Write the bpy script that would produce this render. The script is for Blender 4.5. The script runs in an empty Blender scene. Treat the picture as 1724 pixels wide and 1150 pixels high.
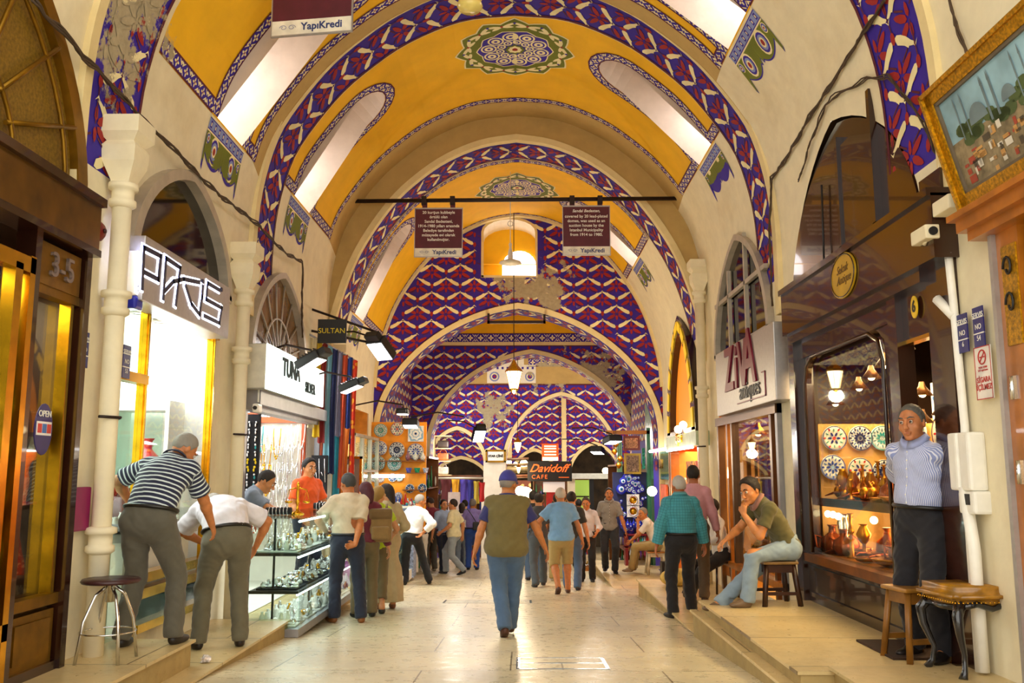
import bpy, bmesh, math, random
import numpy as np
from math import sin, cos, pi, radians, sqrt, atan2
from mathutils import Vector, Matrix
from mathutils.geometry import delaunay_2d_cdt, tessellate_polygon
random.seed(7)
rng = np.random.default_rng(11)
SC = bpy.context.scene
COL = SC.collection

# ------------------------------------------------------------------ camera
cam_d = bpy.data.cameras.new('camera')
cam_d.sensor_width = 36
cam_d.lens = 36 * 1500 / 1724
cam_d.clip_start = 0.05
cam = bpy.data.objects.new('camera', cam_d)
COL.objects.link(cam)
cam.location = (0.1, 0, 1.5)
cam.rotation_euler = (pi / 2 + math.atan(220 / 1500), 0, math.atan(18 / 1516))
SC.camera = cam

# ------------------------------------------------------------------ world, exposure
W = bpy.data.worlds.new('world')
SC.world = W
W.use_nodes = True
bg = W.node_tree.nodes['Background']
bg.inputs[0].default_value = (1.0, 0.955, 0.86, 1)
bg.inputs[1].default_value = 2.3
SC.view_settings.view_transform = 'Standard'
SC.view_settings.look = 'None'
SC.view_settings.gamma = 1
SC.view_settings.use_curve_mapping = False
SC.view_settings.exposure = 0.28
SC.cycles.use_denoising = True
SC.cycles.max_bounces = 8
SC.cycles.diffuse_bounces = 5
SC.cycles.glossy_bounces = 4
SC.cycles.transparent_max_bounces = 24
SC.cycles.sample_clamp_indirect = 6
SC.cycles.caustics_reflective = False
SC.cycles.caustics_refractive = False

def lamp(kind, loc, power, color=(1, .9, .75), size=.3, rot=(0, 0, 0), size_y=None, spot=None, parent=None):
    d = bpy.data.lights.new('lamp_light', kind)
    d.energy = power
    d.color = color
    if kind == 'AREA':
        d.size = size
        if size_y:
            d.shape = 'RECTANGLE'
            d.size_y = size_y
    else:
        d.shadow_soft_size = size
    if spot:
        d.spot_size = spot
        d.spot_blend = .6
    o = bpy.data.objects.new('lamp_light', d)
    o.location = loc
    o.rotation_euler = rot
    COL.objects.link(o)
    if parent:
        o.parent = parent
    return o

# large lights inside the shops, most under their ceilings (each shop's own fluorescent and halogen lighting), two added low as window glow
WARM = (1, .80, .52)
COOL = (.95, 1, 1)
lamp('AREA', (-3.9, 8.0, 2.85), 62, COOL, 1.5, (0, 0, 0), 1.8)
lamp('AREA', (-3.75, 11.9, 2.4), 50, COOL, 1.2, (0, 0, 0), 3.0)
lamp('AREA', (-3.9, 5.2, 2.8), 45, WARM, 1.2, (0, 0, 0), 1.6)
lamp('AREA', (3.55, 8.2, 2.62), 110, (1, .70, .36), .8, (0, 0, 0), 2.4)
lamp('AREA', (3.75, 8.2, .95), 34, (1, .58, .2), .36, (0, pi / 2, 0), 2.1)  # added amber panel low in the window, warms the platform outside
lamp('AREA', (3.7, 11.6, .55), 30, (1, .6, .22), .5, (0, pi / 2, 0), 1.6)  # added low glow panel facing the street from the glazed shop
lamp('AREA', (3.9, 12.0, 2.2), 70, (1, .74, .42), 1.2, (0, 0, 0), 2.6)
lamp('AREA', (3.9, 16.4, 1.9), 130, (1, .72, .4), 1.2, (0, 0, 0), 2.8)
lamp('AREA', (-3.9, 16.8, 2.3), 120, COOL, 1.2, (0, 0, 0), 3.4)
lamp('AREA', (3.9, 21.5, 1.9), 90, COOL, 1.2, (0, 0, 0), 3.0)
lamp('AREA', (-3.9, 22.0, 1.9), 90, COOL, 1.2, (0, 0, 0), 3.0)

# ------------------------------------------------------------------ materials
def lin(c):
    if isinstance(c, str):
        c = [int(c[i:i + 2], 16) / 255 for i in (0, 2, 4)]
    return tuple((x / 12.92 if x <= .04045 else ((x + .055) / 1.055) ** 2.4) for x in c) + (1,)

MATS = {}
class NT:
    def __init__(s, m):
        s.t = m.node_tree
        s.n = s.t.nodes
        s.b = s.n['Principled BSDF']
        s.out = s.n['Material Output']
    def new(s, k, **kw):
        n = s.n.new(k)
        for a, v in kw.items():
            setattr(n, a, v)
        return n
    def link(s, a, b):
        s.t.links.new(a, b)
    def noise(s, scale, detail=3, rough=.55, vec=None):
        n = s.new('ShaderNodeTexNoise')
        n.inputs['Scale'].default_value = scale
        n.inputs['Detail'].default_value = detail
        n.inputs['Roughness'].default_value = rough
        if vec is None:
            vec = s.objco()
        s.link(vec, n.inputs['Vector'])
        return n.outputs['Fac']
    def objco(s):
        if not hasattr(s, '_tc'):
            s._tc = s.new('ShaderNodeTexCoord')
        return s._tc.outputs['Object']
    def ramp(s, f, stops):
        r = s.new('ShaderNodeValToRGB')
        e = r.color_ramp.elements
        while len(e) < len(stops):
            e.new(.5)
        for k, (p, c) in enumerate(stops):
            e[k].position = p
            e[k].color = c if len(c) == 4 else tuple(c) + (1,)
        s.link(f, r.inputs[0])
        return r.outputs[0]
    def mix(s, f, a, b, mode='MIX'):
        m = s.new('ShaderNodeMix', data_type='RGBA', blend_type=mode)
        for v, k in ((f, 0), (a, 6), (b, 7)):
            if hasattr(v, 'is_linked') or hasattr(v, 'links'):
                s.link(v, m.inputs[k])
            elif k == 0:
                m.inputs[0].default_value = v
            else:
                m.inputs[k].default_value = v
        return m.outputs[2]
    def math(s, op, a, b=0.0, c=None, clamp=False):
        m = s.new('ShaderNodeMath', operation=op, use_clamp=clamp)
        for k, v in enumerate((a, b) if c is None else (a, b, c)):
            if hasattr(v, 'links'):
                s.link(v, m.inputs[k])
            else:
                m.inputs[k].default_value = v
        return m.outputs[0]
    def sepxyz(s, v):
        x = s.new('ShaderNodeSeparateXYZ')
        s.link(v, x.inputs[0])
        return x.outputs
    def bump(s, h, strength=.3, dist=.01):
        b = s.new('ShaderNodeBump')
        b.inputs['Strength'].default_value = strength
        b.inputs['Distance'].default_value = dist
        s.link(h, b.inputs['Height'])
        s.link(b.outputs[0], s.b.inputs['Normal'])

def mat(name, c, rough=.6, metal=0, var=.12, scale=6, emis=0, bump=0, spec=None, coat=0, ecol=None):
    """A surface whose colour wanders a little with noise (dust, weave, wear)."""
    if name in MATS:
        return MATS[name]
    m = bpy.data.materials.new(name)
    m.use_nodes = True
    t = NT(m)
    c = lin(c)
    t.b.inputs['Roughness'].default_value = rough
    t.b.inputs['Metallic'].default_value = metal
    if spec is not None:
        t.b.inputs['Specular IOR Level'].default_value = spec
    if coat:
        t.b.inputs['Coat Weight'].default_value = coat
    if emis:
        t.b.inputs['Base Color'].default_value = c
        t.b.inputs['Emission Color'].default_value = lin(ecol) if ecol else c
        t.b.inputs['Emission Strength'].default_value = emis
    else:
        f = t.noise(scale)
        d = tuple(x * (1 - 1.6 * var) for x in c[:3]) + (1,)
        l = tuple(min(1, x * (1 + var)) for x in c[:3]) + (1,)
        t.link(t.ramp(f, [(.3, d), (.7, l)]), t.b.inputs['Base Color'])
    if bump:
        t.bump(t.noise(scale * 6, 4), bump)
    MATS[name] = m
    return m

WEAR = [((0.1, 19.1, 5.45), 1.25), ((2.2, 26, 4.3), 1.6), ((-.9, 30, 3.6), 1.3), ((1.0, 30, 4.9), 1.4), ((2.9, 26, 3.2), .9), ((.6, 19.1, 5.4), 1.1),
        ((-3.0, 6.6, 5.0), 1.1), ((-2.5, 6.6, 6.2), 1.5), ((2.7, 13.6, 5.6), .55)]
def painted(name, c, rough=.75, worn='b9ab8c', strength=1.0, var=.1):
    """Paint on plaster, flaked off to the plaster in the damp patches of the real walls."""
    if name in MATS:
        return MATS[name]
    m = bpy.data.materials.new(name)
    m.use_nodes = True
    t = NT(m)
    c = lin(c)
    t.b.inputs['Roughness'].default_value = rough
    co = t.objco()
    f = t.noise(2.5, 4)
    base = t.ramp(f, [(.3, tuple(x * (1 - 1.5 * var) for x in c[:3]) + (1,)), (.7, tuple(min(1, x * (1 + var)) for x in c[:3]) + (1,))])
    tot = None
    for (p, r) in WEAR:
        d = t.new('ShaderNodeVectorMath', operation='DISTANCE')
        t.link(co, d.inputs[0])
        d.inputs[1].default_value = p
        v = t.math('SUBTRACT', 1.0, t.math('DIVIDE', d.outputs['Value'], r), clamp=True)
        tot = v if tot is None else t.math('MAXIMUM', tot, v)
    n = t.noise(3.2, 6, .7)
    k = t.math('ADD', t.math('MULTIPLY', tot, .34), n)
    mk = t.ramp(k, [(.70, (0, 0, 0)), (.74, (1, 1, 1))])
    n2 = t.noise(11, 5, .7)
    w = t.ramp(n2, [(.3, tuple(x * .72 for x in lin(worn)[:3]) + (1,)), (.7, lin(worn))])
    mk2 = t.math('MULTIPLY', mk, strength)
    t.link(t.mix(mk2, base, w), t.b.inputs['Base Color'])
    t.bump(n, .12)
    MATS[name] = m
    return m

def plaster(name, c, dirt='8f7a52', amount=.5, rough=.8):
    """Old lime plaster with yellowish damp marks."""
    if name in MATS:
        return MATS[name]
    m = bpy.data.materials.new(name)
    m.use_nodes = True
    t = NT(m)
    t.b.inputs['Roughness'].default_value = rough
    c = lin(c)
    a = t.noise(.9, 5, .65)
    b = t.noise(5, 5, .6)
    base = t.ramp(b, [(.25, tuple(x * .86 for x in c[:3]) + (1,)), (.75, c)])
    k = t.ramp(a, [(.52, (0, 0, 0)), (.78, (1, 1, 1))])
    t.link(t.mix(t.math('MULTIPLY', k, amount), base, lin(dirt)), t.b.inputs['Base Color'])
    t.bump(t.noise(30, 4), .10)
    MATS[name] = m
    return m

def glass(name='glass_pane', tint=(.95, .98, .97), refl=.7, opac=0.035):
    if name in MATS:
        return MATS[name]
    m = bpy.data.materials.new(name)
    m.use_nodes = True
    t = m.node_tree
    n = t.nodes
    n.clear()
    out = n.new('ShaderNodeOutputMaterial')
    tr = n.new('ShaderNodeBsdfTransparent')
    tr.inputs[0].default_value = tint + (1,)
    gl = n.new('ShaderNodeBsdfGlossy')
    gl.inputs['Roughness'].default_value = .02
    fr0 = n.new('ShaderNodeLayerWeight')
    fr0.inputs['Blend'].default_value = .5
    fr = n.new('ShaderNodeMath')
    fr.operation = 'POWER'
    fr.inputs[1].default_value = 4.0
    t.links.new(fr0.outputs['Facing'], fr.inputs[0])
    mu = n.new('ShaderNodeMath')
    mu.operation = 'MULTIPLY_ADD'
    mu.inputs[1].default_value = refl
    mu.inputs[2].default_value = opac
    mx = n.new('ShaderNodeMixShader')
    t.links.new(fr.outputs[0], mu.inputs[0])
    t.links.new(mu.outputs[0], mx.inputs[0])
    t.links.new(tr.outputs[0], mx.inputs[1])
    t.links.new(gl.outputs[0], mx.inputs[2])
    t.links.new(mx.outputs[0], out.inputs[0])
    MATS[name] = m
    return m

CREAM = plaster('cream_plaster', 'f3e8c8', 'c0a468', .4)
WHITEP = plaster('white_plaster', 'f4eee0', 'b0a078', .3)
TAN = plaster('tan_plaster', 'c8a868', '98804c', .5)
PINK = plaster('reveal_plaster', 'd9c6b4', 'a08c78', .5)
YEL = painted('ochre_paint', 'f6bc08', worn='c9b184', strength=.6, var=.06)
BLUE = painted('cobalt_paint', '33189e')
RED = painted('brick_red_paint', '9c1c1c')
DRED = painted('dark_red_paint', '5a1228')
BIRD = painted('cream_leaf_paint', 'f3e6b4')
GRN = painted('olive_paint', '6b7416')
LBL = painted('pale_blue_paint', '8795cc')
EDGE = plaster('arch_edge_plaster', 'f0dca6', 'b79a5e', .4)
IRON = mat('dark_iron', '2a1a16', .5, .4)
BRASS = mat('polished_brass', 'd8a520', .22, 1, .15, 8)
OLDBRASS = mat('dull_brass', '8a6414', .4, .8, .2, 5)
STEEL = mat('chromed_steel', 'd8d8d8', .15, 1, .05)
WHITE = mat('white_enamel', 'f4f2ea', .4, 0, .05)
BLACK = mat('black_plastic', '141416', .45, 0, .1)
GREYM = mat('grey_metal', '9a9aa0', .4, .5, .08)
SILVERM = mat('brushed_aluminium', 'b4afac', .4, .6, .05, 20)
DWOOD = mat('dark_lacquered_wood', '2c140a', .22, 0, .25, 4, coat=.4)
WOOD = mat('brown_wood', '7a4414', .35, 0, .25, 5, coat=.2)
OWOOD = mat('orange_wood', 'b0681a', .35, 0, .2, 5, coat=.3)
GLASS = glass()
GLASSG = glass('green_tinted_glass', (.86, .96, .92), .7, .035)
GLASSD = glass('reflecting_glass', (.86, .86, .86), .8, .06)
TUBE = mat('lit_tube', 'ffffff', emis=9)
BULB = mat('lit_warm_bulb', 'ffe2a8', emis=14)

# ------------------------------------------------------------------ mesh helpers
class MB:
    """Collects shapes, builds ONE mesh object."""
    def __init__(s):
        s.v = []
        s.f = []
        s.m = []
        s.sm = []
    def add(s, vs, fs, m=0, smooth=False):
        o = len(s.v)
        s.v.extend([tuple(p) for p in vs])
        for f in fs:
            s.f.append([i + o for i in f])
            s.m.append(m)
            s.sm.append(smooth)
        return s
    def box(s, a, b, m=0, M=None):
        (x0, y0, z0), (x1, y1, z1) = a, b
        vs = [Vector(p) for p in ((x0, y0, z0), (x1, y0, z0), (x1, y1, z0), (x0, y1, z0), (x0, y0, z1), (x1, y0, z1), (x1, y1, z1), (x0, y1, z1))]
        if M:
            vs = [M @ p for p in vs]
        return s.add(vs, [(3, 2, 1, 0), (4, 5, 6, 7), (0, 1, 5, 4), (1, 2, 6, 5), (2, 3, 7, 6), (3, 0, 4, 7)], m)
    def rbox(s, a, b, r=.01, m=0, M=None):
        """box with chamfered edges"""
        bm = bmesh.new()
        bmesh.ops.create_cube(bm, size=1)
        for v in bm.verts:
            for k in range(3):
                v.co[k] = a[k] if v.co[k] < 0 else b[k]
        bmesh.ops.bevel(bm, geom=list(bm.edges), offset=r, segments=2, affect='EDGES', profile=.6)
        return s.bm(bm, m, M)
    def bm(s, bm, m=0, M=None, smooth=False):
        bm.verts.index_update()
        vs = [(M @ v.co) if M else v.co.copy() for v in bm.verts]
        s.add(vs, [[v.index for v in f.verts] for f in bm.faces], m, smooth)
        bm.free()
        return s
    def tube(s, pts, r, n=8, m=0, cap=True, smooth=True, closed=False):
        pts = [Vector(p) for p in pts]
        rs = r if isinstance(r, (list, tuple)) else [r] * len(pts)
        N = len(pts)
        vs = []
        up = None
        for i, p in enumerate(pts):
            if closed:
                t = pts[(i + 1) % N] - pts[i - 1]
            else:
                t = pts[min(i + 1, N - 1)] - pts[max(i - 1, 0)]
            if t.length < 1e-9:
                t = Vector((0, 0, 1))
            t.normalize()
            if up is None:
                up = Vector((0, 0, 1)) if abs(t.z) < .9 else Vector((0, 1, 0))
            a = t.cross(up)
            if a.length < 1e-6:
                a = t.cross(Vector((1, 0, 0)))
            a.normalize()
            b = a.cross(t)
            up = b
            for k in range(n):
                w = 2 * pi * k / n
                vs.append(p + a * (cos(w) * rs[i]) + b * (sin(w) * rs[i]))
        fs = []
        for i in range(N - (0 if closed else 1)):
            j = (i + 1) % N
            for k in range(n):
                fs.append((i * n + k, i * n + (k + 1) % n, j * n + (k + 1) % n, j * n + k))
        s.add(vs, fs, m, smooth)
        if cap and not closed:
            o = len(s.v) - len(vs)
            s.f.append([o + k for k in reversed(range(n))]); s.m.append(m); s.sm.append(False)
            s.f.append([o + (N - 1) * n + k for k in range(n)]); s.m.append(m); s.sm.append(False)
        return s
    def lathe(s, prof, c=(0, 0, 0), n=16, m=0, M=None, smooth=True, ax='z'):
        """prof: list of (r, h)"""
        vs = []
        for (r, h) in prof:
            for k in range(n):
                w = 2 * pi * k / n
                p = Vector((r * cos(w), r * sin(w), h))
                if ax == 'y':
                    p = Vector((p.x, h, p.y))
                elif ax == 'x':
                    p = Vector((h, p.x, p.y))
                p += Vector(c)
                vs.append(M @ p if M else p)
        fs = []
        for i in range(len(prof) - 1):
            for k in range(n):
                fs.append((i * n + k, i * n + (k + 1) % n, (i + 1) * n + (k + 1) % n, (i + 1) * n + k))
        s.add(vs, fs, m, smooth)
        o = len(s.v) - len(vs)
        if prof[0][0] > 1e-5:
            s.f.append([o + k for k in reversed(range(n))]); s.m.append(m); s.sm.append(False)
        if prof[-1][0] > 1e-5:
            s.f.append([o + (len(prof) - 1) * n + k for k in range(n)]); s.m.append(m); s.sm.append(False)
        return s
    def ball(s, c, r, n=10, m=0):
        r = r if isinstance(r, (tuple, list)) else (r, r, r)
        k = max(5, n // 2 + 1)
        vs = [(c[0], c[1], c[2] - r[2])]
        for i in range(1, k):
            t = -pi / 2 + pi * i / k
            for j in range(n):
                w = 2 * pi * j / n
                vs.append((c[0] + r[0] * cos(t) * cos(w), c[1] + r[1] * cos(t) * sin(w), c[2] + r[2] * sin(t)))
        vs.append((c[0], c[1], c[2] + r[2]))
        fs = [(0, 1 + (j + 1) % n, 1 + j) for j in range(n)]
        for i in range(k - 2):
            for j in range(n):
                a = 1 + i * n
                fs.append((a + j, a + (j + 1) % n, a + n + (j + 1) % n, a + n + j))
        L = len(vs) - 1
        fs += [(L, L - n + j, L - n + (j + 1) % n) for j in range(n)]
        return s.add(vs, fs, m, True)
    def prism(s, pts, d, m=0, closed=True):
        """pts: 3D polygon, d: extrusion vector"""
        pts = [Vector(p) for p in pts]
        d = Vector(d)
        n = len(pts)
        tri = tessellate_polygon([pts])
        o = len(s.v)
        s.v.extend([tuple(p) for p in pts] + [tuple(p + d) for p in pts])
        for t in tri:
            s.f.append([o + t[0], o + t[1], o + t[2]]); s.m.append(m); s.sm.append(False)
            s.f.append([o + n + t[2], o + n + t[1], o + n + t[0]]); s.m.append(m); s.sm.append(False)
        for i in range(n):
            j = (i + 1) % n
            s.f.append([o + i, o + j, o + n + j, o + n + i]); s.m.append(m); s.sm.append(False)
        return s
    def build(s, name, mats, parent=None, loc=None, recalc=True):
        me = bpy.data.meshes.new(name)
        me.from_pydata(s.v, [], s.f)
        mats = mats if isinstance(mats, (list, tuple)) else [mats]
        for m in mats:
            me.materials.append(m)
        me.polygons.foreach_set('material_index', s.m)
        me.polygons.foreach_set('use_smooth', s.sm)
        if recalc:
            bm = bmesh.new()
            bm.from_mesh(me)
            bmesh.ops.recalc_face_normals(bm, faces=bm.faces)
            bm.to_mesh(me)
            bm.free()
        me.update()
        o = bpy.data.objects.new(name, me)
        COL.objects.link(o)
        if parent:
            o.parent = parent
        if loc:
            o.location = loc
        return o

def tag(o, label=None, cat=None, group=None, kind=None):
    if label: o['label'] = label
    if cat: o['category'] = cat
    if group: o['group'] = group
    if kind: o['kind'] = kind
    return o

def thing(name, label, cat, loc=(0, 0, 0), rz=0, group=None):
    o = bpy.data.objects.new(name, None)
    o.empty_display_size = .1
    o.location = loc
    o.rotation_euler = (0, 0, rz)
    COL.objects.link(o)
    return tag(o, label, cat, group)

def struct(name, mb, mats, label=None, recalc=True):
    o = mb.build(name, mats, recalc=recalc)
    return tag(o, label, None, None, 'structure')

def children(o):
    return list(o.children)

def copy_tree(o, loc=None, rz=None, label=None, parent=None, scale=None):
    c = o.copy()
    COL.objects.link(c)
    c.parent = parent
    for ch in children(o):
        copy_tree(ch, parent=c)
    if loc is not None: c.location = loc
    if rz is not None: c.rotation_euler = (0, 0, rz)
    if scale is not None: c.scale = (scale,) * 3
    if label: c['label'] = label
    return c

def text(name, body, size, mats, M, parent=None, depth=.004, align='CENTER', shear=0, sx=1.0, spacing=1.0, lines=1.0, offset=0):
    """lettering as a mesh; M: 4x4 placing local x=reading direction, y=up, z=towards the reader"""
    cu = bpy.data.curves.new(name, 'FONT')
    cu.body = body
    cu.size = size
    cu.extrude = depth
    cu.align_x = align
    cu.align_y = 'CENTER'
    cu.shear = shear
    cu.space_character = spacing
    cu.space_line = lines
    cu.offset = offset
    cu.resolution_u = 3
    t = bpy.data.objects.new(name, cu)
    COL.objects.link(t)
    bpy.context.view_layer.update()
    me = bpy.data.meshes.new_from_object(t)
    bpy.data.objects.remove(t)
    me.transform(Matrix.Diagonal((sx, 1, 1, 1)))
    me.transform(M)
    me.materials.clear()
    me.materials.append(mats)
    o = bpy.data.objects.new(name, me)
    COL.objects.link(o)
    if parent: o.parent = parent
    return o

def frameM(p, xdir, up=(0, 0, 1)):
    x = Vector(xdir).normalized()
    u = Vector(up)
    z = x.cross(u).normalized()
    u = z.cross(x)
    return Matrix(((x.x, u.x, z.x, p[0]), (x.y, u.y, z.y, p[1]), (x.z, u.z, z.z, p[2]), (0, 0, 0, 1)))

def floor_z(y):
    return .35 - .055 * y
# ================================================================== the vault and the walls
def az(u, H, sharp=.15):
    u = min(1, abs(u))
    return H * ((1 - sharp) * sqrt(max(0, 1 - u * u)) + sharp * (1 - u))

def arch_pts(c, hw, z0, H, n=20, sharp=.15, grow=0):
    """pointed arch outline from the left foot over the apex to the right foot"""
    o = []
    for i in range(n + 1):
        a = pi - pi * i / n
        u = cos(a)
        o.append((c + (hw + grow) * u, z0 + az(u, H + grow, sharp)))
    return o

class Bay:
    def __init__(b, Y0, Y1, crown, table, xw=3.1):
        b.Y0, b.Y1, b.crown, b.xw = Y0, Y1, crown, xw
        # dense profile
        xs = np.array([t[0] for t in table]); zs = np.array([t[1] for t in table])
        # smooth through points
        t = np.linspace(0, 1, len(xs)); tt = np.linspace(0, 1, 121)
        def cr(v):
            o = []
            n = len(v)
            for q in tt:
                p = q * (n - 1); i = min(int(p), n - 2); f = p - i
                p0 = v[max(i - 1, 0)] if i > 0 else (v[0] * 2 - v[1]); p1 = v[i]; p2 = v[i + 1]; p3 = v[min(i + 2, n - 1)]
                o.append(.5 * ((2 * p1) + (-p0 + p2) * f + (2 * p0 - 5 * p1 + 4 * p2 - p3) * f * f + (-p0 + 3 * p1 - 3 * p2 + p3) * f ** 3))
            return np.array(o)
        b.px, b.pz = cr(xs), b.crown - cr(zs)
        d = np.hypot(np.diff(b.px), np.diff(b.pz))
        b.ps = np.concatenate([[0], np.cumsum(d)])
        b.send, b.zend = b.ps[-1], b.pz[-1]
    def xz(b, s):
        sg = -1 if s < 0 else 1
        a = abs(s)
        if a > b.send:
            return sg * b.px[-1], b.zend - (a - b.send)
        return sg * float(np.interp(a, b.ps, b.px)), float(np.interp(a, b.ps, b.pz))
    def at(b, s, Y, off=0):
        x, z = b.xz(s)
        e = .02
        x1, z1 = b.xz(s - e)
        x2, z2 = b.xz(s + e)
        tx, tz = x2 - x1, z2 - z1
        l = sqrt(tx * tx + tz * tz) or 1
        # inward normal (towards the room, down)
        nx, nz = tz / l, -tx / l
        return Vector((x + nx * off, Y, z + nz * off))
    def s_of_z(b, z):
        if z < b.zend:
            return b.send + b.zend - z
        return float(np.interp(-z, -b.pz, b.ps))
    def s_of_x(b, x):
        return float(np.interp(x, b.px, b.ps))

T_AB = [(0, 0), (.7, .08), (1.4, .38), (1.9, .74), (2.3, 1.12), (2.7, 1.66), (2.9, 2.05), (3.04, 2.6), (3.09, 3.1), (3.1, 3.6)]
T_C = [(0, 0), (.6, .1), (1.2, .36), (1.7, .72), (2.1, 1.12), (2.5, 1.7), (2.75, 2.2), (2.95, 2.8), (3.06, 3.3), (3.1, 3.9)]
BA = Bay(2.0, 10.1, 7.38, T_AB)
BB = Bay(10.1, 14.45, 7.5, T_AB)
BC = Bay(14.45, 19.1, 7.12, T_C)
SW = 4.75   # height where wall and ceiling meet

def pip(p, poly):
    x, y = p
    c = False
    n = len(poly)
    j = n - 1
    for i in range(n):
        xi, yi = poly[i]
        xj, yj = poly[j]
        if (yi > y) != (yj > y) and x < (xj - xi) * (y - yi) / (yj - yi + 1e-12) + xi:
            c = not c
        j = i
    return c

def cdt(polys, segs=()):
    vs, es = [], []
    for P in polys:
        o = len(vs)
        vs += [Vector(p) for p in P]
        es += [(o + i, o + (i + 1) % len(P)) for i in range(len(P))]
    for (a, b) in segs:
        o = len(vs)
        vs += [Vector(a), Vector(b)]
        es.append((o, o + 1))
    r = delaunay_2d_cdt(vs, es, [], 0, 1e-5)
    return r[0], r[2]

def leafpoly(c, ang, L, w, n=8, tip=1.0):
    o = []
    for i in range(n):
        a = 2 * pi * i / n
        u = L * .5 * (1 + cos(a))
        v = w * sin(a) * (1 - .25 * cos(a))
        o.append((c[0] + u * cos(ang) - v * sin(ang), c[1] + u * sin(ang) + v * cos(ang)))
    return o

BIRDP = [(.02, .015), (.07, .005), (.13, .03), (.20, .075), (.26, .13), (.315, .165), (.27, .175), (.215, .155), (.20, .165), (.15, .125), (.10, .10), (.045, .075)]
PATM = [BLUE, RED, DRED, BIRD, GRN, LBL, YEL]      # material slots 0..6 of every painted surface, then plasters
PATN = PATM + [EDGE, TAN, CREAM, PINK, WHITEP]     # 7 edge 8 tan 9 cream 10 reveal 11 white

def lattice(mb, P, inside, u0, u1, v0, v1, pu=.62, pv=.31, off=.006, phase=0):
    """the repeating painted pattern: cream winged leaves, red star flowers, dark stems"""
    def put(pts, m, o):
        c = (sum(p[0] for p in pts) / len(pts), sum(p[1] for p in pts) / len(pts))
        if inside(*c) and all(inside(c[0] + (p[0] - c[0]) * .8, c[1] + (p[1] - c[1]) * .8) for p in pts[::3]):
            mb.add([P(a, b, o) for a, b in pts], [list(range(len(pts)))], m)
    j = 0
    v = v0
    k = pu / .62
    kv = pv / .31
    while v < v1 + pv:
        u = u0 + (pu / 2 if j % 2 else 0) + phase - pu
        while u < u1 + pu:
            # stems
            put([(u - .008, v), (u + .008, v), (u + .008, v - pv), (u - .008, v - pv)], 2, off)
            # star flower above each knot of the next row
            cx, cy = u + pu / 2, v
            for a in (28, 152, -28, -152):
                put(leafpoly((cx + .03 * cos(radians(a)), cy + .03 * sin(radians(a))), radians(a), .215 * k, .036), 1, off + .001)
            put(leafpoly((cx, cy + .02), pi / 2, .12 * kv, .028, 6), 1, off + .001)
            put(leafpoly((cx, cy - .02), -pi / 2, .12 * kv, .028, 6), 1, off + .001)
            # thin dark arcs joining the flowers
            for sg in (-1, 1):
                put([(cx + sg * .05, cy - .10), (cx + sg * .18 * k, cy - .155 * kv), (cx + sg * .185 * k, cy - .14 * kv), (cx + sg * .06, cy - .085)], 2, off)
            for sg in (-1, 1):
                jit = rng.uniform(-.008, .008)
                put([(u + sg * a * k, v + b * kv + jit) for a, b in BIRDP], 3, off + .002)
            put([(u + .036 * cos(t), v + .01 + .055 * sin(t)) for t in [i * pi / 4 for i in range(8)]], 1, off + .003)
            put([(u - .05 * k, v - .15 * kv), (u, v - .10 * kv), (u + .05 * k, v - .15 * kv), (u, v - .12 * kv)], 3, off + .003)
            u += pu
        v += pv
        j += 1

def strip(mb, P, path, w0, w1, m, off):
    """ribbon along a 2D path between lateral offsets w0 and w1"""
    n = len(path)
    L, R = [], []
    for i, p in enumerate(path):
        a = path[max(i - 1, 0)]
        b = path[min(i + 1, n - 1)]
        tx, ty = b[0] - a[0], b[1] - a[1]
        l = sqrt(tx * tx + ty * ty) or 1
        nx, ny = -ty / l, tx / l
        L.append(P(p[0] + nx * w0, p[1] + ny * w0, off))
        R.append(P(p[0] + nx * w1, p[1] + ny * w1, off))
    mb.add(L + R, [(i, i + 1, n + i + 1, n + i) for i in range(n - 1)], m)

def resample(path, d):
    o = [path[0]]
    acc = 0
    for a, b in zip(path, path[1:]):
        l = sqrt((b[0] - a[0]) ** 2 + (b[1] - a[1]) ** 2)
        k = max(1, int(math.ceil(l / d)))
        for i in range(1, k + 1):
            o.append((a[0] + (b[0] - a[0]) * i / k, a[1] + (b[1] - a[1]) * i / k))
    return o

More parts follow.
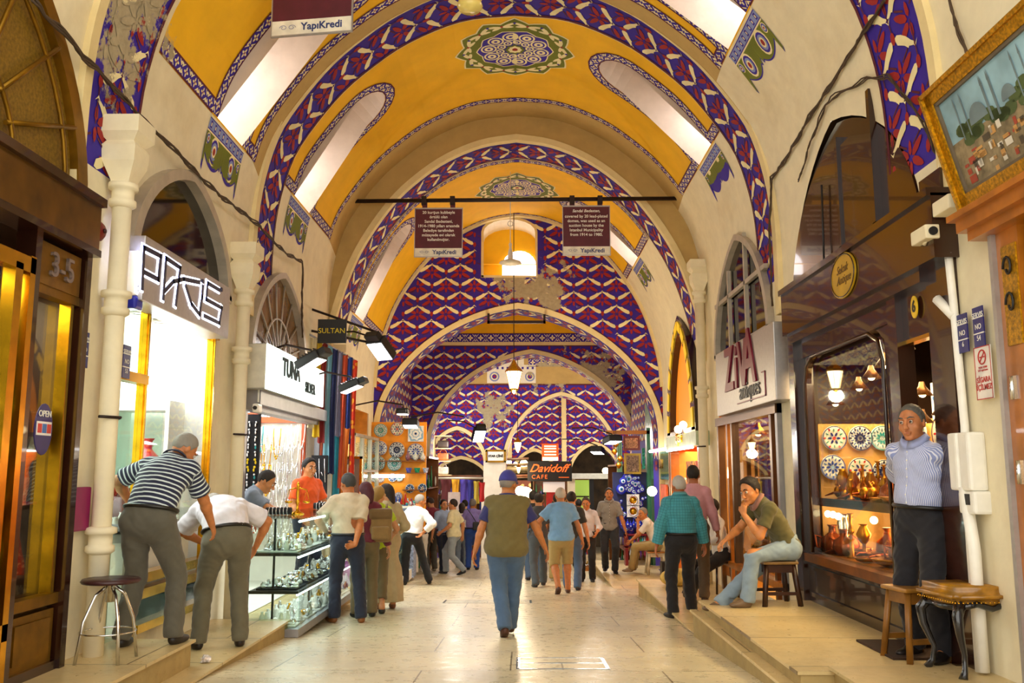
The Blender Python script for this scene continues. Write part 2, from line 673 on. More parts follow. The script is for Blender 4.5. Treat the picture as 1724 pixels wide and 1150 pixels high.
def border(mb, P, path, w=.13, tile=.2, off=.005):
    """lace border: cream scrolls and four-petal flowers on cobalt, edged in dark red"""
    path = resample(path, .12)
    strip(mb, P, path, -w / 2, w / 2, 0, off)
    strip(mb, P, path, -w / 2 - .012, -w / 2 + .008, 2, off + .001)
    strip(mb, P, path, w / 2 - .008, w / 2 + .012, 2, off + .001)
    # walk
    seg = []
    tot = 0
    for a, b in zip(path, path[1:]):
        l = sqrt((b[0] - a[0]) ** 2 + (b[1] - a[1]) ** 2)
        if l > 1e-6:
            seg.append((tot, l, a, b))
            tot += l
    n = max(1, round(tot / tile))
    T = tot / n
    def loc(s, v):
        s = min(max(s, 0), tot - 1e-6)
        for (t0, l, a, b) in seg:
            if s <= t0 + l:
                f = (s - t0) / l
                tx, ty = (b[0] - a[0]) / l, (b[1] - a[1]) / l
                return (a[0] + tx * l * f - ty * v, a[1] + ty * l * f + tx * v)
    def put(pts, m, o):
        q = [loc(*p) for p in pts]
        mb.add([P(a, b, o) for a, b in q], [list(range(len(q)))], m)
    h = w / 2
    for i in range(n):
        c = (i + .5) * T
        for a in (0, 1, 2, 3):
            an = a * pi / 2 + pi / 4 * 0
            put(leafpoly((c + .008 * cos(an), .008 * sin(an)), an, h * .62, h * .2, 6), 3, off + .002)
        put([(c + .012 * cos(t), .012 * sin(t)) for t in (0, 1.57, 3.14, 4.71)], 1, off + .003)
        # scrolls: thin cream diamonds and leaves
        for sg in (-1, 1):
            for sh in (-1, 1):
                a = (c + sh * T * .18, sg * h * .86)
                b = (c + sh * T * .47, sg * h * .12)
                put([a, (a[0] + sh * .016, a[1]), (b[0] + sh * .002, b[1] + sg * .012), (b[0] - sh * .010, b[1])], 3, off + .002)
            put(leafpoly((c + T * .5 - .035, sg * h * .62), 0, .07, .014, 6), 3, off + .002)

def disc(mb, P, c, r0, r1, m, off, n=40, rings=4, star=0, amp=0, ph=0):
    """filled or annular disc, with a star-shaped edge when star is set"""
    vs = []
    for k in range(rings + 1):
        for i in range(n):
            a = 2 * pi * i / n + ph
            R = r1 * (1 + amp * (abs(((i * star / n) % 1) * 2 - 1) * 2 - 1)) if star else r1
            r = r0 + (R - r0) * k / rings
            vs.append(P(c[0] + r * cos(a), c[1] + r * sin(a), off))
    fs = []
    for k in range(rings):
        for i in range(n):
            j = (i + 1) % n
            fs.append((k * n + i, k * n + j, (k + 1) * n + j, (k + 1) * n + i))
    mb.add(vs, fs, m)

def medallion(mb, P, Y, R=.86):
    c = (0, Y)
    disc(mb, P, c, 0, R * .95, 3, .005, 72, 6, 12, .07)
    disc(mb, P, c, 0, R * .92, 4, .007, 72, 6, 12, .07)
    for i in range(24):
        a = i * pi / 12
        r = R * (.80 if i % 2 else .86)
        p = (c[0] + r * cos(a), c[1] + r * sin(a))
        def put(pts, m, o):
            mb.add([P(x, y, o) for x, y in pts], [list(range(len(pts)))], m)
        put(leafpoly(p, a + 2.0, .20 * R, .034 * R), 3, .009)
        put(leafpoly(p, a - 2.0, .20 * R, .034 * R), 3, .009)
        put([(p[0] + .03 * R * cos(t), p[1] + .03 * R * sin(t)) for t in (0, 1.57, 3.14, 4.71)], 1 if i % 2 else 0, .010)
    disc(mb, P, c, 0, R * .62, 3, .011, 60, 4, 10, .05)
    disc(mb, P, c, 0, R * .60, 0, .012, 60, 4, 10, .05)
    for i in range(10):
        a = i * pi / 5 + .15
        p = (c[0] + R * .44 * cos(a), c[1] + R * .44 * sin(a))
        disc(mb, P, p, 0, R * .135, 3, .014, 16, 1)
        disc(mb, P, p, 0, R * .105, 0, .015, 14, 1)
        disc(mb, P, p, 0, R * .075, 3, .016, 12, 1)
        disc(mb, P, p, 0, R * .03, 0, .017, 8, 1)
        q = (c[0] + R * .25 * cos(a + .31), c[1] + R * .25 * sin(a + .31))
        disc(mb, P, q, 0, R * .075, 3, .014, 12, 1)
        disc(mb, P, q, 0, R * .045, 0, .015, 10, 1)
        disc(mb, P, q, 0, R * .022, 3, .016, 8, 1)
        for da in (0, .314):
            e = (c[0] + R * .14 * cos(a + da), c[1] + R * .14 * sin(a + da))
            pts = [(e[0] - .006 * sin(a + da), e[1] + .006 * cos(a + da)), (e[0] + .006 * sin(a + da), e[1] - .006 * cos(a + da)),
                   (c[0] + R * .58 * cos(a + da + .1), c[1] + R * .58 * sin(a + da + .1))]
            mb.add([P(x, y, .0135) for x, y in pts], [(0, 1, 2)], 4)
    disc(mb, P, c, 0, R * .15, 4, .018, 24, 1, 8, .1)
    disc(mb, P, c, 0, R * .11, 3, .019, 24, 1, 8, .12)
    disc(mb, P, c, 0, R * .05, 1, .020, 12, 1)

def scallop(mb, P, sb, Ya, Yb, sg, side=1):
    """painted strip and hanging lobed lambrequin below a window slot; sg: which side, s grows downward"""
    H1, H2 = .16, .46
    Q = lambda a, y, o: P(sg * (sb + a), y, o)
    W = Yb - Ya
    mb.add([Q(0, Ya, .005), Q(0, Yb, .005), Q(H1, Yb, .005), Q(H1, Ya, .005)], [(0, 1, 2, 3)], 5)
    for k, (a0, a1, m) in enumerate(((0, .02, 3), (.02, .032, 0), (H1 - .03, H1 - .018, 0), (H1 - .018, H1, 3))):
        mb.add([Q(a0, Ya, .006), Q(a0, Yb, .006), Q(a1, Yb, .006), Q(a1, Ya, .006)], [(0, 1, 2, 3)], m)
    n = 9
    for i in range(n):
        y = Ya + (i + .5) * W / n
        mb.add([Q(.045, y - .022, .007), Q(.045, y + .022, .007), Q(.12, y + .022, .007), Q(.12, y - .022, .007)], [(0, 1, 2, 3)], 0)
        mb.add([Q(.065, y - .01, .008), Q(.065, y + .01, .008), Q(.10, y + .01, .008), Q(.10, y - .01, .008)], [(0, 1, 2, 3)], 3)
    # lobed green hanging
    def edge(t):
        return H1 + H2 * (.30 + .45 * abs(sin(2 * pi * t)) ** .6 * (1 - .3 * abs(2 * t - 1)) + (.45 if t < .03 or t > .97 else 0) + (.12 if abs(t - .5) < .04 else 0))
    N = 40
    for (d, m, o) in ((.02, 0, .005), (0, 4, .006)):
        top = [Q(H1, Ya + W * i / N, o) for i in range(N + 1)]
        bot = [Q(edge(i / N) + d, Ya + W * i / N, o) for i in range(N + 1)]
        mb.add(top + bot, [(i, i + 1, N + 2 + i, N + 1 + i) for i in range(N)], m)
    for t in (.25, .75, .06, .94):
        y = Ya + W * t
        R = .12 if t in (.25, .75) else .05
        for (r, m, o) in ((R, 3, .008), (R * .82, 0, .009), (R * .62, 5, .010), (R * .42, 3, .011), (R * .26, 1, .012)):
            pts = [(H1 + .02 + R + r * 1.25 * cos(a), y + r * sin(a)) for a in [2 * pi * i / 14 for i in range(14)]]
            mb.add([Q(a, b, o) for a, b in pts], [list(range(14))], m)

ceil = MB()
wl = MB()
wr = MB()

def slot_poly(sg, sb, st, Yc, hw, grow=0, n=10):
    """U shape: flat at the low end sb, round at the high end st (s measured from the crown, sb > st)"""
    hw += grow
    P = [(sg * (sb + 0), Yc - hw), ]
    for i in range(n + 1):
        a = -pi / 2 + pi * i / n
        P.append((sg * (st + hw - grow - hw * cos(a)), Yc + hw * sin(a)))
    P.append((sg * sb, Yc + hw))
    return P

def build_bay(b, holes_wall, slots, yel, band, med, border_far, border_near=False, zlow=-1.6):
    """holes_wall: [(side, polygon in (Y, z))]; slots: {side: (s_bottom, s_top, Yc, half width)}; yel: (Ya, Yb); band: (Ya, Yb)"""
    P = b.at
    Smax = b.s_of_z(zlow)
    polys = [[(-Smax, b.Y0), (Smax, b.Y0), (Smax, b.Y1), (-Smax, b.Y1)]]
    segs = []
    nS = 64
    for i in range(1, nS):
        s = -b.send + 2 * b.send * i / nS
        segs.append(((s, b.Y0), (s, b.Y1)))
    for sg in (-1, 1):
        segs.append(((sg * b.s_of_z(SW), b.Y0), (sg * b.s_of_z(SW), b.Y1)))
        segs.append(((sg * (b.send + .05), b.Y0), (sg * (b.send + .05), b.Y1)))
    H = []
    for (side, poly) in holes_wall:
        q = [(side * b.s_of_z(z), y) for (y, z) in resample(poly + [poly[0]], .12)[:-1]]
        H.append(q)
    S = {}
    for sg, (sb, st, Yc, hw) in slots.items():
        S[sg] = slot_poly(sg, sb, st, Yc, hw)
    sbl = slots[-1][0] + .02
    sbr = slots[1][0] + .02
    Yp = [(-sbl, yel[0]), (sbr, yel[0]), (sbr, yel[1]), (-sbl, yel[1])]
    Bp = [(-b.s_of_z(3.75), band[0]), (b.s_of_z(3.75), band[0]), (b.s_of_z(3.75), band[1]), (-b.s_of_z(3.75), band[1])]
    polys += H + list(S.values()) + [Yp, Bp]
    vs, fs = cdt(polys, segs)
    pts = [tuple(P(v[0], v[1])) for v in vs]
    out = {0: MB(), 1: ceil, 2: wl, 3: wr}
    groups = {}
    sw = b.s_of_z(SW)
    for f in fs:
        c = (sum(vs[i][0] for i in f) / len(f), sum(vs[i][1] for i in f) / len(f))
        if any(pip(c, h) for h in H) or any(pip(c, h) for h in S.values()):
            continue
        if abs(c[0]) > Smax or not (b.Y0 <= c[1] <= b.Y1):
            continue
        if pip(c, Bp):
            m = 0
        elif pip(c, Yp):
            m = 6
        elif c[1] > yel[1] and abs(c[0]) < b.s_of_z(4.9):
            m = 8
        else:
            m = 9
        tgt = 1 if abs(c[0]) < sw else (2 if c[0] < 0 else 3)
        groups.setdefault(tgt, []).append((f, m))
    for tgt, L in groups.items():
        used = sorted({i for f, _ in L for i in f})
        ix = {i: k for k, i in enumerate(used)}
        mb = out[tgt]
        o = len(mb.v)
        mb.v.extend(pts[i] for i in used)
        for f, m in L:
            mb.f.append([o + ix[i] for i in f])
            mb.m.append(m)
            mb.sm.append(False)
    # painted work
    hi = b.s_of_z(3.75)
    ins = lambda u, v: band[0] + .03 < u < band[1] - .03 and abs(v) < hi
    lattice(ceil, lambda u, v, o: P(v, u, o), ins, band[0] + .17, band[1] - .1, -hi, hi, pu=.6, pv=.33)
    for y in (band[0], band[1]):
        pth = [(-hi + 2 * hi * i / 60, y) for i in range(61)]
        strip(ceil, P, pth, -.02, .02, 2, .009)
    if med:
        medallion(ceil, P, med)
    bw = .15
    # frame of the ochre field
    for y, on in ((yel[1], border_far), (yel[0] + .07, border_near)):
        if on:
            border(ceil, P, [(-sbl, y), (sbr, y)], .13)
    for sg, (sb, st, Yc, hw) in slots.items():
        s2 = slot_poly(sg, sb, st, Yc, hw, bw / 2 + .012)
        border(ceil, P, s2, bw)
        border(ceil, P, [(sg * (sb - .06), yel[0]), (sg * (sb - .06), Yc - hw - bw)], .13)
        border(ceil, P, [(sg * (sb - .06), Yc + hw + bw), (sg * (sb - .06), yel[1])], .13)
        scallop(ceil, P, sb + .03, Yc - hw - bw, Yc + hw + bw * .6, sg)
        # splayed shaft behind the slot, its lower half glazed
        n = len(S[sg])
        D = .5
        inner = [P(p[0], p[1], 0) for p in S[sg]]
        outer = [P(p[0] - sg * .02, p[1], -D) for p in S[sg]]
        ceil.add(inner + outer, [(i, (i + 1) % n, n + (i + 1) % n, n + i) for i in range(n)], 10)
        K = 24
        rows = []
        for k in range(K + 1):
            s = sb + .1 + (st - .1 - sb) * k / K
            rows.append(s)
        back = [(P(sg * s, Yc - hw - .02, -D), P(sg * s, Yc + hw + .02, -D)) for s in rows]
        kk = int(K * .45)
        ceil.add([p for r in back[kk:] for p in r], [(2 * i, 2 * i + 1, 2 * i + 3, 2 * i + 2) for i in range(K - kk)], 10)
        w = MB()
        w.add([p for r in back[:kk + 1] for p in r], [(2 * i, 2 * i + 1, 2 * i + 3, 2 * i + 2) for i in range(kk)], 0)
        WINS.append(w)
WINS = []

def rect(y0, y1, z0, z1):
    return [(y0, z0), (y1, z0), (y1, z1), (y0, z1)]
def lun(y0, y1, z0, H, sharp=.2, n=22):
    return arch_pts((y0 + y1) / 2, (y1 - y0) / 2, z0, H, n, sharp)

LUN = {   # lunette openings (Y0, Y1, spring z, rise)
    'gold': (3.3, 6.16, 3.42, 1.6), 'pacis': (6.9, 9.3, 3.3, 1.02), 'tuna': (10.15, 12.75, 2.9, 1.2),
    'dark': (6.5, 9.72, 3.35, 1.45), 'ziva': (10.5, 13.5, 3.2, 1.55), 'orange': (14.75, 17.6, 2.2, 2.15)}
holesA = [(-1, rect(2.4, 6.24, .2, 3.3)), (-1, lun(*LUN['gold'])), (-1, rect(6.86, 9.12, .2, 3.1)), (-1, lun(*LUN['pacis'])),
          (1, rect(2.4, 5.42, .2, 3.2)), (1, rect(6.34, 9.84, .2, 3.2)), (1, lun(*LUN['dark']))]
holesB = [(-1, rect(10.16, 13.95, -.15, 2.6)), (-1, lun(*LUN['tuna'])), (1, rect(10.36, 13.65, 0, 2.9)), (1, lun(*LUN['ziva'])) ]
holesC = [(-1, rect(15.1, 18.5, -.5, 2.7)), (1, [(14.75, -.6), (17.6, -.6), (17.6, 2.2)] + lun(*LUN['orange'])[::-1][1:-1] + [(14.75, 2.2)])]

build_bay(BA, holesA, {-1: (BA.s_of_z(5.05), BA.s_of_x(1.5), 8.95, .40), 1: (BA.s_of_z(6.15), BA.s_of_x(.9), 8.95, .40)},
          (7.1, 9.75), (6.15, 7.0), 4.2, True)
build_bay(BB, holesB, {-1: (BB.s_of_z(5.2), BB.s_of_x(1.85), 12.0, .42), 1: (BB.s_of_z(5.9), BB.s_of_x(1.2), 12.0, .42)},
          (11.1, 13.75), (10.25, 11.05), 12.0, True)
build_bay(BC, holesC, {-1: (BC.s_of_z(4.35), BC.s_of_x(2.0), 16.3, .42), 1: (BC.s_of_z(5.65), BC.s_of_x(1.0), 17.4, .42)},
          (15.5, 18.95), (14.6, 15.42), 17.1, True, True)

def rib(b, Y0, Y1, th, zfoot=3.3, m=7):
    """plain moulded arch edge that stands proud of the vault"""
    S = b.s_of_z(zfoot)
    n = 70
    ss = [-S + 2 * S * i / n for i in range(n + 1)]
    A = [b.at(s, Y0 - .03, -.05) for s in ss]
    B_ = [b.at(s, Y0 - .03, th) for s in ss]
    C_ = [b.at(s, Y1, th) for s in ss]
    D_ = [b.at(s, Y1, 0) for s in ss]
    k = n + 1
    ceil.add(A + B_ + C_ + D_, [(r * k + i, r * k + i + 1, (r + 1) * k + i + 1, (r + 1) * k + i) for r in range(3) for i in range(n)], m)
rib(BA, 6.05, 6.13, .05)
rib(BB, 10.1, 10.22, .06)
rib(BC, 14.45, 14.56, .05)
rib(BC, 18.98, 19.1, .05)

# crescent between the high vault of the second bay and the lower third one
def crescent(b1, b2, Y, m):
    n = 60
    A, B_ = [], []
    for i in range(n + 1):
        t = -1 + 2 * i / n
        x1, z1 = b1.xz(t * b1.s_of_z(3.2))
        x2, z2 = b2.xz(t * b2.s_of_z(3.2))
        A.append(Vector((x1 * 1.01, Y, z1 + .03)))
        B_.append(Vector((x2, Y, z2 - .01)))
    ceil.add(A + B_, [(i, i + 1, n + 2 + i, n + 1 + i) for i in range(n)], m)
crescent(BB, BC, 14.45, 8)
crescent(BB, BA, 10.1, 8)

# ------------------------------------------------------------------ cross walls with arched openings
def arch_wall(Y, T, outer, arches, mb, zones=None, lat=True, pu=.62, edge=.13, ins_x=None, wins=(), botz=-2.2, lat_off=0):
    """Wall across the street at Y, thickness T. outer: polygon (x, z). arches: (xc, hw, spring z, rise)"""
    outer = resample(outer + [outer[0]], .4)[:-1]
    H = []
    for (xc, hw, z0, Hh) in arches:
        H.append([(xc - hw, botz - .3)] + arch_pts(xc, hw, z0, Hh, 36) + [(xc + hw, botz - .3)])
    Wn = [list(w) for w in wins]
    Z = [resample(list(z[0]) + [z[0][0]], .5)[:-1] for z in (zones or [])]
    vs, fs = cdt([outer] + H + Wn + Z)
    pts = [(v[0], Y, v[1]) for v in vs]
    o = len(mb.v)
    mb.v.extend(pts)
    for f in fs:
        c = (sum(vs[i][0] for i in f) / 3, sum(vs[i][1] for i in f) / 3)
        if not pip(c, outer) or any(pip(c, h) for h in H) or any(pip(c, h) for h in Wn):
            continue
        m = 0
        for k, z in enumerate(Z):
            if pip(c, z):
                m = zones[k][1]
        mb.f.append([o + i for i in f]); mb.m.append(m); mb.sm.append(False)
    P = lambda x, z, off: Vector((x, Y - off, z))
    for (xc, hw, z0, Hh) in arches:
        pth = [(xc - hw, botz)] + arch_pts(xc, hw, z0, Hh, 40) + [(xc + hw, botz)]
        gro = [(xc - hw - edge, botz)] + arch_pts(xc, hw, z0, Hh, 40, grow=edge) + [(xc + hw + edge, botz)]
        n = len(pth)
        a = [Vector((x, Y - .03, z)) for x, z in pth]
        b_ = [Vector((x, Y - .03, z)) for x, z in gro]
        c_ = [Vector((x, Y, z)) for x, z in gro]
        mb.add(a + b_ + c_, [(r * n + i, r * n + i + 1, (r + 1) * n + i + 1, (r + 1) * n + i) for r in range(2) for i in range(n - 1)], 7)
        # dark red line outside the plain edge
        g2 = [(xc - hw - edge - .025, botz)] + arch_pts(xc, hw, z0, Hh, 40, grow=edge + .025) + [(xc + hw + edge + .025, botz)]
        mb.add([P(x, z, .004) for x, z in gro] + [P(x, z, .004) for x, z in g2], [(i, i + 1, n + i + 1, n + i) for i in range(n - 1)], 2)
        # underside of the arch, painted like the walls
        d_ = [Vector((x, Y + T, z)) for x, z in pth]
        mb.add(a + d_, [(i, i + 1, n + i + 1, n + i) for i in range(n - 1)], 0)
        ln = [0]
        for p, q in zip(pth, pth[1:]):
            ln.append(ln[-1] + sqrt((q[0] - p[0]) ** 2 + (q[1] - p[1]) ** 2))
        xs = [p[0] for p in pth]
        zs = [p[1] for p in pth]
        def Pi(u, v, off):
            x = float(np.interp(v, ln, xs)); z = float(np.interp(v, ln, zs))
            x2 = float(np.interp(v + .03, ln, xs)); z2 = float(np.interp(v + .03, ln, zs))
            tx, tz = x2 - x, z2 - z
            l = sqrt(tx * tx + tz * tz) or 1
            return Vector((x + tz / l * off, Y + u, z - tx / l * off))
        v0 = ln[1] - .8
        v1 = ln[-2] + .8
        lattice(mb, Pi, lambda u, v: .03 < u < T - .03 and v0 < v < v1, .05, T, v0, v1, pu=.5, pv=.3)
    if lat:
        def ins(x, z):
            if not pip((x, z), outer) or any(pip((x, z), w) for w in Wn): return False
            for k, q in enumerate(Z):
                if pip((x, z), q) and zones[k][1] != 0: return False
            for (xc, hw, z0, Hh) in arches:
                g = hw + edge
                if abs(x - xc) < g and z < z0 + az((x - xc) / g, Hh + edge) : return False
            return True
        xs = [p[0] for p in outer]; zs = [p[1] for p in outer]
        z0 = min(a[2] for a in arches) - .5 if arches else min(zs)
        lattice(mb, P, ins, min(xs), max(xs), max(z0, min(zs)) + lat_off, max(zs), pu=pu, pv=pu / 2)

# wall closing the third bay
outD = [(-3.12, -1.4), (-3.12, 3.0)] + [BC.xz(-BC.send + 2 * BC.send * i / 60) for i in range(61)] + [(3.12, 3.0), (3.12, -1.4)]
outD = [(x, z) for x, z in outD]
wD = MB()
winD = [(-.80, 5.72), (.43, 5.72), (.43, 6.75)] + [(-.185 + .615 * cos(a), 6.75 + .33 * sin(a)) for a in [pi * i / 10 for i in range(1, 10)]] + [(-.80, 6.75)]
arch_wall(19.1, .75, outD, [(0, 2.98, 2.3, 2.72)], wD, wins=[winD], botz=-1.4)
strip(wD, lambda x, z, o: Vector((x, 19.1 - o, z)), winD + [winD[0]], -.005, .05, 7, .01)
# its window niche: ochre cheeks, plaster sill, arched pane on the right
nn = len(winD)
wD.add([Vector((x, 19.1, z)) for x, z in winD] + [Vector((x, 20.1, z)) for x, z in winD], [(i, (i + 1) % nn, nn + (i + 1) % nn, nn + i) for i in range(nn)], 11)
wD.add([Vector((x, 20.1, z)) for x, z in winD], [list(range(nn))], 6)
pane = [(-.36, 5.75), (.42, 5.75), (.42, 6.2)] + [(.03 + .39 * cos(a), 6.2 + .36 * sin(a)) for a in [pi * i / 10 for i in range(1, 10)]] + [(-.36, 6.2)]
strip(wD, lambda x, z, o: Vector((x, 20.09 - o, z)), pane + [pane[0]], -.005, .045, 1, .002)
wp = MB()
wp.add([Vector((x, 20.07, z)) for x, z in pane], [list(range(len(pane)))], 0)
WINS.append(wp)
struct('wall_middle', wD, PATN, 'painted cross wall with a wide pointed arch and a small window near its top')

# fourth bay: taller domed space with its side walls and a back wall
bay4 = MB()
def side_wall(mb, X, Y0, Y1, z0, z1, m=0, lat=True, sg=1, botl=None):
    mb.add([(X, Y0, z0), (X, Y1, z0), (X, Y1, z1), (X, Y0, z1)], [(0, 1, 2, 3)], m)
    if lat:
        lattice(mb, lambda u, v, o: Vector((X - sg * o, u, v)), lambda u, v: Y0 + .03 < u < Y1 - .03 and (botl or z0) < v < z1 - .03, Y0, Y1, botl or z0, z1)
side_wall(bay4, -3.14, 19.85, 26.0, -1.8, 6.6, 0, True, -1, 2.3)
side_wall(bay4, 3.25, 19.85, 26.0, -1.8, 6.6, 0, True, 1, 2.3)
bay4.box((-3.2, 19.85, 5.6), (-3.1, 26, 5.66), 7)
bay4.add([(-3.2, 19.85, 6.2), (3.3, 19.85, 6.2), (3.3, 26.1, 6.9), (-3.2, 26.1, 6.9)], [(0, 1, 2, 3)], 6)
struct('wall_crossing', bay4, PATN, 'painted side walls and ochre ceiling of the space beyond the wide arch')
wE = MB()
arch_wall(26.0, .9, [(-3.14, -1.9), (3.3, -1.9), (3.3, 6.9), (-3.14, 6.9)], [(.36, 2.95, 2.2, 2.75)], wE,
          zones=[([(-3.14, 5.2), (3.3, 5.2), (3.3, 6.9), (-3.14, 6.9)], 6)], botz=-1.9)
PE = lambda x, z, o: Vector((x, 26 - o, z))
border(wE, PE, [(-3.1, 5.42), (3.25, 5.42)], .26, .30)
strip(wE, PE, [(-3.1, 5.25), (3.25, 5.25)], -.07, .05, 7, .02)
strip(wE, PE, [(-3.1, 5.18), (3.25, 5.18)], -.015, .015, 2, .022)
struct('wall_crossing_end', wE, PATN, 'blue cross wall under an ochre zone with a lace border, beyond the wide arch')
# fifth bay
wF = MB()
side_wall(wF, -4.6, 26.9, 30.0, -2, 6.6, 8, False)
side_wall(wF, 4.6, 26.9, 30.0, -2, 6.6, 8, False)
wF.add([(-4.7, 26.9, 6.4), (4.7, 26.9, 6.4), (4.7, 30.1, 6.4), (-4.7, 30.1, 6.4)], [(0, 1, 2, 3)], 8)
arch_wall(30.0, .7, [(-4.6, -2.1), (4.6, -2.1), (4.6, 6.4), (-4.6, 6.4)], [(-2.1, .9, 1.75, 1.15), (1.4, 1.85, 1.75, 2.3)], wF,
          zones=[([(-4.6, 4.42), (4.6, 4.42), (4.6, 6.4), (-4.6, 6.4)], 8)], botz=-2.1)
PF = lambda x, z, o: Vector((x, 30 - o, z))
strip(wF, PF, [(-4.5, 4.42), (4.5, 4.42)], -.02, .03, 2, .012)
border(wF, PF, [(.3, 5.18), (3.2, 5.18)], .26, .30)
wF.add([PF(-1.1, 4.48, .006), PF(.55, 4.48, .006), PF(.55, 5.1, .006), PF(-1.1, 5.1, .006)], [(0, 1, 2, 3)], 11)
for i in range(9):
    x = -.95 + i * .17
    wF.add([PF(x, 4.95, .009), PF(x + .07, 4.95, .009), PF(x + .07, 5.03, .009), PF(x, 5.03, .009)], [(0, 1, 2, 3)], 0)
for x in (-.85, .35):
    for (r, m, o) in ((.17, 5, .010), (.12, 3, .011), (.08, 0, .012), (.04, 1, .013)):
        wF.add([PF(x + r * cos(a), 4.7 + r * sin(a), o) for a in [2 * pi * i / 14 for i in range(14)]], [list(range(14))], m)
wF.add([PF(-.85, 5.1, .02), PF(.15, 5.1, .02), PF(.15, 5.3, .02), PF(-.85, 5.3, .02)], [(0, 1, 2, 3)], 11)
# plain vertical ribs seen through the large arch and the wall behind it
struct('wall_far', wF, PATN, 'far painted wall with a small left arch and a larger right arch either side of a pillar')
wG = MB()
side_wall(wG, -6.5, 30.7, 35, -2.2, 6, 8, False)
side_wall(wG, 6.5, 30.7, 35, -2.2, 6, 8, False)
wG.add([(-6.5, 30.7, 5.2), (6.5, 30.7, 5.2), (6.5, 35.1, 5.2), (-6.5, 35.1, 5.2)], [(0, 1, 2, 3)], 8)
arch_wall(35.0, .6, [(-6.5, -2.2), (6.5, -2.2), (6.5, 5.2), (-6.5, 5.2)], [(-2.3, 1.1, 1.0, 1.0), (.55, .8, 1.3, 1.0), (2.9, .95, 1.3, 1.25), (4.9, .7, 1.3, 1.0)], wG, botz=-2.2)
for x in (1.62, -.5):
    wG.box((x, 34.8, -1), (x + .18, 35, 5), 7)
    wG.box((x - .03, 34.75, -2.2), (x + .25, 35, 1.2), 7)
struct('wall_end', wG, PATN, 'last blue painted wall with small arches at the end of the view')
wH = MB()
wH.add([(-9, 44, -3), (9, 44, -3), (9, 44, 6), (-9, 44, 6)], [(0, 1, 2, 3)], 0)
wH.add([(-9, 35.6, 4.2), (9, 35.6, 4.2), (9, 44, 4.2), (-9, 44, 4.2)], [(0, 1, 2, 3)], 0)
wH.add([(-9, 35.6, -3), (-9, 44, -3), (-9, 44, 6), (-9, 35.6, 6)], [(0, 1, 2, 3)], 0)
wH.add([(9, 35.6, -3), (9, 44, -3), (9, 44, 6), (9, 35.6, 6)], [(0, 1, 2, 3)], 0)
struct('wall_back', wH, [mat('far_gloom_brown', '5a4428', .7, 0, .4, 2)])  # dark brown stands in for the darkness beyond the last arches

struct('ceiling', ceil, PATN, 'pointed barrel vault painted in ochre with blue leaf bands, lace borders, medallions and splayed window shafts', recalc=False)
struct('wall_left', wl, PATN, 'cream plastered side wall with shop openings and lunettes', recalc=False)
struct('wall_right', wr, PATN, 'cream plastered side wall with shop openings and lunettes', recalc=False)
SKYPANE = mat('daylit_frosted_pane', 'f4f2f6', emis=5)
for k, w in enumerate(WINS):
    o = w.build('window_%d' % (k + 1), SKYPANE, recalc=False)
    tag(o, None, None, None, 'structure')

# ------------------------------------------------------------------ floor and stepped platforms
def stone(name, c, vein, rough=.22, sc=1.2, joints=True):
    m = bpy.data.materials.new(name)
    m.use_nodes = True
    t = NT(m)
    co = t.objco()
    n1 = t.noise(sc, 7, .62)
    n2 = t.noise(sc * 7, 6, .7)
    a = lin(c)
    base = t.ramp(n1, [(.3, tuple(x * .74 for x in a[:3]) + (1,)), (.62, a)])
    k = t.ramp(n2, [(.55, (0, 0, 0)), (.75, (1, 1, 1))])
    colr = t.mix(t.math('MULTIPLY', k, .25), base, lin(vein))
    if joints:
        x = t.sepxyz(co)
        br = t.new('ShaderNodeTexBrick')
        br.offset = .37
        br.inputs['Scale'].default_value = 1
        br.inputs['Brick Width'].default_value = 1.9
        br.inputs['Row Height'].default_value = 1.05
        br.inputs['Mortar Size'].default_value = .007
        br.inputs['Color1'].default_value = (1, 1, 1, 1)
        br.inputs['Color2'].default_value = (.86, .86, .86, 1)
        br.inputs['Mortar'].default_value = (.30, .26, .2, 1)
        t.link(co, br.inputs['Vector'])
        colr = t.mix(1.0, colr, br.outputs[0], 'MULTIPLY')
    t.link(colr, t.b.inputs['Base Color'])
    t.link(t.ramp(n2, [(.3, (rough,) * 3), (.8, (rough + .22,) * 3)]), t.b.inputs['Roughness'])
    t.bump(t.noise(sc * 3, 5), .06)
    MATS[name] = m
    return m
FLOORM = stone('worn_limestone_paving', 'e6d8b4', 'a08a60')
PLATM = stone('polished_stone_platform', 'e2c890', '94703c', .25, 2.0)
CURBM = stone('rough_stone_riser', 'b39a64', '5f4a22', .6, 3, False)
fl = MB()
fl.add([(-9, -1, floor_z(-1)), (9, -1, floor_z(-1)), (9, 44, floor_z(44)), (-9, 44, floor_z(44))], [(0, 1, 2, 3)], 0)
struct('floor', fl, [FLOORM], 'worn cream limestone paving of the sloping market street')
def platform(name, x0, x1, y0, y1, z, label, e=.03):
    m = MB()
    zl = floor_z(y1) - .3
    m.box((x0, y0, zl), (x1, y1, z), 1)
    m.box((x0 - (e if x0 > 0 else 0), y0 - .012, z - .02), (x1 + (e if x0 < 0 else 0), y1 + .02, z + .002), 0)
    return struct(name, m, [PLATM, CURBM], label)
platform('floor_platform_1', -4.6, -2.50, 2.2, 7.22, .2, 'raised stone platform before the brass-framed shop')
platform('floor_platform_2', -4.6, -2.32, 6.5, 9.45, 0.0, 'stone platform wedge under the two bending men')
platform('floor_platform_3', -4.6, -2.42, 9.45, 14.6, -.16, 'stone platform under the jewellery counter')
platform('floor_platform_4', -4.6, -2.6, 14.6, 19.0, -.42, 'stone platform further down the left side')
platform('floor_platform_5', 1.93, 4.6, 6.15, 9.45, .2, 'raised stone platform before the dark antiques shop')
platform('floor_platform_6', 1.86, 1.93, 6.2, 9.55, .09, 'lower stone step beside the raised platform')
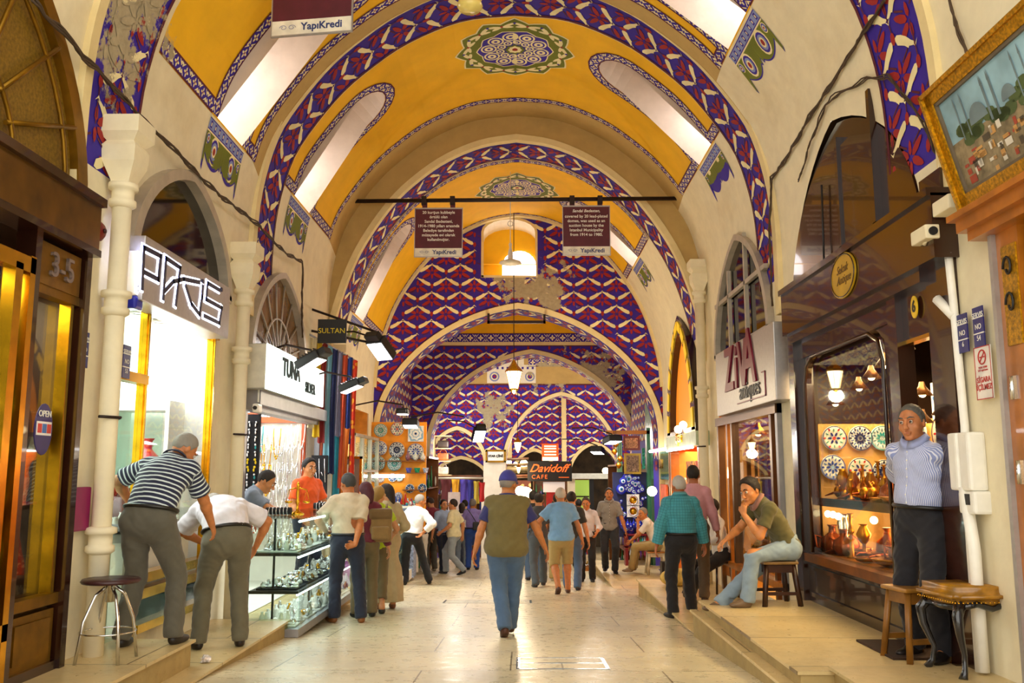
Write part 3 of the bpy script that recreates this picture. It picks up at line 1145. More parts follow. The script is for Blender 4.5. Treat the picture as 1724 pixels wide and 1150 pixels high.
platform('floor_platform_7', 2.15, 4.6, 2.2, 6.15, .23, 'nearest raised stone platform on the right')
platform('floor_platform_8', 1.95, 4.6, 9.5, 14.7, -.2, 'low stone platform wedge before the glazed shops on the right')
platform('floor_platform_9', 1.75, 4.6, 15.2, 21.5, -.55, 'low stone platform where the man in grey walks')
# shop rooms behind the walls
rooms = MB()
def room(mb, sg, y0, y1, z0, z1, d, m=0, ceilm=None, fm=None):
    x0, x1 = sg * 3.14, sg * (3.14 + d)
    mb.add([(x1, y0, z0), (x1, y1, z0), (x1, y1, z1), (x1, y0, z1)], [(0, 1, 2, 3)], m)
    for y in (y0, y1):
        mb.add([(x0, y, z0), (x1, y, z0), (x1, y, z1), (x0, y, z1)], [(0, 1, 2, 3)], m)
    for z, mm in ((z0, m if fm is None else fm), (z1, m if ceilm is None else ceilm)):
        mb.add([(x0, y0, z), (x1, y0, z), (x1, y1, z), (x0, y1, z)], [(0, 1, 2, 3)], mm)
SHOPWHITE = mat('white_shop_lining', 'f6f2ea', .5, 0, .03)
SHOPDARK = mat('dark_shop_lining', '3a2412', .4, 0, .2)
SHOPTAN = mat('tan_shop_lining', 'c08a3c', .45, 0, .15)
SHOPORANGE = mat('orange_shop_lining', 'e07a18', .5, 0, .1)
room(rooms, -1, 2.6, 6.5, .2, 3.15, 1.8, 1)
room(rooms, -1, 6.80, 9.18, .2, 3.0, 1.5, 0)
room(rooms, -1, 10.1, 14.0, -.15, 2.62, 1.5, 0)
room(rooms, -1, 15.0, 18.6, -.4, 2.75, 1.5, 2)
room(rooms, 1, 2.4, 5.5, .2, 3.2, 1.8, 1)
room(rooms, 1, 6.3, 9.9, .2, 3.2, 1.6, 1)
room(rooms, 1, 10.3, 13.7, -.2, 2.9, 1.5, 2)
room(rooms, 1, 14.7, 17.7, -.6, 4.6, 1.8, 3)
struct('wall_shops', rooms, [SHOPWHITE, SHOPDARK, SHOPTAN, SHOPORANGE])
# dark voids behind lunettes
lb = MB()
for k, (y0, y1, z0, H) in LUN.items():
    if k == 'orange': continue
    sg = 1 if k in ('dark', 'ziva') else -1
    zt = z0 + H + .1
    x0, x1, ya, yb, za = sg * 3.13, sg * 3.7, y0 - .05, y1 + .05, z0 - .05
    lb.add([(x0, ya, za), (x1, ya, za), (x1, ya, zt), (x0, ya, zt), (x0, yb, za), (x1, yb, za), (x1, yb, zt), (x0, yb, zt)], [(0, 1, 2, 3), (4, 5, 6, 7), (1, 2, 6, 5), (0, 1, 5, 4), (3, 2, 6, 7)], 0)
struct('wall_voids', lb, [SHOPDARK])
# manholes in the paving
def manhole(x, y, w, d):
    t = thing('manhole_cover', 'double steel-edged manhole cover set in the paving ' + ('nearest the camera' if y < 10 else 'behind the man in the waistcoat'), 'manhole cover', (x, y, floor_z(y)))
    t.rotation_euler = (-math.atan(.055), 0, 0)
    m = MB()
    for a, b in (((-w / 2, -d / 2, .001), (w / 2, -d / 2 + .03, .006)), ((-w / 2, d / 2 - .03, .001), (w / 2, d / 2, .006)), ((-w / 2, -.02, .001), (w / 2, .02, .006)),
                 ((-w / 2, -d / 2, .001), (-w / 2 + .03, d / 2, .006)), ((w / 2 - .03, -d / 2, .001), (w / 2, d / 2, .006))):
        m.box(a, b, 0)
    m.build('frame', STEEL, t)
    for s in (-1, 1):
        MB().box((-w / 2 + .03, min(s * .02, s * d / 2), .0005), (w / 2 - .03, max(s * .02, s * (d / 2 - .03)), .004)).build('cover', FLOORM, t)
manhole(.42, 7.72, .75, .62)
manhole(-.42, 13.6, 1.3, .5)
# ================================================================== people: one continuous surface per body, garments cut from offset surfaces
V3 = lambda *a: np.array(a, float)
def nrm(v):
    return v / (np.linalg.norm(v) + 1e-12)

class Field:
    """smooth union of round cones and ellipsoids"""
    def __init__(s):
        s.p = []
    def cone(s, a, b, ra, rb, k=.025):
        s.p.append(('c', np.array(a, float), np.array(b, float), ra, rb, k))
        return s
    def ell(s, c, r, R=None, k=.03):
        s.p.append(('e', np.array(c, float), np.array(r, float), np.eye(3) if R is None else np.array(R, float), 0, k))
        return s
    def sub(s, c, r, R=None, k=.01):
        s.p.append(('s', np.array(c, float), np.array(r, float), np.eye(3) if R is None else np.array(R, float), 0, k))
        return s
    def grow(s, d):
        o = Field()
        for q in s.p:
            if q[0] == 'c':
                o.p.append(('c', q[1], q[2], q[3] + d, q[4] + d, q[5]))
            else:
                o.p.append((q[0], q[1], q[2] + d, q[3], 0, q[5]))
        return o
    @staticmethod
    def prim(q, P):
        if q[0] == 'c':
            _, a, b, ra, rb, k = q
            ba = b - a
            l = ba @ ba + 1e-12
            h = np.clip(((P - a) @ ba) / l, 0, 1)
            return np.sqrt((((P - a) - h[:, None] * ba) ** 2).sum(1)) - (ra + (rb - ra) * h)
        _, c, r, R, _, k = q
        L = (P - c) @ R.T
        k0 = np.sqrt(((L / r) ** 2).sum(1))
        k1 = np.sqrt(((L / (r * r)) ** 2).sum(1)) + 1e-9
        return np.where(k0 < 1e-6, -min(r), k0 * (k0 - 1) / k1)
    def __call__(s, P):
        d = None
        for q in s.p:
            e = Field.prim(q, P)
            k = q[5]
            if d is None:
                d = e
            elif q[0] == 's':
                h = np.clip(.5 - .5 * (d + e) / k, 0, 1)
                d = d + (-e - d) * h + k * h * (1 - h)
            else:
                h = np.clip(.5 + .5 * (d - e) / k, 0, 1)
                d = d + (e - d) * h - k * h * (1 - h)
        return d
    def box(s, pad=.03):
        lo, hi = [], []
        for q in s.p:
            if q[0] == 's': continue
            if q[0] == 'c':
                lo.append(np.minimum(q[1] - q[3], q[2] - q[4])); hi.append(np.maximum(q[1] + q[3], q[2] + q[4]))
            else:
                m = max(q[2])
                lo.append(q[1] - m); hi.append(q[1] + m)
        return np.min(lo, 0) - pad, np.max(hi, 0) + pad

def mesh_field(f, lo, hi, h):
    """surface nets over a sparse grid"""
    B = 8
    n = (np.ceil((hi - lo) / h / B).astype(int)) * B + 1
    n = np.maximum(n, B + 1)
    nb = (n - 1) // B
    F = np.full(n, 1.0, np.float32)
    I, J, K = np.meshgrid(*[np.arange(k) for k in nb], indexing='ij')
    blk = np.stack([I.ravel(), J.ravel(), K.ravel()], 1)
    cen = lo + (blk * B + B / 2) * h
    d = f(cen)
    act = np.abs(d) < B * h * .9 + .035
    for (b, dd) in zip(blk[~act], d[~act]):
        if dd < 0:
            F[b[0] * B:b[0] * B + B + 1, b[1] * B:b[1] * B + B + 1, b[2] * B:b[2] * B + B + 1] = -1
    g = np.arange(B + 1)
    gi, gj, gk = np.meshgrid(g, g, g, indexing='ij')
    off = np.stack([gi.ravel(), gj.ravel(), gk.ravel()], 1)
    A = blk[act]
    for c0 in range(0, len(A), 250):
        Ac = A[c0:c0 + 250]
        ix = (Ac[:, None, :] * B + off[None]).reshape(-1, 3)
        F[ix[:, 0], ix[:, 1], ix[:, 2]] = f(lo + ix * h)
    S = F < 0
    c = [S[dx:n[0] - 1 + dx, dy:n[1] - 1 + dy, dz:n[2] - 1 + dz] for dx in (0, 1) for dy in (0, 1) for dz in (0, 1)]
    tot = sum(x.astype(np.int8) for x in c)
    cells = np.argwhere((tot > 0) & (tot < 8))
    if len(cells) == 0:
        return np.zeros((0, 3)), []
    idx = np.full(n - 1, -1, np.int64)
    idx[cells[:, 0], cells[:, 1], cells[:, 2]] = np.arange(len(cells))
    acc = np.zeros((len(cells), 3))
    cnt = np.zeros(len(cells))
    cor = [(dx, dy, dz) for dx in (0, 1) for dy in (0, 1) for dz in (0, 1)]
    for a in range(8):
        for b in range(a + 1, 8):
            if sum(abs(cor[a][q] - cor[b][q]) for q in range(3)) != 1: continue
            ca = cells + cor[a]; cb = cells + cor[b]
            fa = F[ca[:, 0], ca[:, 1], ca[:, 2]]; fb = F[cb[:, 0], cb[:, 1], cb[:, 2]]
            m = (fa < 0) != (fb < 0)
            t = np.where(m, fa / np.where(m, fa - fb, 1), 0)
            t = np.clip(t, .02, .98)
            acc += np.where(m[:, None], ca + (cb - ca) * t[:, None], 0)
            cnt += m
    V = lo + acc / cnt[:, None] * h
    Q = []
    for ax in range(3):
        a1, a2 = [(1, 2), (2, 0), (0, 1)][ax]
        sl0 = [slice(1, n[q] - 1) for q in range(3)]
        sl0[ax] = slice(0, n[ax] - 1)
        sl1 = list(sl0)
        sl1[ax] = slice(1, n[ax])
        A0 = S[tuple(sl0)]; A1 = S[tuple(sl1)]
        e = np.argwhere(A0 != A1)
        if len(e) == 0: continue
        sg = A0[e[:, 0], e[:, 1], e[:, 2]]
        base = e.copy()
        for q in range(3):
            if q != ax: base[:, q] += 1
        def cell(d1, d2):
            b = base.copy()
            b[:, a1] -= d1; b[:, a2] -= d2
            return idx[b[:, 0], b[:, 1], b[:, 2]]
        q4 = np.stack([cell(1, 1), cell(0, 1), cell(0, 0), cell(1, 0)], 1)
        q4[~sg] = q4[~sg][:, ::-1]
        Q.append(q4)
    Q = np.concatenate(Q)
    Q = Q[(Q >= 0).all(1)]
    return V, Q

def mesh_obj(name, V, Q, mats, parent=None, uv=None, mi=None):
    me = bpy.data.meshes.new(name)
    me.vertices.add(len(V))
    me.vertices.foreach_set('co', np.asarray(V, np.float32).ravel())
    me.loops.add(len(Q) * 4)
    me.loops.foreach_set('vertex_index', np.asarray(Q, np.int32).ravel())
    me.polygons.add(len(Q))
    me.polygons.foreach_set('loop_start', np.arange(0, len(Q) * 4, 4, dtype=np.int32))
    me.polygons.foreach_set('use_smooth', np.ones(len(Q), bool))
    me.update(calc_edges=True)
    me.validate()
    for m in (mats if isinstance(mats, (list, tuple)) else [mats]):
        me.materials.append(m)
    if uv is not None:
        l = me.uv_layers.new(name='UVMap')
        vi = np.zeros(len(me.loops), np.int32)
        me.loops.foreach_get('vertex_index', vi)
        l.data.foreach_set('uv', uv[vi].astype(np.float32).ravel())
    o = bpy.data.objects.new(name, me)
    COL.objects.link(o)
    if parent: o.parent = parent
    return o

def folds(P, a, f=1.0, ph=0):
    x, y, z = P[:, 0] * f, P[:, 1] * f, P[:, 2] * f
    return a * (np.sin(26 * x + 3.0 * np.sin(9 * z + ph) + ph) * np.sin(17 * z + 4 * np.sin(8 * y + ph)) * .6 +
                np.sin(33 * y + 4 * np.sin(11 * z + 2 * ph)) * np.sin(23 * z + 3 * np.sin(14 * x)) * .5 + .4 * np.sin(55 * z + 6 * np.sin(13 * x + ph) + 5 * np.sin(11 * y)))

def cloth(name, c, pattern=None, c2='ffffff', per=.02, rough=.85, duty=.5):
    key = 'cloth_' + name
    if key in MATS:
        return MATS[key]
    m = bpy.data.materials.new(key)
    m.use_nodes = True
    t = NT(m)
    t.b.inputs['Roughness'].default_value = rough
    t.b.inputs['Sheen Weight'].default_value = .15
    a = lin(c)
    f = t.noise(14, 4)
    base = t.ramp(f, [(.25, tuple(x * .82 for x in a[:3]) + (1,)), (.75, a)])
    if pattern:
        uv = t.new('ShaderNodeUVMap')
        x = t.sepxyz(uv.outputs[0])
        def lines(o, p, d):
            fr = t.math('FRACT', t.math('DIVIDE', o, p))
            return t.math('LESS_THAN', fr, d)
        if pattern == 'h': k = lines(x[1], per, duty)
        elif pattern == 'v': k = lines(x[0], per, duty)
        elif pattern == 'plaid': k = t.math('MAXIMUM', lines(x[0], per, duty), lines(x[1], per, duty))
        base = t.mix(k, base, lin(c2))
    t.link(base, t.b.inputs['Base Color'])
    t.bump(t.noise(180, 2), .1)
    MATS[key] = m
    return m

def skin(c):
    key = 'skin_' + c
    if key in MATS: return MATS[key]
    m = mat(key, c, .5, 0, .10, 22)
    m.node_tree.nodes['Principled BSDF'].inputs['Subsurface Weight'].default_value = .08
    m.node_tree.nodes['Principled BSDF'].inputs['Subsurface Scale'].default_value = .02
    return m

def ik(a, c, l1, l2, hint):
    d = c - a
    L = np.linalg.norm(d)
    if L > (l1 + l2) * .998:
        c = a + d / L * (l1 + l2) * .998
        d = c - a
        L = np.linalg.norm(d)
    u = d / L
    x = (l1 * l1 - l2 * l2 + L * L) / (2 * L)
    hgt = sqrt(max(0, l1 * l1 - x * x))
    hv = hint - u * (hint @ u)
    hv = nrm(hv)
    return a + u * x + hv * hgt, c

def rot(ax, deg):
    a = nrm(np.array(ax, float)); t = radians(deg)
    K = np.array([[0, -a[2], a[1]], [a[2], 0, -a[0]], [-a[1], a[0], 0]])
    return np.eye(3) + sin(t) * K + (1 - cos(t)) * K @ K

def hand_prims(F, w, d, nrml, side, curl=25, s=1.0, spread=1.0):
    """w wrist, d along the hand, nrml back-of-hand normal, side: +1 when the thumb lies along +lateral"""
    d = nrm(d)
    nrml = nrm(nrml - d * (nrml @ d))
    lat = np.cross(d, nrml) * side
    R = np.stack([lat, d, nrml])
    F.ell(w + d * .045 * s, (.038 * s, .052 * s, .016 * s), R, .012)
    for i in range(4):
        a = (1.5 - i) / 1.5
        base = w + d * (.082 + (.006, .010, .006, -.004)[i]) * s + lat * a * .028 * s
        L = (.040, .045, .041, .031)[i] * s
        ax = np.cross(nrml, d)
        dd = rot(nrml, 0) @ nrm(d + lat * a * .10 * spread)
        c1 = dd * cos(radians(curl)) - nrml * sin(radians(curl))
        c2 = dd * cos(radians(curl * 2.1)) - nrml * sin(radians(curl * 2.1))
        p1 = base + c1 * L
        p2 = p1 + c2 * L * .85
        F.cone(base - d * .02 * s, p1, .0092 * s, .0086 * s, .004)
        F.cone(p1, p2, .0084 * s, .007 * s, .003)
    b = w + d * .018 * s + lat * .026 * s
    t1 = b + nrm(d * .75 + lat * .65 - nrml * .25) * .042 * s
    t2 = t1 + nrm(d * .95 + lat * .15 - nrml * .3) * .032 * s
    F.cone(b, t1, .0125 * s, .0105 * s, .006)
    F.cone(t1, t2, .0102 * s, .0085 * s, .003)

SHOE = {}
def person(label, loc, rz, H=1.72, h=.011, skinc='c98d5e', group=None,
           bend=(0, 4), side=0, twist=0, pel=(0, 0, None), feet=((-.10, 0, 0), (.10, 0, 0)), fyaw=(8, 8), knee=(None, None), fpitch=(0, 0),
           hands=((-.30, .02, .80), (.30, .02, .80)), elbow=((-.5, -1, 0), (.5, -1, 0)), hcurl=(30, 30), hnorm=(None, None), hdir=(None, None),
           head=(0, 0, 0), build=1.0, belly=0.0, female=False,
           shirt=None, sleeve=.55, hem=.02, shirt_loose=.016, trousers=None, tlen=1.0, tloose=.016, shoes='2a1c14', bare=False,
           hair='2a211c', hairstyle='short', collar=None, belt=None, dress=None, vest=None, stache=None, cap=None, buttons=False, cat='person'):
    """A clothed figure. Local frame: faces +y, right hand side +x, z up from the soles."""
    s = H / 1.72
    T = thing('person', label, cat, loc, rz, group)
    X, Y, Z = V3(1, 0, 0), V3(0, 1, 0), V3(0, 0, 1)
    pz = pel[2] if pel[2] is not None else .925 * s
    Pv = V3(pel[0], pel[1], pz)
    b = build
    R1 = rot(Y, side) @ rot(X, -bend[0])
    R2 = rot(Y, side) @ rot(Z, twist) @ rot(X, -bend[1] - bend[0])
    Rm = rot(Y, side) @ rot(Z, twist / 2) @ rot(X, -bend[0] - bend[1] / 2)
    bel = Pv + R1 @ (Z * .14 * s)
    che = bel + Rm @ (Z * .10 * s) + R2 @ (Z * .11 * s)
    nek = che + R2 @ (Z * .185 * s) + R2 @ (Y * -.01)
    shw = (.138 if female else .155) * s * (.5 + .5 * b)
    sh = [che + R2 @ V3(q * shw, -.01, .100 * s) for q in (-1, 1)]
    hip = [Pv + R1 @ V3(q * .088 * s * (.6 + .4 * b), 0, -.02 * s) for q in (-1, 1)]
    RH = rot(Z, head[0]) @ rot(X, -head[1]) @ rot(Y, head[2])
    if head[1] is not None:
        RH = rot(Z, head[0]) @ rot(X, -head[1]) @ rot(Y, head[2])
    neckdir = nrm(.55 * (R2 @ Z) + .45 * (RH @ Z))
    hc = nek + neckdir * .125 * s + RH @ (Y * .018)
    HX, HY, HZ = RH @ X, RH @ Y, RH @ Z
    RHm = np.stack([HX, HY, HZ])
    hs = (s + 1) / 2 * (1.0 if female else 1.06)
    # limbs
    ank, kn, fdir = [], [], []
    for i, q in enumerate((-1, 1)):
        f = V3(*feet[i])
        a = f + Z * .085 * s
        if fpitch[i]:
            a = f + rot(X, fpitch[i]) @ V3(0, 0, .085 * s)
        k, a = ik(hip[i], a, .425 * s, .415 * s, V3(*(knee[i] or (q * .12, 1, 0.05))))
        ank.append(a); kn.append(k)
        fdir.append(rot(Z, -q * fyaw[i]) @ rot(X, fpitch[i]) @ Y)
    elb, wr, hd = [], [], []
    for i, q in enumerate((-1, 1)):
        e, w = ik(sh[i], V3(*hands[i]), .285 * s, .25 * s, V3(*elbow[i]))
        elb.append(e); wr.append(w)
        hd.append(nrm(V3(*hdir[i])) if hdir[i] else nrm(w - e))
    R1m, R2m, Rmm = np.stack([R1 @ X, R1 @ Y, R1 @ Z]), np.stack([R2 @ X, R2 @ Y, R2 @ Z]), np.stack([Rm @ X, Rm @ Y, Rm @ Z])
    bw = b * s
    def torso(F, g):
        F.ell(Pv + R1 @ V3(0, -.005, 0), (.155 * bw + g, .105 * bw + g, .12 * s + g), R1m, .05)
        F.ell(bel + Rm @ V3(0, .01 + belly * .5, .02), (.140 * bw + g + belly * .3, .098 * bw + g + belly, .14 * s + g), Rmm, .06)
        F.ell(che + R2 @ V3(0, 0, -.01), (.158 * bw + g, .103 * bw + g, .16 * s + g), R2m, .06)
        if female:
            for q in (-1, 1):
                F.ell(che + R2 @ V3(q * .065, .085, -.02), (.055 + g * .5, .05 + g * .5, .055 + g * .5), R2m, .04)
        gs = min(g * .72, .033)
        F.cone(sh[0], sh[1], .046 * s + gs, .046 * s + gs, .045)
        for q_ in (0, 1):
            F.cone(nek - R2 @ Z * .02, sh[q_] + R2 @ Z * .005, .046 * s + gs * .8, .040 * s + gs * .8, .04)
        F.cone(nek - R2 @ Z * .05, nek + R2 @ Z * .02, .075 * s + g * .6, .056 * s + g * .3, .05)
    # ---- body (skin)
    F = Field()
    torso(F, -.012)
    F.cone(nek - R2 @ Z * .02, hc - HZ * .06 - HY * .015, .056 * s, .054 * s, .03)
    if bare:
        tr = (.088, .062, .060, .042)
    else:
        tr = (.070, .050, .048, .036)
    for i in (0, 1):
        F.cone(hip[i], kn[i], tr[0] * s * b, tr[1] * s, .04)
        mid = kn[i] + (ank[i] - kn[i]) * .3 + nrm(np.cross(X, ank[i] - kn[i])) * 0
        F.cone(kn[i], mid, tr[1] * s, tr[2] * s, .03)
        F.cone(mid, ank[i], tr[2] * s, tr[3] * s, .03)
        F.cone(ank[i], ank[i] + fdir[i] * .10 - Z * .045 * cos(radians(fpitch[i])), .036, .026, .03)
        F.cone(sh[i], elb[i], .048 * s, .040 * s, .03)
        fm = elb[i] + (wr[i] - elb[i]) * .3
        F.cone(elb[i], fm, .040 * s, .041 * s, .02)
        F.cone(fm, wr[i], .041 * s, .026 * s, .02)
        q = (-1, 1)[i]
        hn = V3(*hnorm[i]) if hnorm[i] else nrm(q * X + .2 * Y)
        dd = hd[i]
        sd = 1 if np.cross(dd, nrm(hn - dd * (hn @ dd))) @ (Y + .3 * Z) > 0 else -1
        hand_prims(F, wr[i], dd, hn, sd, hcurl[i], .98 * s)
    hp = lambda x, y, z: hc + RH @ V3(x, y, z) * hs
    def el(x, y, z, r, k=.02):
        F.ell(hp(x, y, z), np.array(r) * hs, RHm, k)
    el(0, -.012, .022, (.074, .092, .096))
    el(0, .022, -.045, (.056, .062, .068), .03)
    el(0, .062, -.098, (.024, .018, .016), .02)
    for q in (-1, 1):
        el(q * .046, .045, -.028, (.022, .028, .024), .02)
        F.sub(hp(q * .032, .096, .006), np.array((.020, .016, .013)) * hs, RHm, .010)
        F.cone(hp(q * .012, .088, .028), hp(q * .048, .074, .028), .008 * hs, .007 * hs, .008)
        F.ell(hp(q * .077, -.012, -.008), np.array((.008, .019, .031)) * hs, RHm @ rot(Z, q * 18), .008)
        F.ell(hp(q * .031, .079, .006), np.array((.0145, .0125, .0085)) * hs, RHm, .003)
        el(q * .013, .100, -.036, (.009, .010, .008), .006)
    F.cone(hp(0, .084, .018), hp(0, .108, -.030), .009 * hs, .013 * hs, .012)
    el(0, .086, -.063, (.025, .012, .0065), .005)
    el(0, .084, -.074, (.021, .012, .0070), .005)
    lo, hi = F.box()
    lo[2] = max(lo[2], -.02)
    Vv, Q = mesh_field(F, lo, hi, h)
    SK = skin(skinc)
    body = mesh_obj('body', Vv, Q, SK, T)
    # small facial parts
    if h < .016:
        for q in (-1, 1):
            e = MB()
            e.ball((0, 0, 0), .0125 * hs, 12, 0)
            Me = Matrix.Translation(Vector(hp(q * .031, .0805, .006)))
            e.v = [tuple(Me @ Vector(p)) for p in e.v]
            fwd = RH @ Y
            o = e.build('eye', [mat('eye_white', 'c8bcae', .3), mat('eye_iris', '2a1a10', .2)], T)
            for p in o.data.polygons:
                cc = Vector(p.center) - Me.translation
                if cc.normalized().dot(Vector(fwd)) > .80: p.material_index = 1
            br = MB()
            br.tube([hp(q * .014, .096, .029), hp(q * .032, .094, .037), hp(q * .052, .078, .032)], [.004 * hs, .005 * hs, .0025 * hs], 6, 0)
            br.build('eyebrow', mat('hair_' + hair, hair, .7), T)
        lp = MB()
        lp.tube([hp(-.022, .088, -.068), hp(0, .0985, -.066), hp(.022, .088, -.068)], [.002, .0048, .002], 6, 0)
        lp.build('lips', mat('lip_skin', 'a45c48', .5), T)
    if stache:
        sm = MB()
        sm.tube([hp(-.028, .088, -.056), hp(0, .101, -.050), hp(.028, .088, -.056)], [.003, .0065, .003], 6, 0)
        sm.build('moustache', mat('hair_' + stache, stache, .8), T)
    # ---- hair
    if hairstyle != 'none':
        G = Field()
        thk = {'short': .007, 'thin': .004, 'full': .013, 'long': .016, 'bun': .014}[hairstyle]
        G.ell(hp(0, -.014, .026), (np.array((.075, .092, .096)) + thk) * hs, RHm, .02)
        if hairstyle == 'full':
            G.ell(hp(0, .035, .085), np.array((.06, .05, .032)) * hs, RHm, .03)
        if hairstyle in ('long',):
            G.ell(hp(0, -.075, -.06), np.array((.075, .05, .13)) * hs, RHm, .04)
        if hairstyle == 'bun':
            G.ell(hp(0, -.09, -.03), np.array((.065, .055, .075)) * hs, RHm, .03)
            G.ell(hp(0, -.10, -.10), np.array((.045, .04, .07)) * hs, RHm, .03)
        nn = nrm(HY * .90 - HZ * .44)
        c0 = hc + (HY * .045 + HZ * .068) * hs
        low = {'short': -.050, 'thin': -.045, 'full': -.055, 'long': -.30, 'bun': -.30}[hairstyle]
        def hf(Pp, G=G, nn=nn, c0=c0):
            d = G(Pp)
            u = (Pp - hc) @ HZ
            y = (Pp - hc) @ HY
            x = np.abs((Pp - hc) @ HX)
            pl_ = np.maximum((Pp - c0) @ nn, low * hs - u - .2 * np.minimum(0, y + .03))
            d = np.maximum(d + thk * .7 * (1 - np.clip(-pl_ / .025, 0, 1)), pl_)
            # around the ears
            if hairstyle in ('short', 'thin', 'full'):
                d = np.maximum(d, np.minimum(np.minimum(-.004 - u, y + .055), .2))
                if hairstyle == 'thin':
                    d = np.maximum(d, np.minimum(u - .055, .2) * .8)
            return d + folds(Pp, .0022, 5.0, rz) + folds(Pp, .0015, 11.0)
        lo, hi = G.box(.01)
        Vh, Qh = mesh_field(hf, lo, hi, min(h, .008) * (.8 if h < .009 else 1))
        if len(Qh): mesh_obj('hair', Vh, Qh, mat('hair_' + hair, hair, .85, 0, .3, 90), T)
    # ---- trousers
    if trousers is not None:
        G = Field()
        g = tloose
        G.ell(Pv + R1 @ V3(0, -.008, -.005), (.158 * bw + g, .110 * bw + g, .13 * s + g), R1m, .05)
        G.ell(bel + Rm @ V3(0, .006 + belly * .4, -.04), (.140 * bw + g, .098 * bw + g + belly * .8, .10 * s), Rmm, .05)
        for i in (0, 1):
            end = ank[i] - nrm(ank[i] - kn[i]) * .0
            stp = kn[i] + (end - kn[i]) * min(1, max(0, (tlen - .5) * 2))
            if tlen <= .5:
                stp = hip[i] + (kn[i] - hip[i]) * tlen * 2
                G.cone(hip[i], stp, .088 * bw + g, .085 * s + g, .04)
            else:
                G.cone(hip[i], kn[i], .088 * bw + g, .058 * s + g, .04)
                G.cone(kn[i], stp, .058 * s + g, .052 * s + g * 1.1, .03)
        wl_ = Pv + R1 @ (Z * .10 * s)
        up = R1 @ Z
        cuts = []
        for i in (0, 1):
            dn = nrm(ank[i] - kn[i]) if tlen > .5 else nrm(kn[i] - hip[i])
            base = (kn[i] + (ank[i] - kn[i]) * min(1, (tlen - .5) * 2)) if tlen > .5 else hip[i] + (kn[i] - hip[i]) * tlen * 2
            cuts.append((base + dn * (.035 if tlen >= 1 else 0), dn))
        def tf(Pp, G=G):
            d = G(Pp) + folds(Pp, .0052, .8, rz) + folds(Pp, .0028, 1.7, rz + 1)
            d = np.maximum(d, (Pp - wl_) @ up)
            for (c, dn) in cuts:
                near = np.sqrt(((Pp - c) ** 2).sum(1)) < .2
                d = np.where(near, np.maximum(d, (Pp - c) @ dn), d)
            return d
        lo, hi = G.box()
        Vt, Qt = mesh_field(tf, lo, hi, h * 1.15)
        mesh_obj('shorts' if tlen <= .6 else 'trousers', Vt, Qt, trousers, T)
    if belt:
        G = Field()
        bb = MB()
        pts = []
        for k in range(24):
            a = 2 * pi * k / 24
            pts.append(Pv + R1 @ V3(cos(a) * (.158 * bw + tloose), .002 + belly * .3 + sin(a) * (.112 * bw + tloose + belly * .5), .082 * s))
        bb.tube(pts, .016, 6, 0, closed=True)
        bb.build('belt', mat('belt_' + belt, belt, .4), T)
    # ---- shirt
    def shirt_mesh(name, m, g, slv, hemz, ph, open_front=False, neckcut=.02):
        G = Field()
        torso(G, g)
        lowc = Pv + R1 @ (Z * hemz * s)
        if hemz < .06:
            G.ell(Pv + R1 @ V3(0, belly * .2, .0), (.160 * bw + g, .115 * bw + g, .14 * s), R1m, .05)
        arm = Field()
        scut = []
        for i in (0, 1):
            if slv <= 0:
                continue
            if slv <= 1:
                e = sh[i] + (elb[i] - sh[i]) * slv
                arm.cone(sh[i], e, .050 * s + g * .8, (.052 - .002 * slv) * s + g, .03)
                if slv < 1.0: scut.append((e, nrm(elb[i] - sh[i])))
            else:
                arm.cone(sh[i], elb[i], .050 * s + g * .8, .044 * s + g, .03)
                e = elb[i] + (wr[i] - elb[i]) * min(1, slv - 1)
                arm.cone(elb[i], e, .046 * s + g, .034 * s + g, .03)
                scut.append((e, nrm(wr[i] - elb[i])))
        upn = R2 @ Z
        nc = nek + upn * neckcut
        dn = R1 @ Z
        def f(Pp):
            d = np.maximum(G(Pp), -((Pp - lowc) @ dn))
            if arm.p:
                e2 = arm(Pp)
                hh = np.clip(.5 + .5 * (d - e2) / .03, 0, 1)
                d = d + (e2 - d) * hh - .03 * hh * (1 - hh)
            d = d + folds(Pp, .0052, .75, ph) + folds(Pp, .0028, 1.6, ph)
            r = np.sqrt(((Pp - nc) ** 2).sum(1))
            d = np.where(r < .14, np.maximum(d, (Pp - nc) @ upn), d)
            for (c, n_) in scut:
                near = np.sqrt(((Pp - c) ** 2).sum(1)) < .12
                d = np.where(near, np.maximum(d, (Pp - c) @ n_), d)
            return d
        lo, hi = G.box()
        if arm.p:
            l2, h2 = arm.box()
            lo, hi = np.minimum(lo, l2), np.maximum(hi, h2)
        Vs, Qs = mesh_field(f, lo, hi, h)
        # cloth coordinates: along the spine, or along the sleeve
        dt = np.min([Field.prim(p, Vs) for p in G.p[:4]], 0)
        v = (Vs - Pv) @ nrm(.5 * (R1 @ Z) + .5 * (R2 @ Z))
        u = (Vs - Pv) @ (R2 @ X)
        dep = (Vs - Pv) @ (R2 @ Y)
        u = np.arctan2(dep, u) * .16
        for c in arm.p:
            da = Field.prim(c, Vs)
            ax = nrm(c[2] - c[1])
            m_ = (da < dt - .012)
            v = np.where(m_, .4 - (Vs - c[1]) @ ax, v)
            pr = nrm(np.cross(ax, Y + .1 * X))
            pq = np.cross(ax, pr)
            u = np.where(m_, np.arctan2((Vs - c[1]) @ pr, (Vs - c[1]) @ pq) * .06, u)
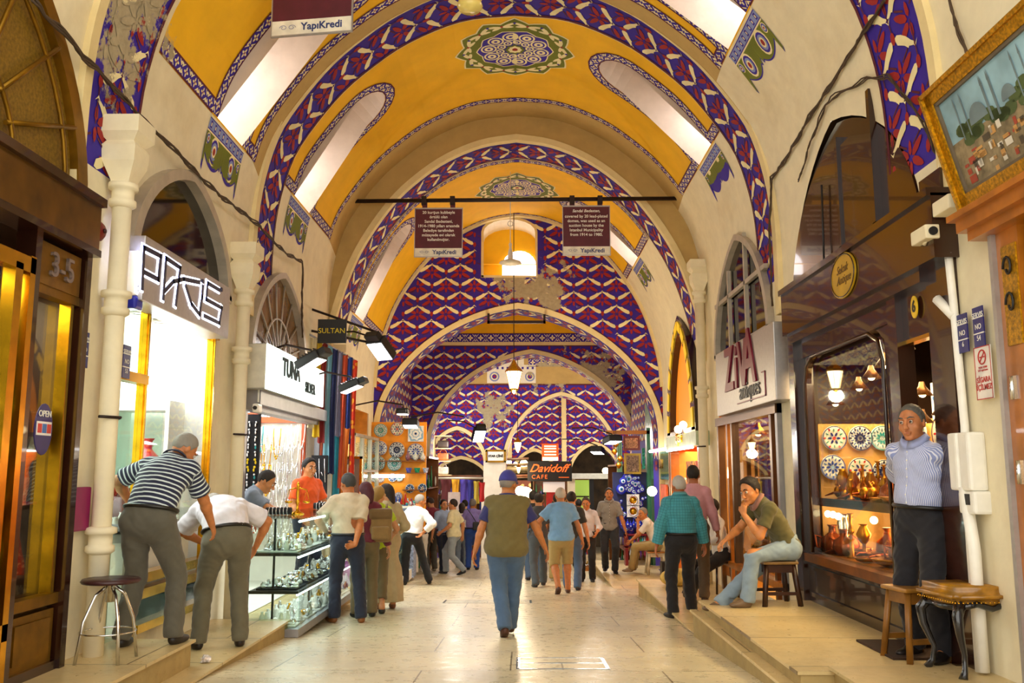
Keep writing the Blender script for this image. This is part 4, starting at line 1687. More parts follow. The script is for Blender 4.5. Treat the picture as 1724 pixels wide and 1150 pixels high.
        if buttons and name == 'shirt':
            fr = R2 @ Y
            pts = []
            for k in range(8):
                c = nek - R2 @ Z * (.05 + .055 * k) * s
                a_, b_ = .0, .3
                for _ in range(12):
                    m2 = (a_ + b_) / 2
                    if f((c + fr * m2)[None])[0] > 0: b_ = m2
                    else: a_ = m2
                pts.append(c + fr * (b_ + .001))
            pm = MB()
            pm.tube(pts, .0035, 4)
            pm.build('placket', m, T)
            for p in pts[:7]:
                pm = MB()
                pm.ball(p + fr * .003, .006, 6)
                pm.build('button', WHITE, T)
        return mesh_obj(name, Vs, Qs, m, T, np.stack([u, v], 1))
    if shirt is not None:
        sm_ = shirt_mesh('dress' if dress else 'shirt', shirt, shirt_loose, sleeve, hem, rz * 1.3 + 1)
    if vest is not None:
        shirt_mesh('vest', vest, shirt_loose + .022, 0, -.10, 2.2, neckcut=.0)
    if dress is not None:
        G = Field()
        g = .03
        G.ell(Pv, (.165 * bw + g, .12 * bw + g, .16), R1m, .05)
        G.cone(Pv + Z * .12, V3(0, 0, .30), .125, .20, .1)
        G.cone(V3(-.07, 0, .5), V3(-.09, 0, .1), .13, .15, .08)
        G.cone(V3(.07, 0, .5), V3(.09, 0, .1), .13, .15, .08)
        def df(Pp, G=G):
            a = np.arctan2(Pp[:, 1], Pp[:, 0])
            d = G(Pp) + .008 * np.sin(9 * a + 2 * np.sin(Pp[:, 2] * 3)) * np.clip((1.0 - Pp[:, 2]) * 1.4, 0, 1)
            return np.maximum(np.maximum(d, .10 - Pp[:, 2]), Pp[:, 2] - (pz + .16))
        lo, hi = G.box()
        Vd, Qd = mesh_field(df, lo, hi, h)
        mesh_obj('skirt', Vd, Qd, dress, T)
    if collar:
        c = MB()
        n = 14
        for sg in (0,):
            up = R2 @ Z
            r0, r1 = .080 * s, .072 * s
            a_, b_, c_ = [], [], []
            for k in range(n + 1):
                a = -pi / 2 + .0 + (2 * pi) * k / n + pi
                e = R2 @ V3(cos(a + .0), sin(a), 0)
                gap = 0
                base = nek + up * .012 + R2 @ (Y * .008)
                a_.append(base + e * (r0 + .006)  + up * (.012 - .035 * max(0, (R2 @ Y) @ e)))
                b_.append(base + e * (r1 + .004) + up * (.045 - .035 * max(0, (R2 @ Y) @ e)))
                c_.append(base + e * (r0 + .024) + up * (.006 - .05 * max(0, (R2 @ Y) @ e)))
            m_ = n + 1
            c.add([Vector(p) for p in a_ + b_ + c_], [(i, i + 1, m_ + i + 1, m_ + i) for i in range(n)] + [(m_ + i, m_ + i + 1, 2 * m_ + i + 1, 2 * m_ + i) for i in range(n)], 0, True)
        o = c.build('collar', collar, T)
        so = o.modifiers.new('s', 'SOLIDIFY')
        so.thickness = .004
    # ---- shoes
    if shoes:
        for i in (0, 1):
            G = Field()
            f = fdir[i]
            upv = nrm(np.cross(np.cross(f, Z), f)) if abs(f @ Z) < .95 else Z
            lat = np.cross(f, upv)
            Rs = np.stack([lat, f, upv])
            a0 = ank[i] - upv * .075 * s
            G.ell(a0 + f * .015 + upv * .03, (.038, .055, .038), Rs, .03)
            G.ell(a0 + f * .11 + upv * .018, (.042, .085, .030), Rs, .04)
            G.ell(a0 + f * .045 + upv * .03, (.036, .07, .05), Rs, .03)
            def shf(Pp, G=G, a0=a0, upv=upv):
                return np.maximum(G(Pp), -((Pp - a0) @ upv) - .008)
            lo, hi = G.box()
            Vs, Qs = mesh_field(shf, lo, hi, h)
            mesh_obj('shoe', Vs, Qs, mat('shoe_' + shoes, shoes, .45, 0, .15), T)
    if cap:
        c = MB()
        dome = []
        for k in range(9):
            a = pi / 2 * k / 8
            dome.append((.095 * cos(a), .105 * sin(a)))
        Mh = Matrix.Translation(Vector(hp(0, -.008, .028))) @ Matrix(((HX[0], HY[0], HZ[0], 0), (HX[1], HY[1], HZ[1], 0), (HX[2], HY[2], HZ[2], 0), (0, 0, 0, 1))) @ Matrix.Diagonal((.99 * hs, 1.15 * hs, 1.12 * hs, 1))
        c.lathe(dome, n=20, m=0, M=Mh)
        o = len(c.v)
        c.v = c.v[:]
        c.build('cap', cap, T)
        br = MB()
        N = 12
        for lay in (0, .006):
            pass
        up1, up2 = [], []
        for k in range(N + 1):
            a = pi * k / N
            up1.append(Mh @ Vector((.093 * cos(a), .093 * sin(a), .004)))
            up2.append(Mh @ Vector((.085 * cos(a), .085 * sin(a) + .085 * sin(a) ** .7, -.012)))
        m_ = N + 1
        dz = Vector(HZ) * .006
        br.add(up1 + up2 + [p + dz for p in up1] + [p + dz for p in up2],
               [(i, i + 1, m_ + i + 1, m_ + i) for i in range(N)] + [(2 * m_ + i, 3 * m_ + i, 3 * m_ + i + 1, 2 * m_ + i + 1) for i in range(N)] + [(m_ + i, m_ + i + 1, 3 * m_ + i + 1, 3 * m_ + i) for i in range(N)], 0, True)
        br.build('cap_brim', cap, T)
    T['_j'] = ''
    del T['_j']
    return T, dict(wr=wr, elb=elb, sh=sh, hc=hc, nek=nek, P=Pv, che=che, kn=kn, ank=ank, R2=R2, hd=hd)
# ------------------------------------------------------------------ the people, nearest first
def FZ(y): return floor_z(y)
# walking away in the middle, in a waistcoat and cap
person('man in olive waistcoat, blue cap and jeans walking away in the middle', (-.07, 9.5, FZ(9.5)), radians(2), 1.70, .009,
       skinc='b9733f', build=1.16, bend=(2, 8), side=1, feet=((-.02, -.16, .05), (.045, .24, .0)), fyaw=(4, 4), fpitch=(-28, 0), pel=(0, .04, .90), belly=.05,
       hands=((-.36, .03, .76), (.42, .16, .86)), elbow=((-.9, -.6, 0), (1, -.8, 0)), hcurl=(35, 30), head=(-22, 6, 0),
       shirt=cloth('navy_tee', '2b2c66'), sleeve=.72, shirt_loose=.024, vest=cloth('olive_waistcoat', '6f6236'), trousers=cloth('faded_denim', '4a6486'), tloose=.022,
       shoes='4a2414', hair='8a8078', cap=cloth('blue_cap', '3a3a92'))
# bending over the shop window, left
person('grey-haired man in navy and white striped polo bending over the jewellery window', (-2.74, 6.98, .2), radians(-6), 1.80, .009, skinc='c07a48', build=1.13,
       bend=(12, 34), side=3, feet=((-.16, -.10, 0), (.17, .05, 0)), pel=(0, -.10, .94), hands=((-.36, .30, 1.02), (.26, .50, .80)), elbow=((-1, -.3, .3), (1, -.2, .1)),
       head=(-35, 42, 0), shirt=cloth('navy_stripe', '1c2242', 'h', 'cfdce0', .036, .8, .33), sleeve=.80, hem=.08, shirt_loose=.024, trousers=cloth('grey_flannel', '5c584c'), belt='181410',
       shoes='241c18', hair='8d8880', collar=cloth('navy_collar', '1c2242'))
person('man in loose white short-sleeved shirt and grey trousers stooping beside the striped polo', (-2.52, 7.95, 0.0), radians(28), 1.78, .009, skinc='c07a48', build=1.12,
       bend=(20, 62), side=-4, feet=((-.17, 0, 0), (.17, -.02, 0)), pel=(0, -.16, .93), hands=((-.10, .50, .86), (.34, .30, .82)), elbow=((-1, -.3, .3), (1, -.2, .4)),
       head=(10, 80, 0), shirt=cloth('white_shirt', 'e6e2ea'), sleeve=.85, hem=.08, shirt_loose=.035, trousers=cloth('grey_olive_flannel', '6a6450'), belt='15100c', shoes='241c18', hair='a09a92')
# young man sitting on the stool by the glazed shop, chin on his hand
person('young man in olive polo and pale jeans sitting, chin on his hand', (2.66, 9.14, .2), radians(100), 1.74, .0075, skinc='c9834c', build=.93,
       bend=(18, 24), side=0, pel=(.0, -.08, .56), feet=((-.12, .40, 0), (.10, .64, -.10)), fyaw=(0, 4), knee=((-.1, .6, 1), (.1, .5, 1)),
       hands=((-.06, .385, .885), (.10, .50, .64)), elbow=((-.15, -.2, -1), (.9, -.4, -.2)), hcurl=(55, 30), hdir=((.12, .0, 1), (-.1, .8, -.5)), hnorm=((-.5, .8, .1), (0, .3, 1)),
       head=(24, 16, 8), shirt=cloth('olive_polo', '5c5630'), sleeve=.66, hem=-.02, trousers=cloth('pale_denim', '8ba0b2'), shoes='6b5640', hair='21150f', hairstyle='full',
       collar=cloth('pale_check_collar', 'd4b8a8', 'plaid', '9a6a5a', .012, .8, .3))
# man in the doorway
person('grey-haired man in blue striped shirt and dark trousers leaning in the dark shop doorway', (2.97, 6.55, .2), radians(122), 1.80, .0062, skinc='c27c4e', build=1.08, belly=.03,
       bend=(-2, 15), side=-3, buttons=True, feet=((-.12, .02, 0), (.14, -.04, 0)), hands=((-.12, -.20, 1.02), (.14, -.20, 1.10)), elbow=((-1, -.9, .1), (1, -.7, -.1)), hcurl=(30, 50),
       head=(12, 2, 4), shirt=cloth('blue_stripe_shirt', '8f9cd2', 'v', 'd8dcf0', .012, .8, .4), sleeve=1.25, hem=.088, shirt_loose=.022, trousers=cloth('midnight_wool', '14131c'), belt='0e0a0a',
       shoes='181210', hair='5c5852', collar=cloth('blue_collar', 'a4aedd'))
# teal checked shirt, seen from behind
person('white-haired man in teal checked long-sleeved shirt and black trousers, back to us', (2.08, 11.4, FZ(11.4)), radians(8), 1.74, .009, skinc='a8623a', build=1.10,
       bend=(0, 4), feet=((-.14, -.05, 0), (.15, .12, .02)), fyaw=(18, 6), hands=((-.32, .06, .80), (.32, .06, .86)), elbow=((-1, -.8, 0), (1, -.8, 0)),
       head=(4, 4, 0), shirt=cloth('teal_check', '3f97a8', 'plaid', '1f6676', .034, .8, .12), sleeve=1.9, hem=.085, shirt_loose=.034, trousers=cloth('black_wool', '141218'), shoes='1c1414', belt='0e0a0a',
       hair='b8b2ac', collar=cloth('teal_collar', '4fa0b0'))
person('man in pink shirt standing half hidden behind the teal checked shirt', (2.40, 12.2, -.2), radians(-12), 1.80, .012, skinc='a8623a', hands=((-.3, .1, .9), (.3, .1, .9)),
       shirt=cloth('pink_shirt', 'd99aa2'), sleeve=1.9, hem=.06, trousers=cloth('brown_wool', '5a4630'), shoes='3a1e14', hair='1c1410')
# beige tee, hands behind his back
person('man in beige tee and navy trousers standing with one hand behind his back', (-1.97, 10.75, FZ(10.75)), radians(18), 1.74, .009, skinc='bd733f', build=1.08,
       bend=(0, 6), feet=((-.13, .05, 0), (.17, -.06, 0)), fyaw=(22, 10), hands=((-.22, .22, 1.02), (.06, -.20, .90)), elbow=((-1, -.5, 0), (1, -.5, 0)), hcurl=(40, 45), hdir=((.3, 1, .2), (-1, -.05, -.15)), hnorm=((0, 0, 1), (0, 1, .1)),
       head=(18, 8, 0), shirt=cloth('beige_tee', 'd6c6a8'), sleeve=.82, hem=.08, shirt_loose=.032, trousers=cloth('navy_trousers', '1b2034'), shoes='8a5426', hair='3c3c3c', belt='15151c')
person('woman with dark red hair standing and peering past the man in the beige tee', (-1.86, 11.35, FZ(11.35)), radians(20), 1.66, .012, skinc='c98a5c', female=True, build=.9,
       shirt=cloth('dark_red_top', '6a2030'), sleeve=1.9, trousers=cloth('brown_cotton', '6b5a38'), shoes='20201c', hair='4a1420', hairstyle='bun', head=(20, 15, 0))
woman_y, J = person('blonde woman in lime top and cropped brown trousers wearing a canvas backpack', (-1.80, 11.8, FZ(11.7)), radians(14), 1.62, .010, skinc='c98a5c', female=True, build=.94,
       feet=((-.06, .0, 0), (.08, -.06, 0)), hands=((-.2, .25, 1.0), (.22, .2, .95)), shirt=cloth('lime_top', 'b9cf1e'), sleeve=.6, hem=-.06, trousers=cloth('brown_cotton', '6b5a38'), tlen=.88, shoes='20201c', hair='9a7a3c', hairstyle='bun', head=(-30, 15, 0))
person('dark-haired woman in long beige dress holding a pink carrier bag', (-1.76, 12.45, FZ(12.45)), radians(24), 1.68, .010, skinc='c98a5c', female=True, build=1.0,
       hands=((-.26, .02, .74), (.2, .22, 1.0)), hcurl=(60, 30), shirt=cloth('beige_dress', 'b5a27c'), sleeve=1.9, hem=.05, shirt_loose=.02, dress=cloth('beige_dress', 'b5a27c'), shoes='7a4a30', hair='20120e', hairstyle='long', head=(60, 10, 0))
# sellers behind the counter
person('seller with cropped hair in blue-grey tee leaning over the counter with both arms out', (-3.22, 10.35, -.1), radians(-72), 1.74, .009, skinc='c98752', build=1.02,
       bend=(14, 26), hands=((-.05, .62, 1.12), (.16, .60, 1.12)), elbow=((-1, -.2, -.3), (1, -.2, -.3)), hcurl=(25, 25), head=(-8, 32, 0), shirt=cloth('blue_grey_tee', '8492a6'), sleeve=.72, trousers=cloth('black_wool', '141218'), shoes='181210', hair='1e1610')
person('dark-haired seller in orange tee behind the jewellery counter', (-2.86, 12.35, -.10), radians(-130), 1.80, .009, skinc='c98752', build=1.0, head=(-4, 6, 0),
       hands=((-.25, .25, 1.0), (.25, .25, 1.0)), shirt=cloth('orange_tee', 'ee5a14'), sleeve=.75, trousers=cloth('navy_trousers', '1b2034'), shoes='181210', hair='140e0c', hairstyle='full')
# further along on the left
person('grey-haired man in white long-sleeved shirt leaning on the glass case', (-1.98, 17.1, FZ(17.1)), radians(12), 1.72, .012, skinc='b9733f', bend=(4, 6), side=8, twist=-40, pel=(.0, 0, .90), feet=((-.12, .05, 0), (.34, .10, 0)), knee=((0, 1, 0), (0, 1, 0)),
       hands=((-.34, .2, .95), (.18, -.16, .96)), elbow=((-1, -.5, 0), (1, -.6, 0)), shirt=cloth('bright_white_shirt', 'f2f0ee'), sleeve=1.7, hem=.05, shirt_loose=.03, trousers=cloth('black_wool', '141218'), shoes='181210', hair='8d8880', head=(-70, 10, 0))
person('woman in sleeveless navy top and white trousers at the plate stall', (-2.22, 20.6, FZ(20.6)), radians(20), 1.64, .014, skinc='c98a5c', female=True, build=.95, shirt=cloth('navy_top', '1e2040'), sleeve=.2, trousers=cloth('white_cotton', 'eeeae6'), shoes='c8c0b0', hair='33201a', hairstyle='long', head=(-30, 20, 0), hands=((-.2, .25, 1.0), (.22, .25, 1.0)))
person('young man in maroon tee and grey trousers looking at the stall', (-2.10, 21.9, FZ(21.9)), radians(35), 1.76, .014, skinc='c98a5c', shirt=cloth('maroon_tee', '7c2036'), sleeve=.7, trousers=cloth('grey_flannel', '5c584c'), shoes='c8c0b0', hair='2a1a14', head=(20, 28, 0), hands=((-.2, .3, 1.05), (.22, .3, 1.05)))
person('man in pale blue shirt with a dark bag walking beside the cream shirt', (-1.78, 21.4, FZ(21.4)), radians(-150), 1.72, .014, skinc='c98a5c', shirt=cloth('pale_blue_shirt', '9db4da'), sleeve=1.2, trousers=cloth('dark_denim', '27344e'), shoes='181210', hair='241812', feet=((-.1, -.15, 0), (.1, .2, 0)), pel=(0, 0, .9))
person('man in cream short-sleeved shirt and light grey trousers striding towards the stall', (-1.46, 20.6, FZ(20.6)), radians(75), 1.74, .012, skinc='c98a5c', build=1.08, shirt=cloth('cream_shirt', 'e6dfb4'), sleeve=.8, hem=-.04, shirt_loose=.03, trousers=cloth('light_grey_trousers', '9aa6b0'), shoes='20242e',
       hair='2a1c16', feet=((-.1, -.30, .05), (.1, .22, 0)), pel=(0, 0, .88), hands=((-.3, .2, .95), (.3, -.1, .85)), fpitch=(-20, 0))
person('person in white blouse standing in the crowd behind the purple shirt', (-1.50, 23.8, FZ(23.8)), 0, 1.66, .018, shirt=cloth('bright_white_shirt', 'f2f0ee'), sleeve=1.4, trousers=cloth('pale_denim', '8ba0b2'), hair='2a1a14', hairstyle='long', female=True)
person('man in lilac shirt and blue trousers with a black shoulder bag, back to us', (-1.15, 22.6, FZ(22.6)), radians(-4), 1.74, .012, skinc='b9733f', build=1.08, shirt=cloth('lilac_shirt', '8f80c8'), sleeve=1.5, hem=.06, trousers=cloth('blue_cotton', '23489a'), belt='101018', shoes='1c1c30', hair='77706c', hands=((-.26, .2, 1.0), (.26, .2, 1.0)))
# the middle group
person('white-haired man in pale blue tee and khaki shorts walking away in flip-flops', (.74, 15.1, FZ(15.1)), radians(6), 1.76, .010, skinc='c07a48', build=1.10, bare=True, bend=(2, 6), feet=((-.08, -.20, .07), (.12, .12, 0)), fpitch=(-40, 0), pel=(0, 0, .92),
       hands=((-.34, .16, .96), (.36, .02, .84)), elbow=((-1, -.7, 0), (1, -.6, 0)), shirt=cloth('pale_blue_tee', '7fb0e0'), sleeve=.72, hem=-.06, shirt_loose=.036, trousers=cloth('khaki_shorts', 'b09a62'), tlen=.56, tloose=.026, shoes='4a2a20', hair='c4bcb0', head=(3, 4, 0))
person('man in dark charcoal tee and jeans walking away beside the pale blue tee', (.96, 16.0, FZ(16.0)), radians(-6), 1.72, .012, skinc='c98a5c', shirt=cloth('charcoal_tee', '33322e'), sleeve=.75, hem=-.03, trousers=cloth('mid_denim', '4a6488'), shoes='282830', hair='1c1410', feet=((-.1, .12, 0), (.1, -.12, 0)), pel=(0, 0, .9))
person('man in slate grey tee walking away left of the pale blue tee', (.40, 16.8, FZ(16.8)), radians(8), 1.72, .012, skinc='c98a5c', shirt=cloth('slate_tee', '44464a'), sleeve=.75, hem=-.03, trousers=cloth('slate_trousers', '4a545c'), shoes='282830', hair='1c1410', feet=((-.1, -.2, 0), (.1, .15, 0)), pel=(0, 0, .9))
person('man in black tee at the left edge of the middle crowd', (.32, 18.6, FZ(18.6)), radians(10), 1.80, .014, skinc='c98a5c', shirt=cloth('black_tee', '1c1a1c'), sleeve=.75, hem=-.03, trousers=cloth('mid_denim', '4a6488'), shoes='282830', hair='120c0a', hairstyle='full')
person('dark-haired man in navy tee hidden among the middle crowd', (.80, 18.4, FZ(18.4)), radians(-5), 1.74, .014, skinc='c98a5c', shirt=cloth('navy_tee', '2b2c66'), sleeve=.75, hem=-.03, trousers=cloth('khaki_shorts', 'b09a62'), shoes='c8c0b0', hair='120c0a')
person('man in open white shirt and dark trousers facing us in the crowd', (1.38, 18.2, FZ(18.2)), radians(172), 1.66, .012, skinc='b9733f', shirt=cloth('open_white_shirt', 'd2d2dc'), sleeve=1.5, hem=-.02, trousers=cloth('black_wool', '141218'), shoes='181210', hair='3a2a20', head=(0, 12, 6), hands=((-.2, .2, .95), (.28, .05, .8)))
person('bearded man in grey short-sleeved shirt and dark jeans walking towards us', (1.90, 18.9, -.55), radians(178), 1.78, .010, skinc='b9733f', build=1.0, shirt=cloth('grey_shirt', '8a8680', 'v', '787470', .02, .8, .3), sleeve=.8, hem=-.05, trousers=cloth('black_denim', '23252c'), shoes='181416', hair='160e0c', stache='2a1c16', buttons=True,
       feet=((-.09, .16, 0), (.09, -.12, .02)), pel=(0, 0, .91), hands=((-.33, .12, .84), (.33, .0, .84)), collar=cloth('grey_collar', '8a8680'))
person('man with dark hair at the cafe entrance far down the street', (1.55, 23.5, FZ(23.5)), 0, 1.76, .018, shirt=cloth('dusty_pink_shirt', '9a6a72'), trousers=cloth('black_wool', '141218'), hair='120c0a')
for k, (x, y, c, n) in enumerate(((-.35, 24.6, '2a2630', 'dark jacket'), (.05, 25.2, '8a2a24', 'red top'), (.45, 24.0, 'c8b490', 'sand shirt'), (1.0, 25.5, '4a4440', 'brown tee'), (-1.5, 25.2, '5a7090', 'steel blue shirt'))):
    person('distant shopper in a %s in the crowd at the end of the street' % n, (x, y, FZ(y)), radians(20 * k - 40), 1.70 + .02 * k, .022, shirt=cloth('far_%d' % k, c), trousers=cloth('dark_denim', '27344e'), hair='1a120e', group='distant shoppers')
# seated on the right
person('grey-haired man in white tee and tan trousers sitting with his hand to his cheek', (2.72, 18.6, -.5), radians(78), 1.72, .012, skinc='b9733f', bend=(10, 22), pel=(0, -.1, .55), feet=((-.14, .40, 0), (.14, .36, 0)), knee=((0, .6, 1), (0, .6, 1)),
       hands=((-.05, .26, .98), (.05, .42, .60)), elbow=((-.1, .4, -1), (1, -.3, 0)), hdir=((.1, -.1, 1), None), head=(50, 8, 0), shirt=cloth('white_tee', 'e8e4de'), sleeve=.75, hem=-.02, trousers=cloth('tan_trousers', 'a8925e'), shoes='8a7458', hair='77706c')
person('person in white shirt sitting on a chair behind the teal checked shirt', (2.85, 13.1, -.2), radians(100), 1.70, .013, skinc='a8623a', bend=(5, 10), pel=(0, -.1, .55), feet=((-.2, .48, -.1), (.05, .42, -.1)), knee=((0, .6, 1), (0, .6, 1)),
       hands=((-.2, .3, .7), (.2, .3, .7)), shirt=cloth('white_tee', 'e8e4de'), sleeve=1.4, hem=-.02, trousers=cloth('black_wool', '141218'), shoes='6a1e1c', hair='1c1410')
# ================================================================== shop fronts, signs, fittings
DKGLASS = mat('dark_reflective_pane', '1a1512', .05, 0, .1)
BRGLASS = mat('brown_frosted_pane', '7c5a28', .25, 0, .2, 4)
FRAMEG = mat('pale_grey_frame', 'b8ae9e', .45, .2, .1)
def bar(mb, X, y0, y1, z0, z1, d=.06, m=0, out=0):
    """bar on a side wall plane X; sticks out towards the street by d"""
    s = -1 if X > 0 else 1
    a, b = X - s * .03, X + s * d
    mb.box((min(a, b), min(y0, y1), min(z0, z1)), (max(a, b), max(y0, y1), max(z0, z1)), m)
def part(name, fn, mats, T):
    m = MB()
    fn(m)
    return m.build(name, mats, T)
def yz_tube(mb, X, pts, r, n=6, m=0):
    mb.tube([(X, y, z) for y, z in pts], r, n, m)
def lun_frame(T, X, key, w=.07, d=.09, mats=None, muntins='fan', pane=None, shrink=.0, name='frame'):
    y0, y1, z0, H = LUN[key]
    s = -1 if X > 0 else 1
    yc, hw = (y0 + y1) / 2, (y1 - y0) / 2
    out_ = arch_pts(yc, hw + .02, z0, H, 28, .2, 0)
    inn = arch_pts(yc, hw - w, z0 + .001, H - w, 28, .2, 0)
    m = MB()
    n = len(out_)
    xa, xb = X - s * .04, X + s * d
    A = [Vector((xb, y, z)) for y, z in out_]; B_ = [Vector((xb, y, z)) for y, z in inn]
    C_ = [Vector((xa, y, z)) for y, z in out_]; D_ = [Vector((xa, y, z)) for y, z in inn]
    m.add(C_ + A + B_ + D_, [(r * n + i, r * n + i + 1, (r + 1) * n + i + 1, (r + 1) * n + i) for r in range(3) for i in range(n - 1)], 0)
    bar(m, X, y0, y1, z0 - .03, z0 + .05, d, 0)
    m.build(name, mats, T)
    g = MB()
    g.prism([(X - s * .01, y, z) for y, z in inn], (s * .012, 0, 0), 0)
    g.build('pane', pane, T)
    if muntins == 'fan':
        mm = MB()
        k = 9
        for i in range(1, k):
            a = pi * i / k
            u = cos(a)
            y, z = yc - (hw - w) * u, z0 + az(u, H - w, .2)
            mm.tube([(X + s * .02, yc - .03 * u, z0 + .04), (X + s * .02, y, z)], .012, 5, 0)
        mm.tube([(X + s * .02, yc - hw * .48 * cos(pi * i / 16), z0 + H * .48 * sin(pi * i / 16)) for i in range(17)], .014, 5, 0)
        mm.build('muntins', mats, T)
    return T

# ---- brass-fronted shop, number 3-5
X = -3.1
T = thing('shop_front', 'brass shop front numbered 3-5 with a mesh fanlight, at the near left', 'shop front')
DBR = mat('dark_brass_panel', '6b4a10', .35, .7, .35, 3)
part('lintel', lambda m: (bar(m, X, 2.4, 6.24, 3.08, 3.42, .14, 0), bar(m, X, 2.4, 6.24, 3.40, 3.46, .18, 1), bar(m, X, 2.4, 6.24, 3.03, 3.08, .16, 1)), [DBR, DWOOD], T)
part('number_plate', lambda m: bar(m, X, 5.60, 6.14, 2.72, 3.0, .07, 0), [OLDBRASS], T)
text('number', '3-5', .24, mat('pewter', '8a7a74', .4, .5), frameM((X + .08, 5.87, 2.86), (0, 1, 0)), T, .012)
for y in (5.50, 6.17):
    part('post', lambda m: (bar(m, X, y, y + .07, .2, 3.03, .10, 0),), [DWOOD], T)
for y in (5.63, 6.10):
    part('gilt_stile', lambda m: bar(m, X, y - .02, y + .02, .68, 2.68, .05, 0), [BRASS], T)
part('top_rail', lambda m: bar(m, X, 5.57, 6.17, 2.66, 2.72, .06, 0), [OLDBRASS], T)
part('bottom_rail', lambda m: bar(m, X, 5.57, 6.17, .63, .70, .06, 0), [OLDBRASS], T)
part('kick_panel', lambda m: (bar(m, X, 5.57, 6.17, .2, .26, .08, 1), bar(m, X, 5.6, 6.14, .26, .60, .05, 0), bar(m, X, 5.66, 6.08, .31, .55, .065, 0)), [OLDBRASS, DWOOD], T)
part('pane', lambda m: bar(m, X - .01, 5.60, 6.12, .68, 2.68, -.02, 0), [GLASSD], T)
st = MB()
st.prism([(X + .035, 5.86 + .11 * cos(a), 1.78 + .17 * sin(a)) for a in [2 * pi * i / 20 for i in range(20)]], (.006, 0, 0), 0)
st.box((X + .036, 5.77, 1.74), (X + .045, 5.95, 1.83), 1)
for k in range(3):
    st.box((X + .037, 5.78 + .057 * k, 1.755), (X + .047, 5.83 + .057 * k, 1.815), 2 + k % 2)
so = st.build('sticker', [mat('sticker_blue', '25206a', .4), mat('sticker_white', 'f0f0f0', .4), mat('sticker_red', 'c8281e', .4), mat('sticker_cyan', '2a6ab8', .4)], T)
text('lettering', 'OPEN', .06, WHITE, frameM((X + .045, 5.86, 1.88), (0, 1, 0)), T, .002)
# bright brass display case projecting at the very left
part('case_frame', lambda m: (m.box((-3.07, 5.28, .55), (-2.99, 5.36, 2.78)), m.box((-3.07, 5.44, .2), (-2.99, 5.50, 2.85)), m.box((-3.07, 3.2, 2.74), (-2.99, 5.5, 2.84)), m.box((-3.07, 3.2, .5), (-2.99, 5.5, .6))), [BRASS], T)
part('case_base', lambda m: m.box((-3.08, 3.2, .2), (-2.98, 5.42, .5)), [OLDBRASS], T)
part('case_glass', lambda m: m.box((-3.035, 3.3, .6), (-3.03, 5.3, 2.74)), [GLASSD], T)
lun_frame(T, X, 'gold', .12, .06, [OLDBRASS], 'none', mat('ochre_wire_mesh', '8a6a1e', .5, .3, .25, 40), name='fanlight_frame')
mm = MB()
yc, hw, z0, H = 4.73, 1.43, 3.42, 1.6
for i in range(1, 8):
    a = pi * i / 8
    mm.tube([(X + .05, yc + .45 * cos(a), z0 + .5 * sin(a)), (X + .05, yc + (hw - .1) * cos(a), z0 + az(cos(a), H - .1, .2))], .018, 5, 0)
for f in (.36, .80):
    mm.tube([(X + .05, yc + hw * f * cos(pi * i / 20), z0 + az(cos(pi * i / 20), H, .2) * f) for i in range(21)], .018, 5, 0)
mm.build('fanlight_muntins', [OLDBRASS], T)
# fittings inside
def shelf_goods(T, x0, x1, y0, y1, z, seed, cols, n=26, hmax=.1):
    r = random.Random(seed)
    m = MB()
    for i in range(n):
        x, y = r.uniform(x0, x1), r.uniform(y0, y1)
        k = r.randrange(cols)
        q = r.random()
        hh = r.uniform(.3, 1) * hmax
        if q < .4:
            m.lathe([(.012, 0), (.03, .01), (.03 + .01 * q, hh * .5), (.012, hh * .9), (.018, hh)], (x, y, z), 8, k)
        elif q < .7:
            m.ball((x, y, z + hh * .3), (.03, .03, hh * .3), 8, k)
        else:
            m.tube([(x + .035 * cos(a), y + .035 * sin(a), z + .012 + .004 * sin(3 * a)) for a in [2 * pi * j / 10 for j in range(10)]], .008, 5, k, closed=True)
    return m
GOLDJ = mat('gold_jewellery', 'e8b030', .2, 1, .1)
SILVJ = mat('silver_jewellery', 'e6e6ea', .18, 1, .08)
REDV = mat('red_velvet', '8a1226', .8)
PEARL = mat('pearl', 'f4f0e6', .25)
TURQ = mat('turquoise_beads', '22a0a8', .3)
BLKV = mat('black_velvet', '17151a', .85)
for k, z in enumerate((.95, 1.30, 1.62, 1.92)):
    T2 = thing('display_shelf', ['glass shelf of silver pieces under the lowest lamps in the 3-5 window', 'red velvet shelf of bracelets in the 3-5 window', 'red velvet shelf with turquoise strings in the 3-5 window', 'top glass shelf of perfume bottles in the 3-5 window'][k], 'shelf', group='shelves in the brass-fronted shop')
    part('board', lambda m: m.box((-3.75, 4.2, z - .02), (-3.25, 6.2, z)), [REDV if k in (1, 2) else GLASSG], T2)
    o = shelf_goods(T2, -3.7, -3.28, 4.3, 6.15, z, 40 + k, 4, 60, .12).build('jewellery', [SILVJ, GOLDJ, TURQ, PEARL], T2)
    o['kind'] = 'stuff'
def small_lamp(loc, label, group, energy=3, s=1.0, mtl=None):
    t = thing('lamp', label, 'lamp', loc, 0, group)
    part('shade', lambda m: m.lathe([(.02 * s, .12 * s), (.03 * s, .08 * s), (.09 * s, .0), (.085 * s, 0), (.028 * s, .07 * s)], n=14), [mtl or GOLDJ], t)
    part('bulb', lambda m: m.ball((0, 0, .02 * s), .035 * s, 8), [BULB], t)
    return t
for k, (y, z) in enumerate(((5.9, 2.52), (5.2, 2.45), (5.92, 1.52), (6.02, 1.14), (5.6, 1.15), (5.0, 1.55), (5.1, 1.02))):
    small_lamp((-3.5, y, z), 'small brass-shaded lamp glowing inside the 3-5 shop window', 'lamps in the brass-fronted shop')
t = thing('air_conditioner', 'white wall air conditioner inside the brass-fronted shop', 'air conditioner', (-4.2, 6.3, 2.2))
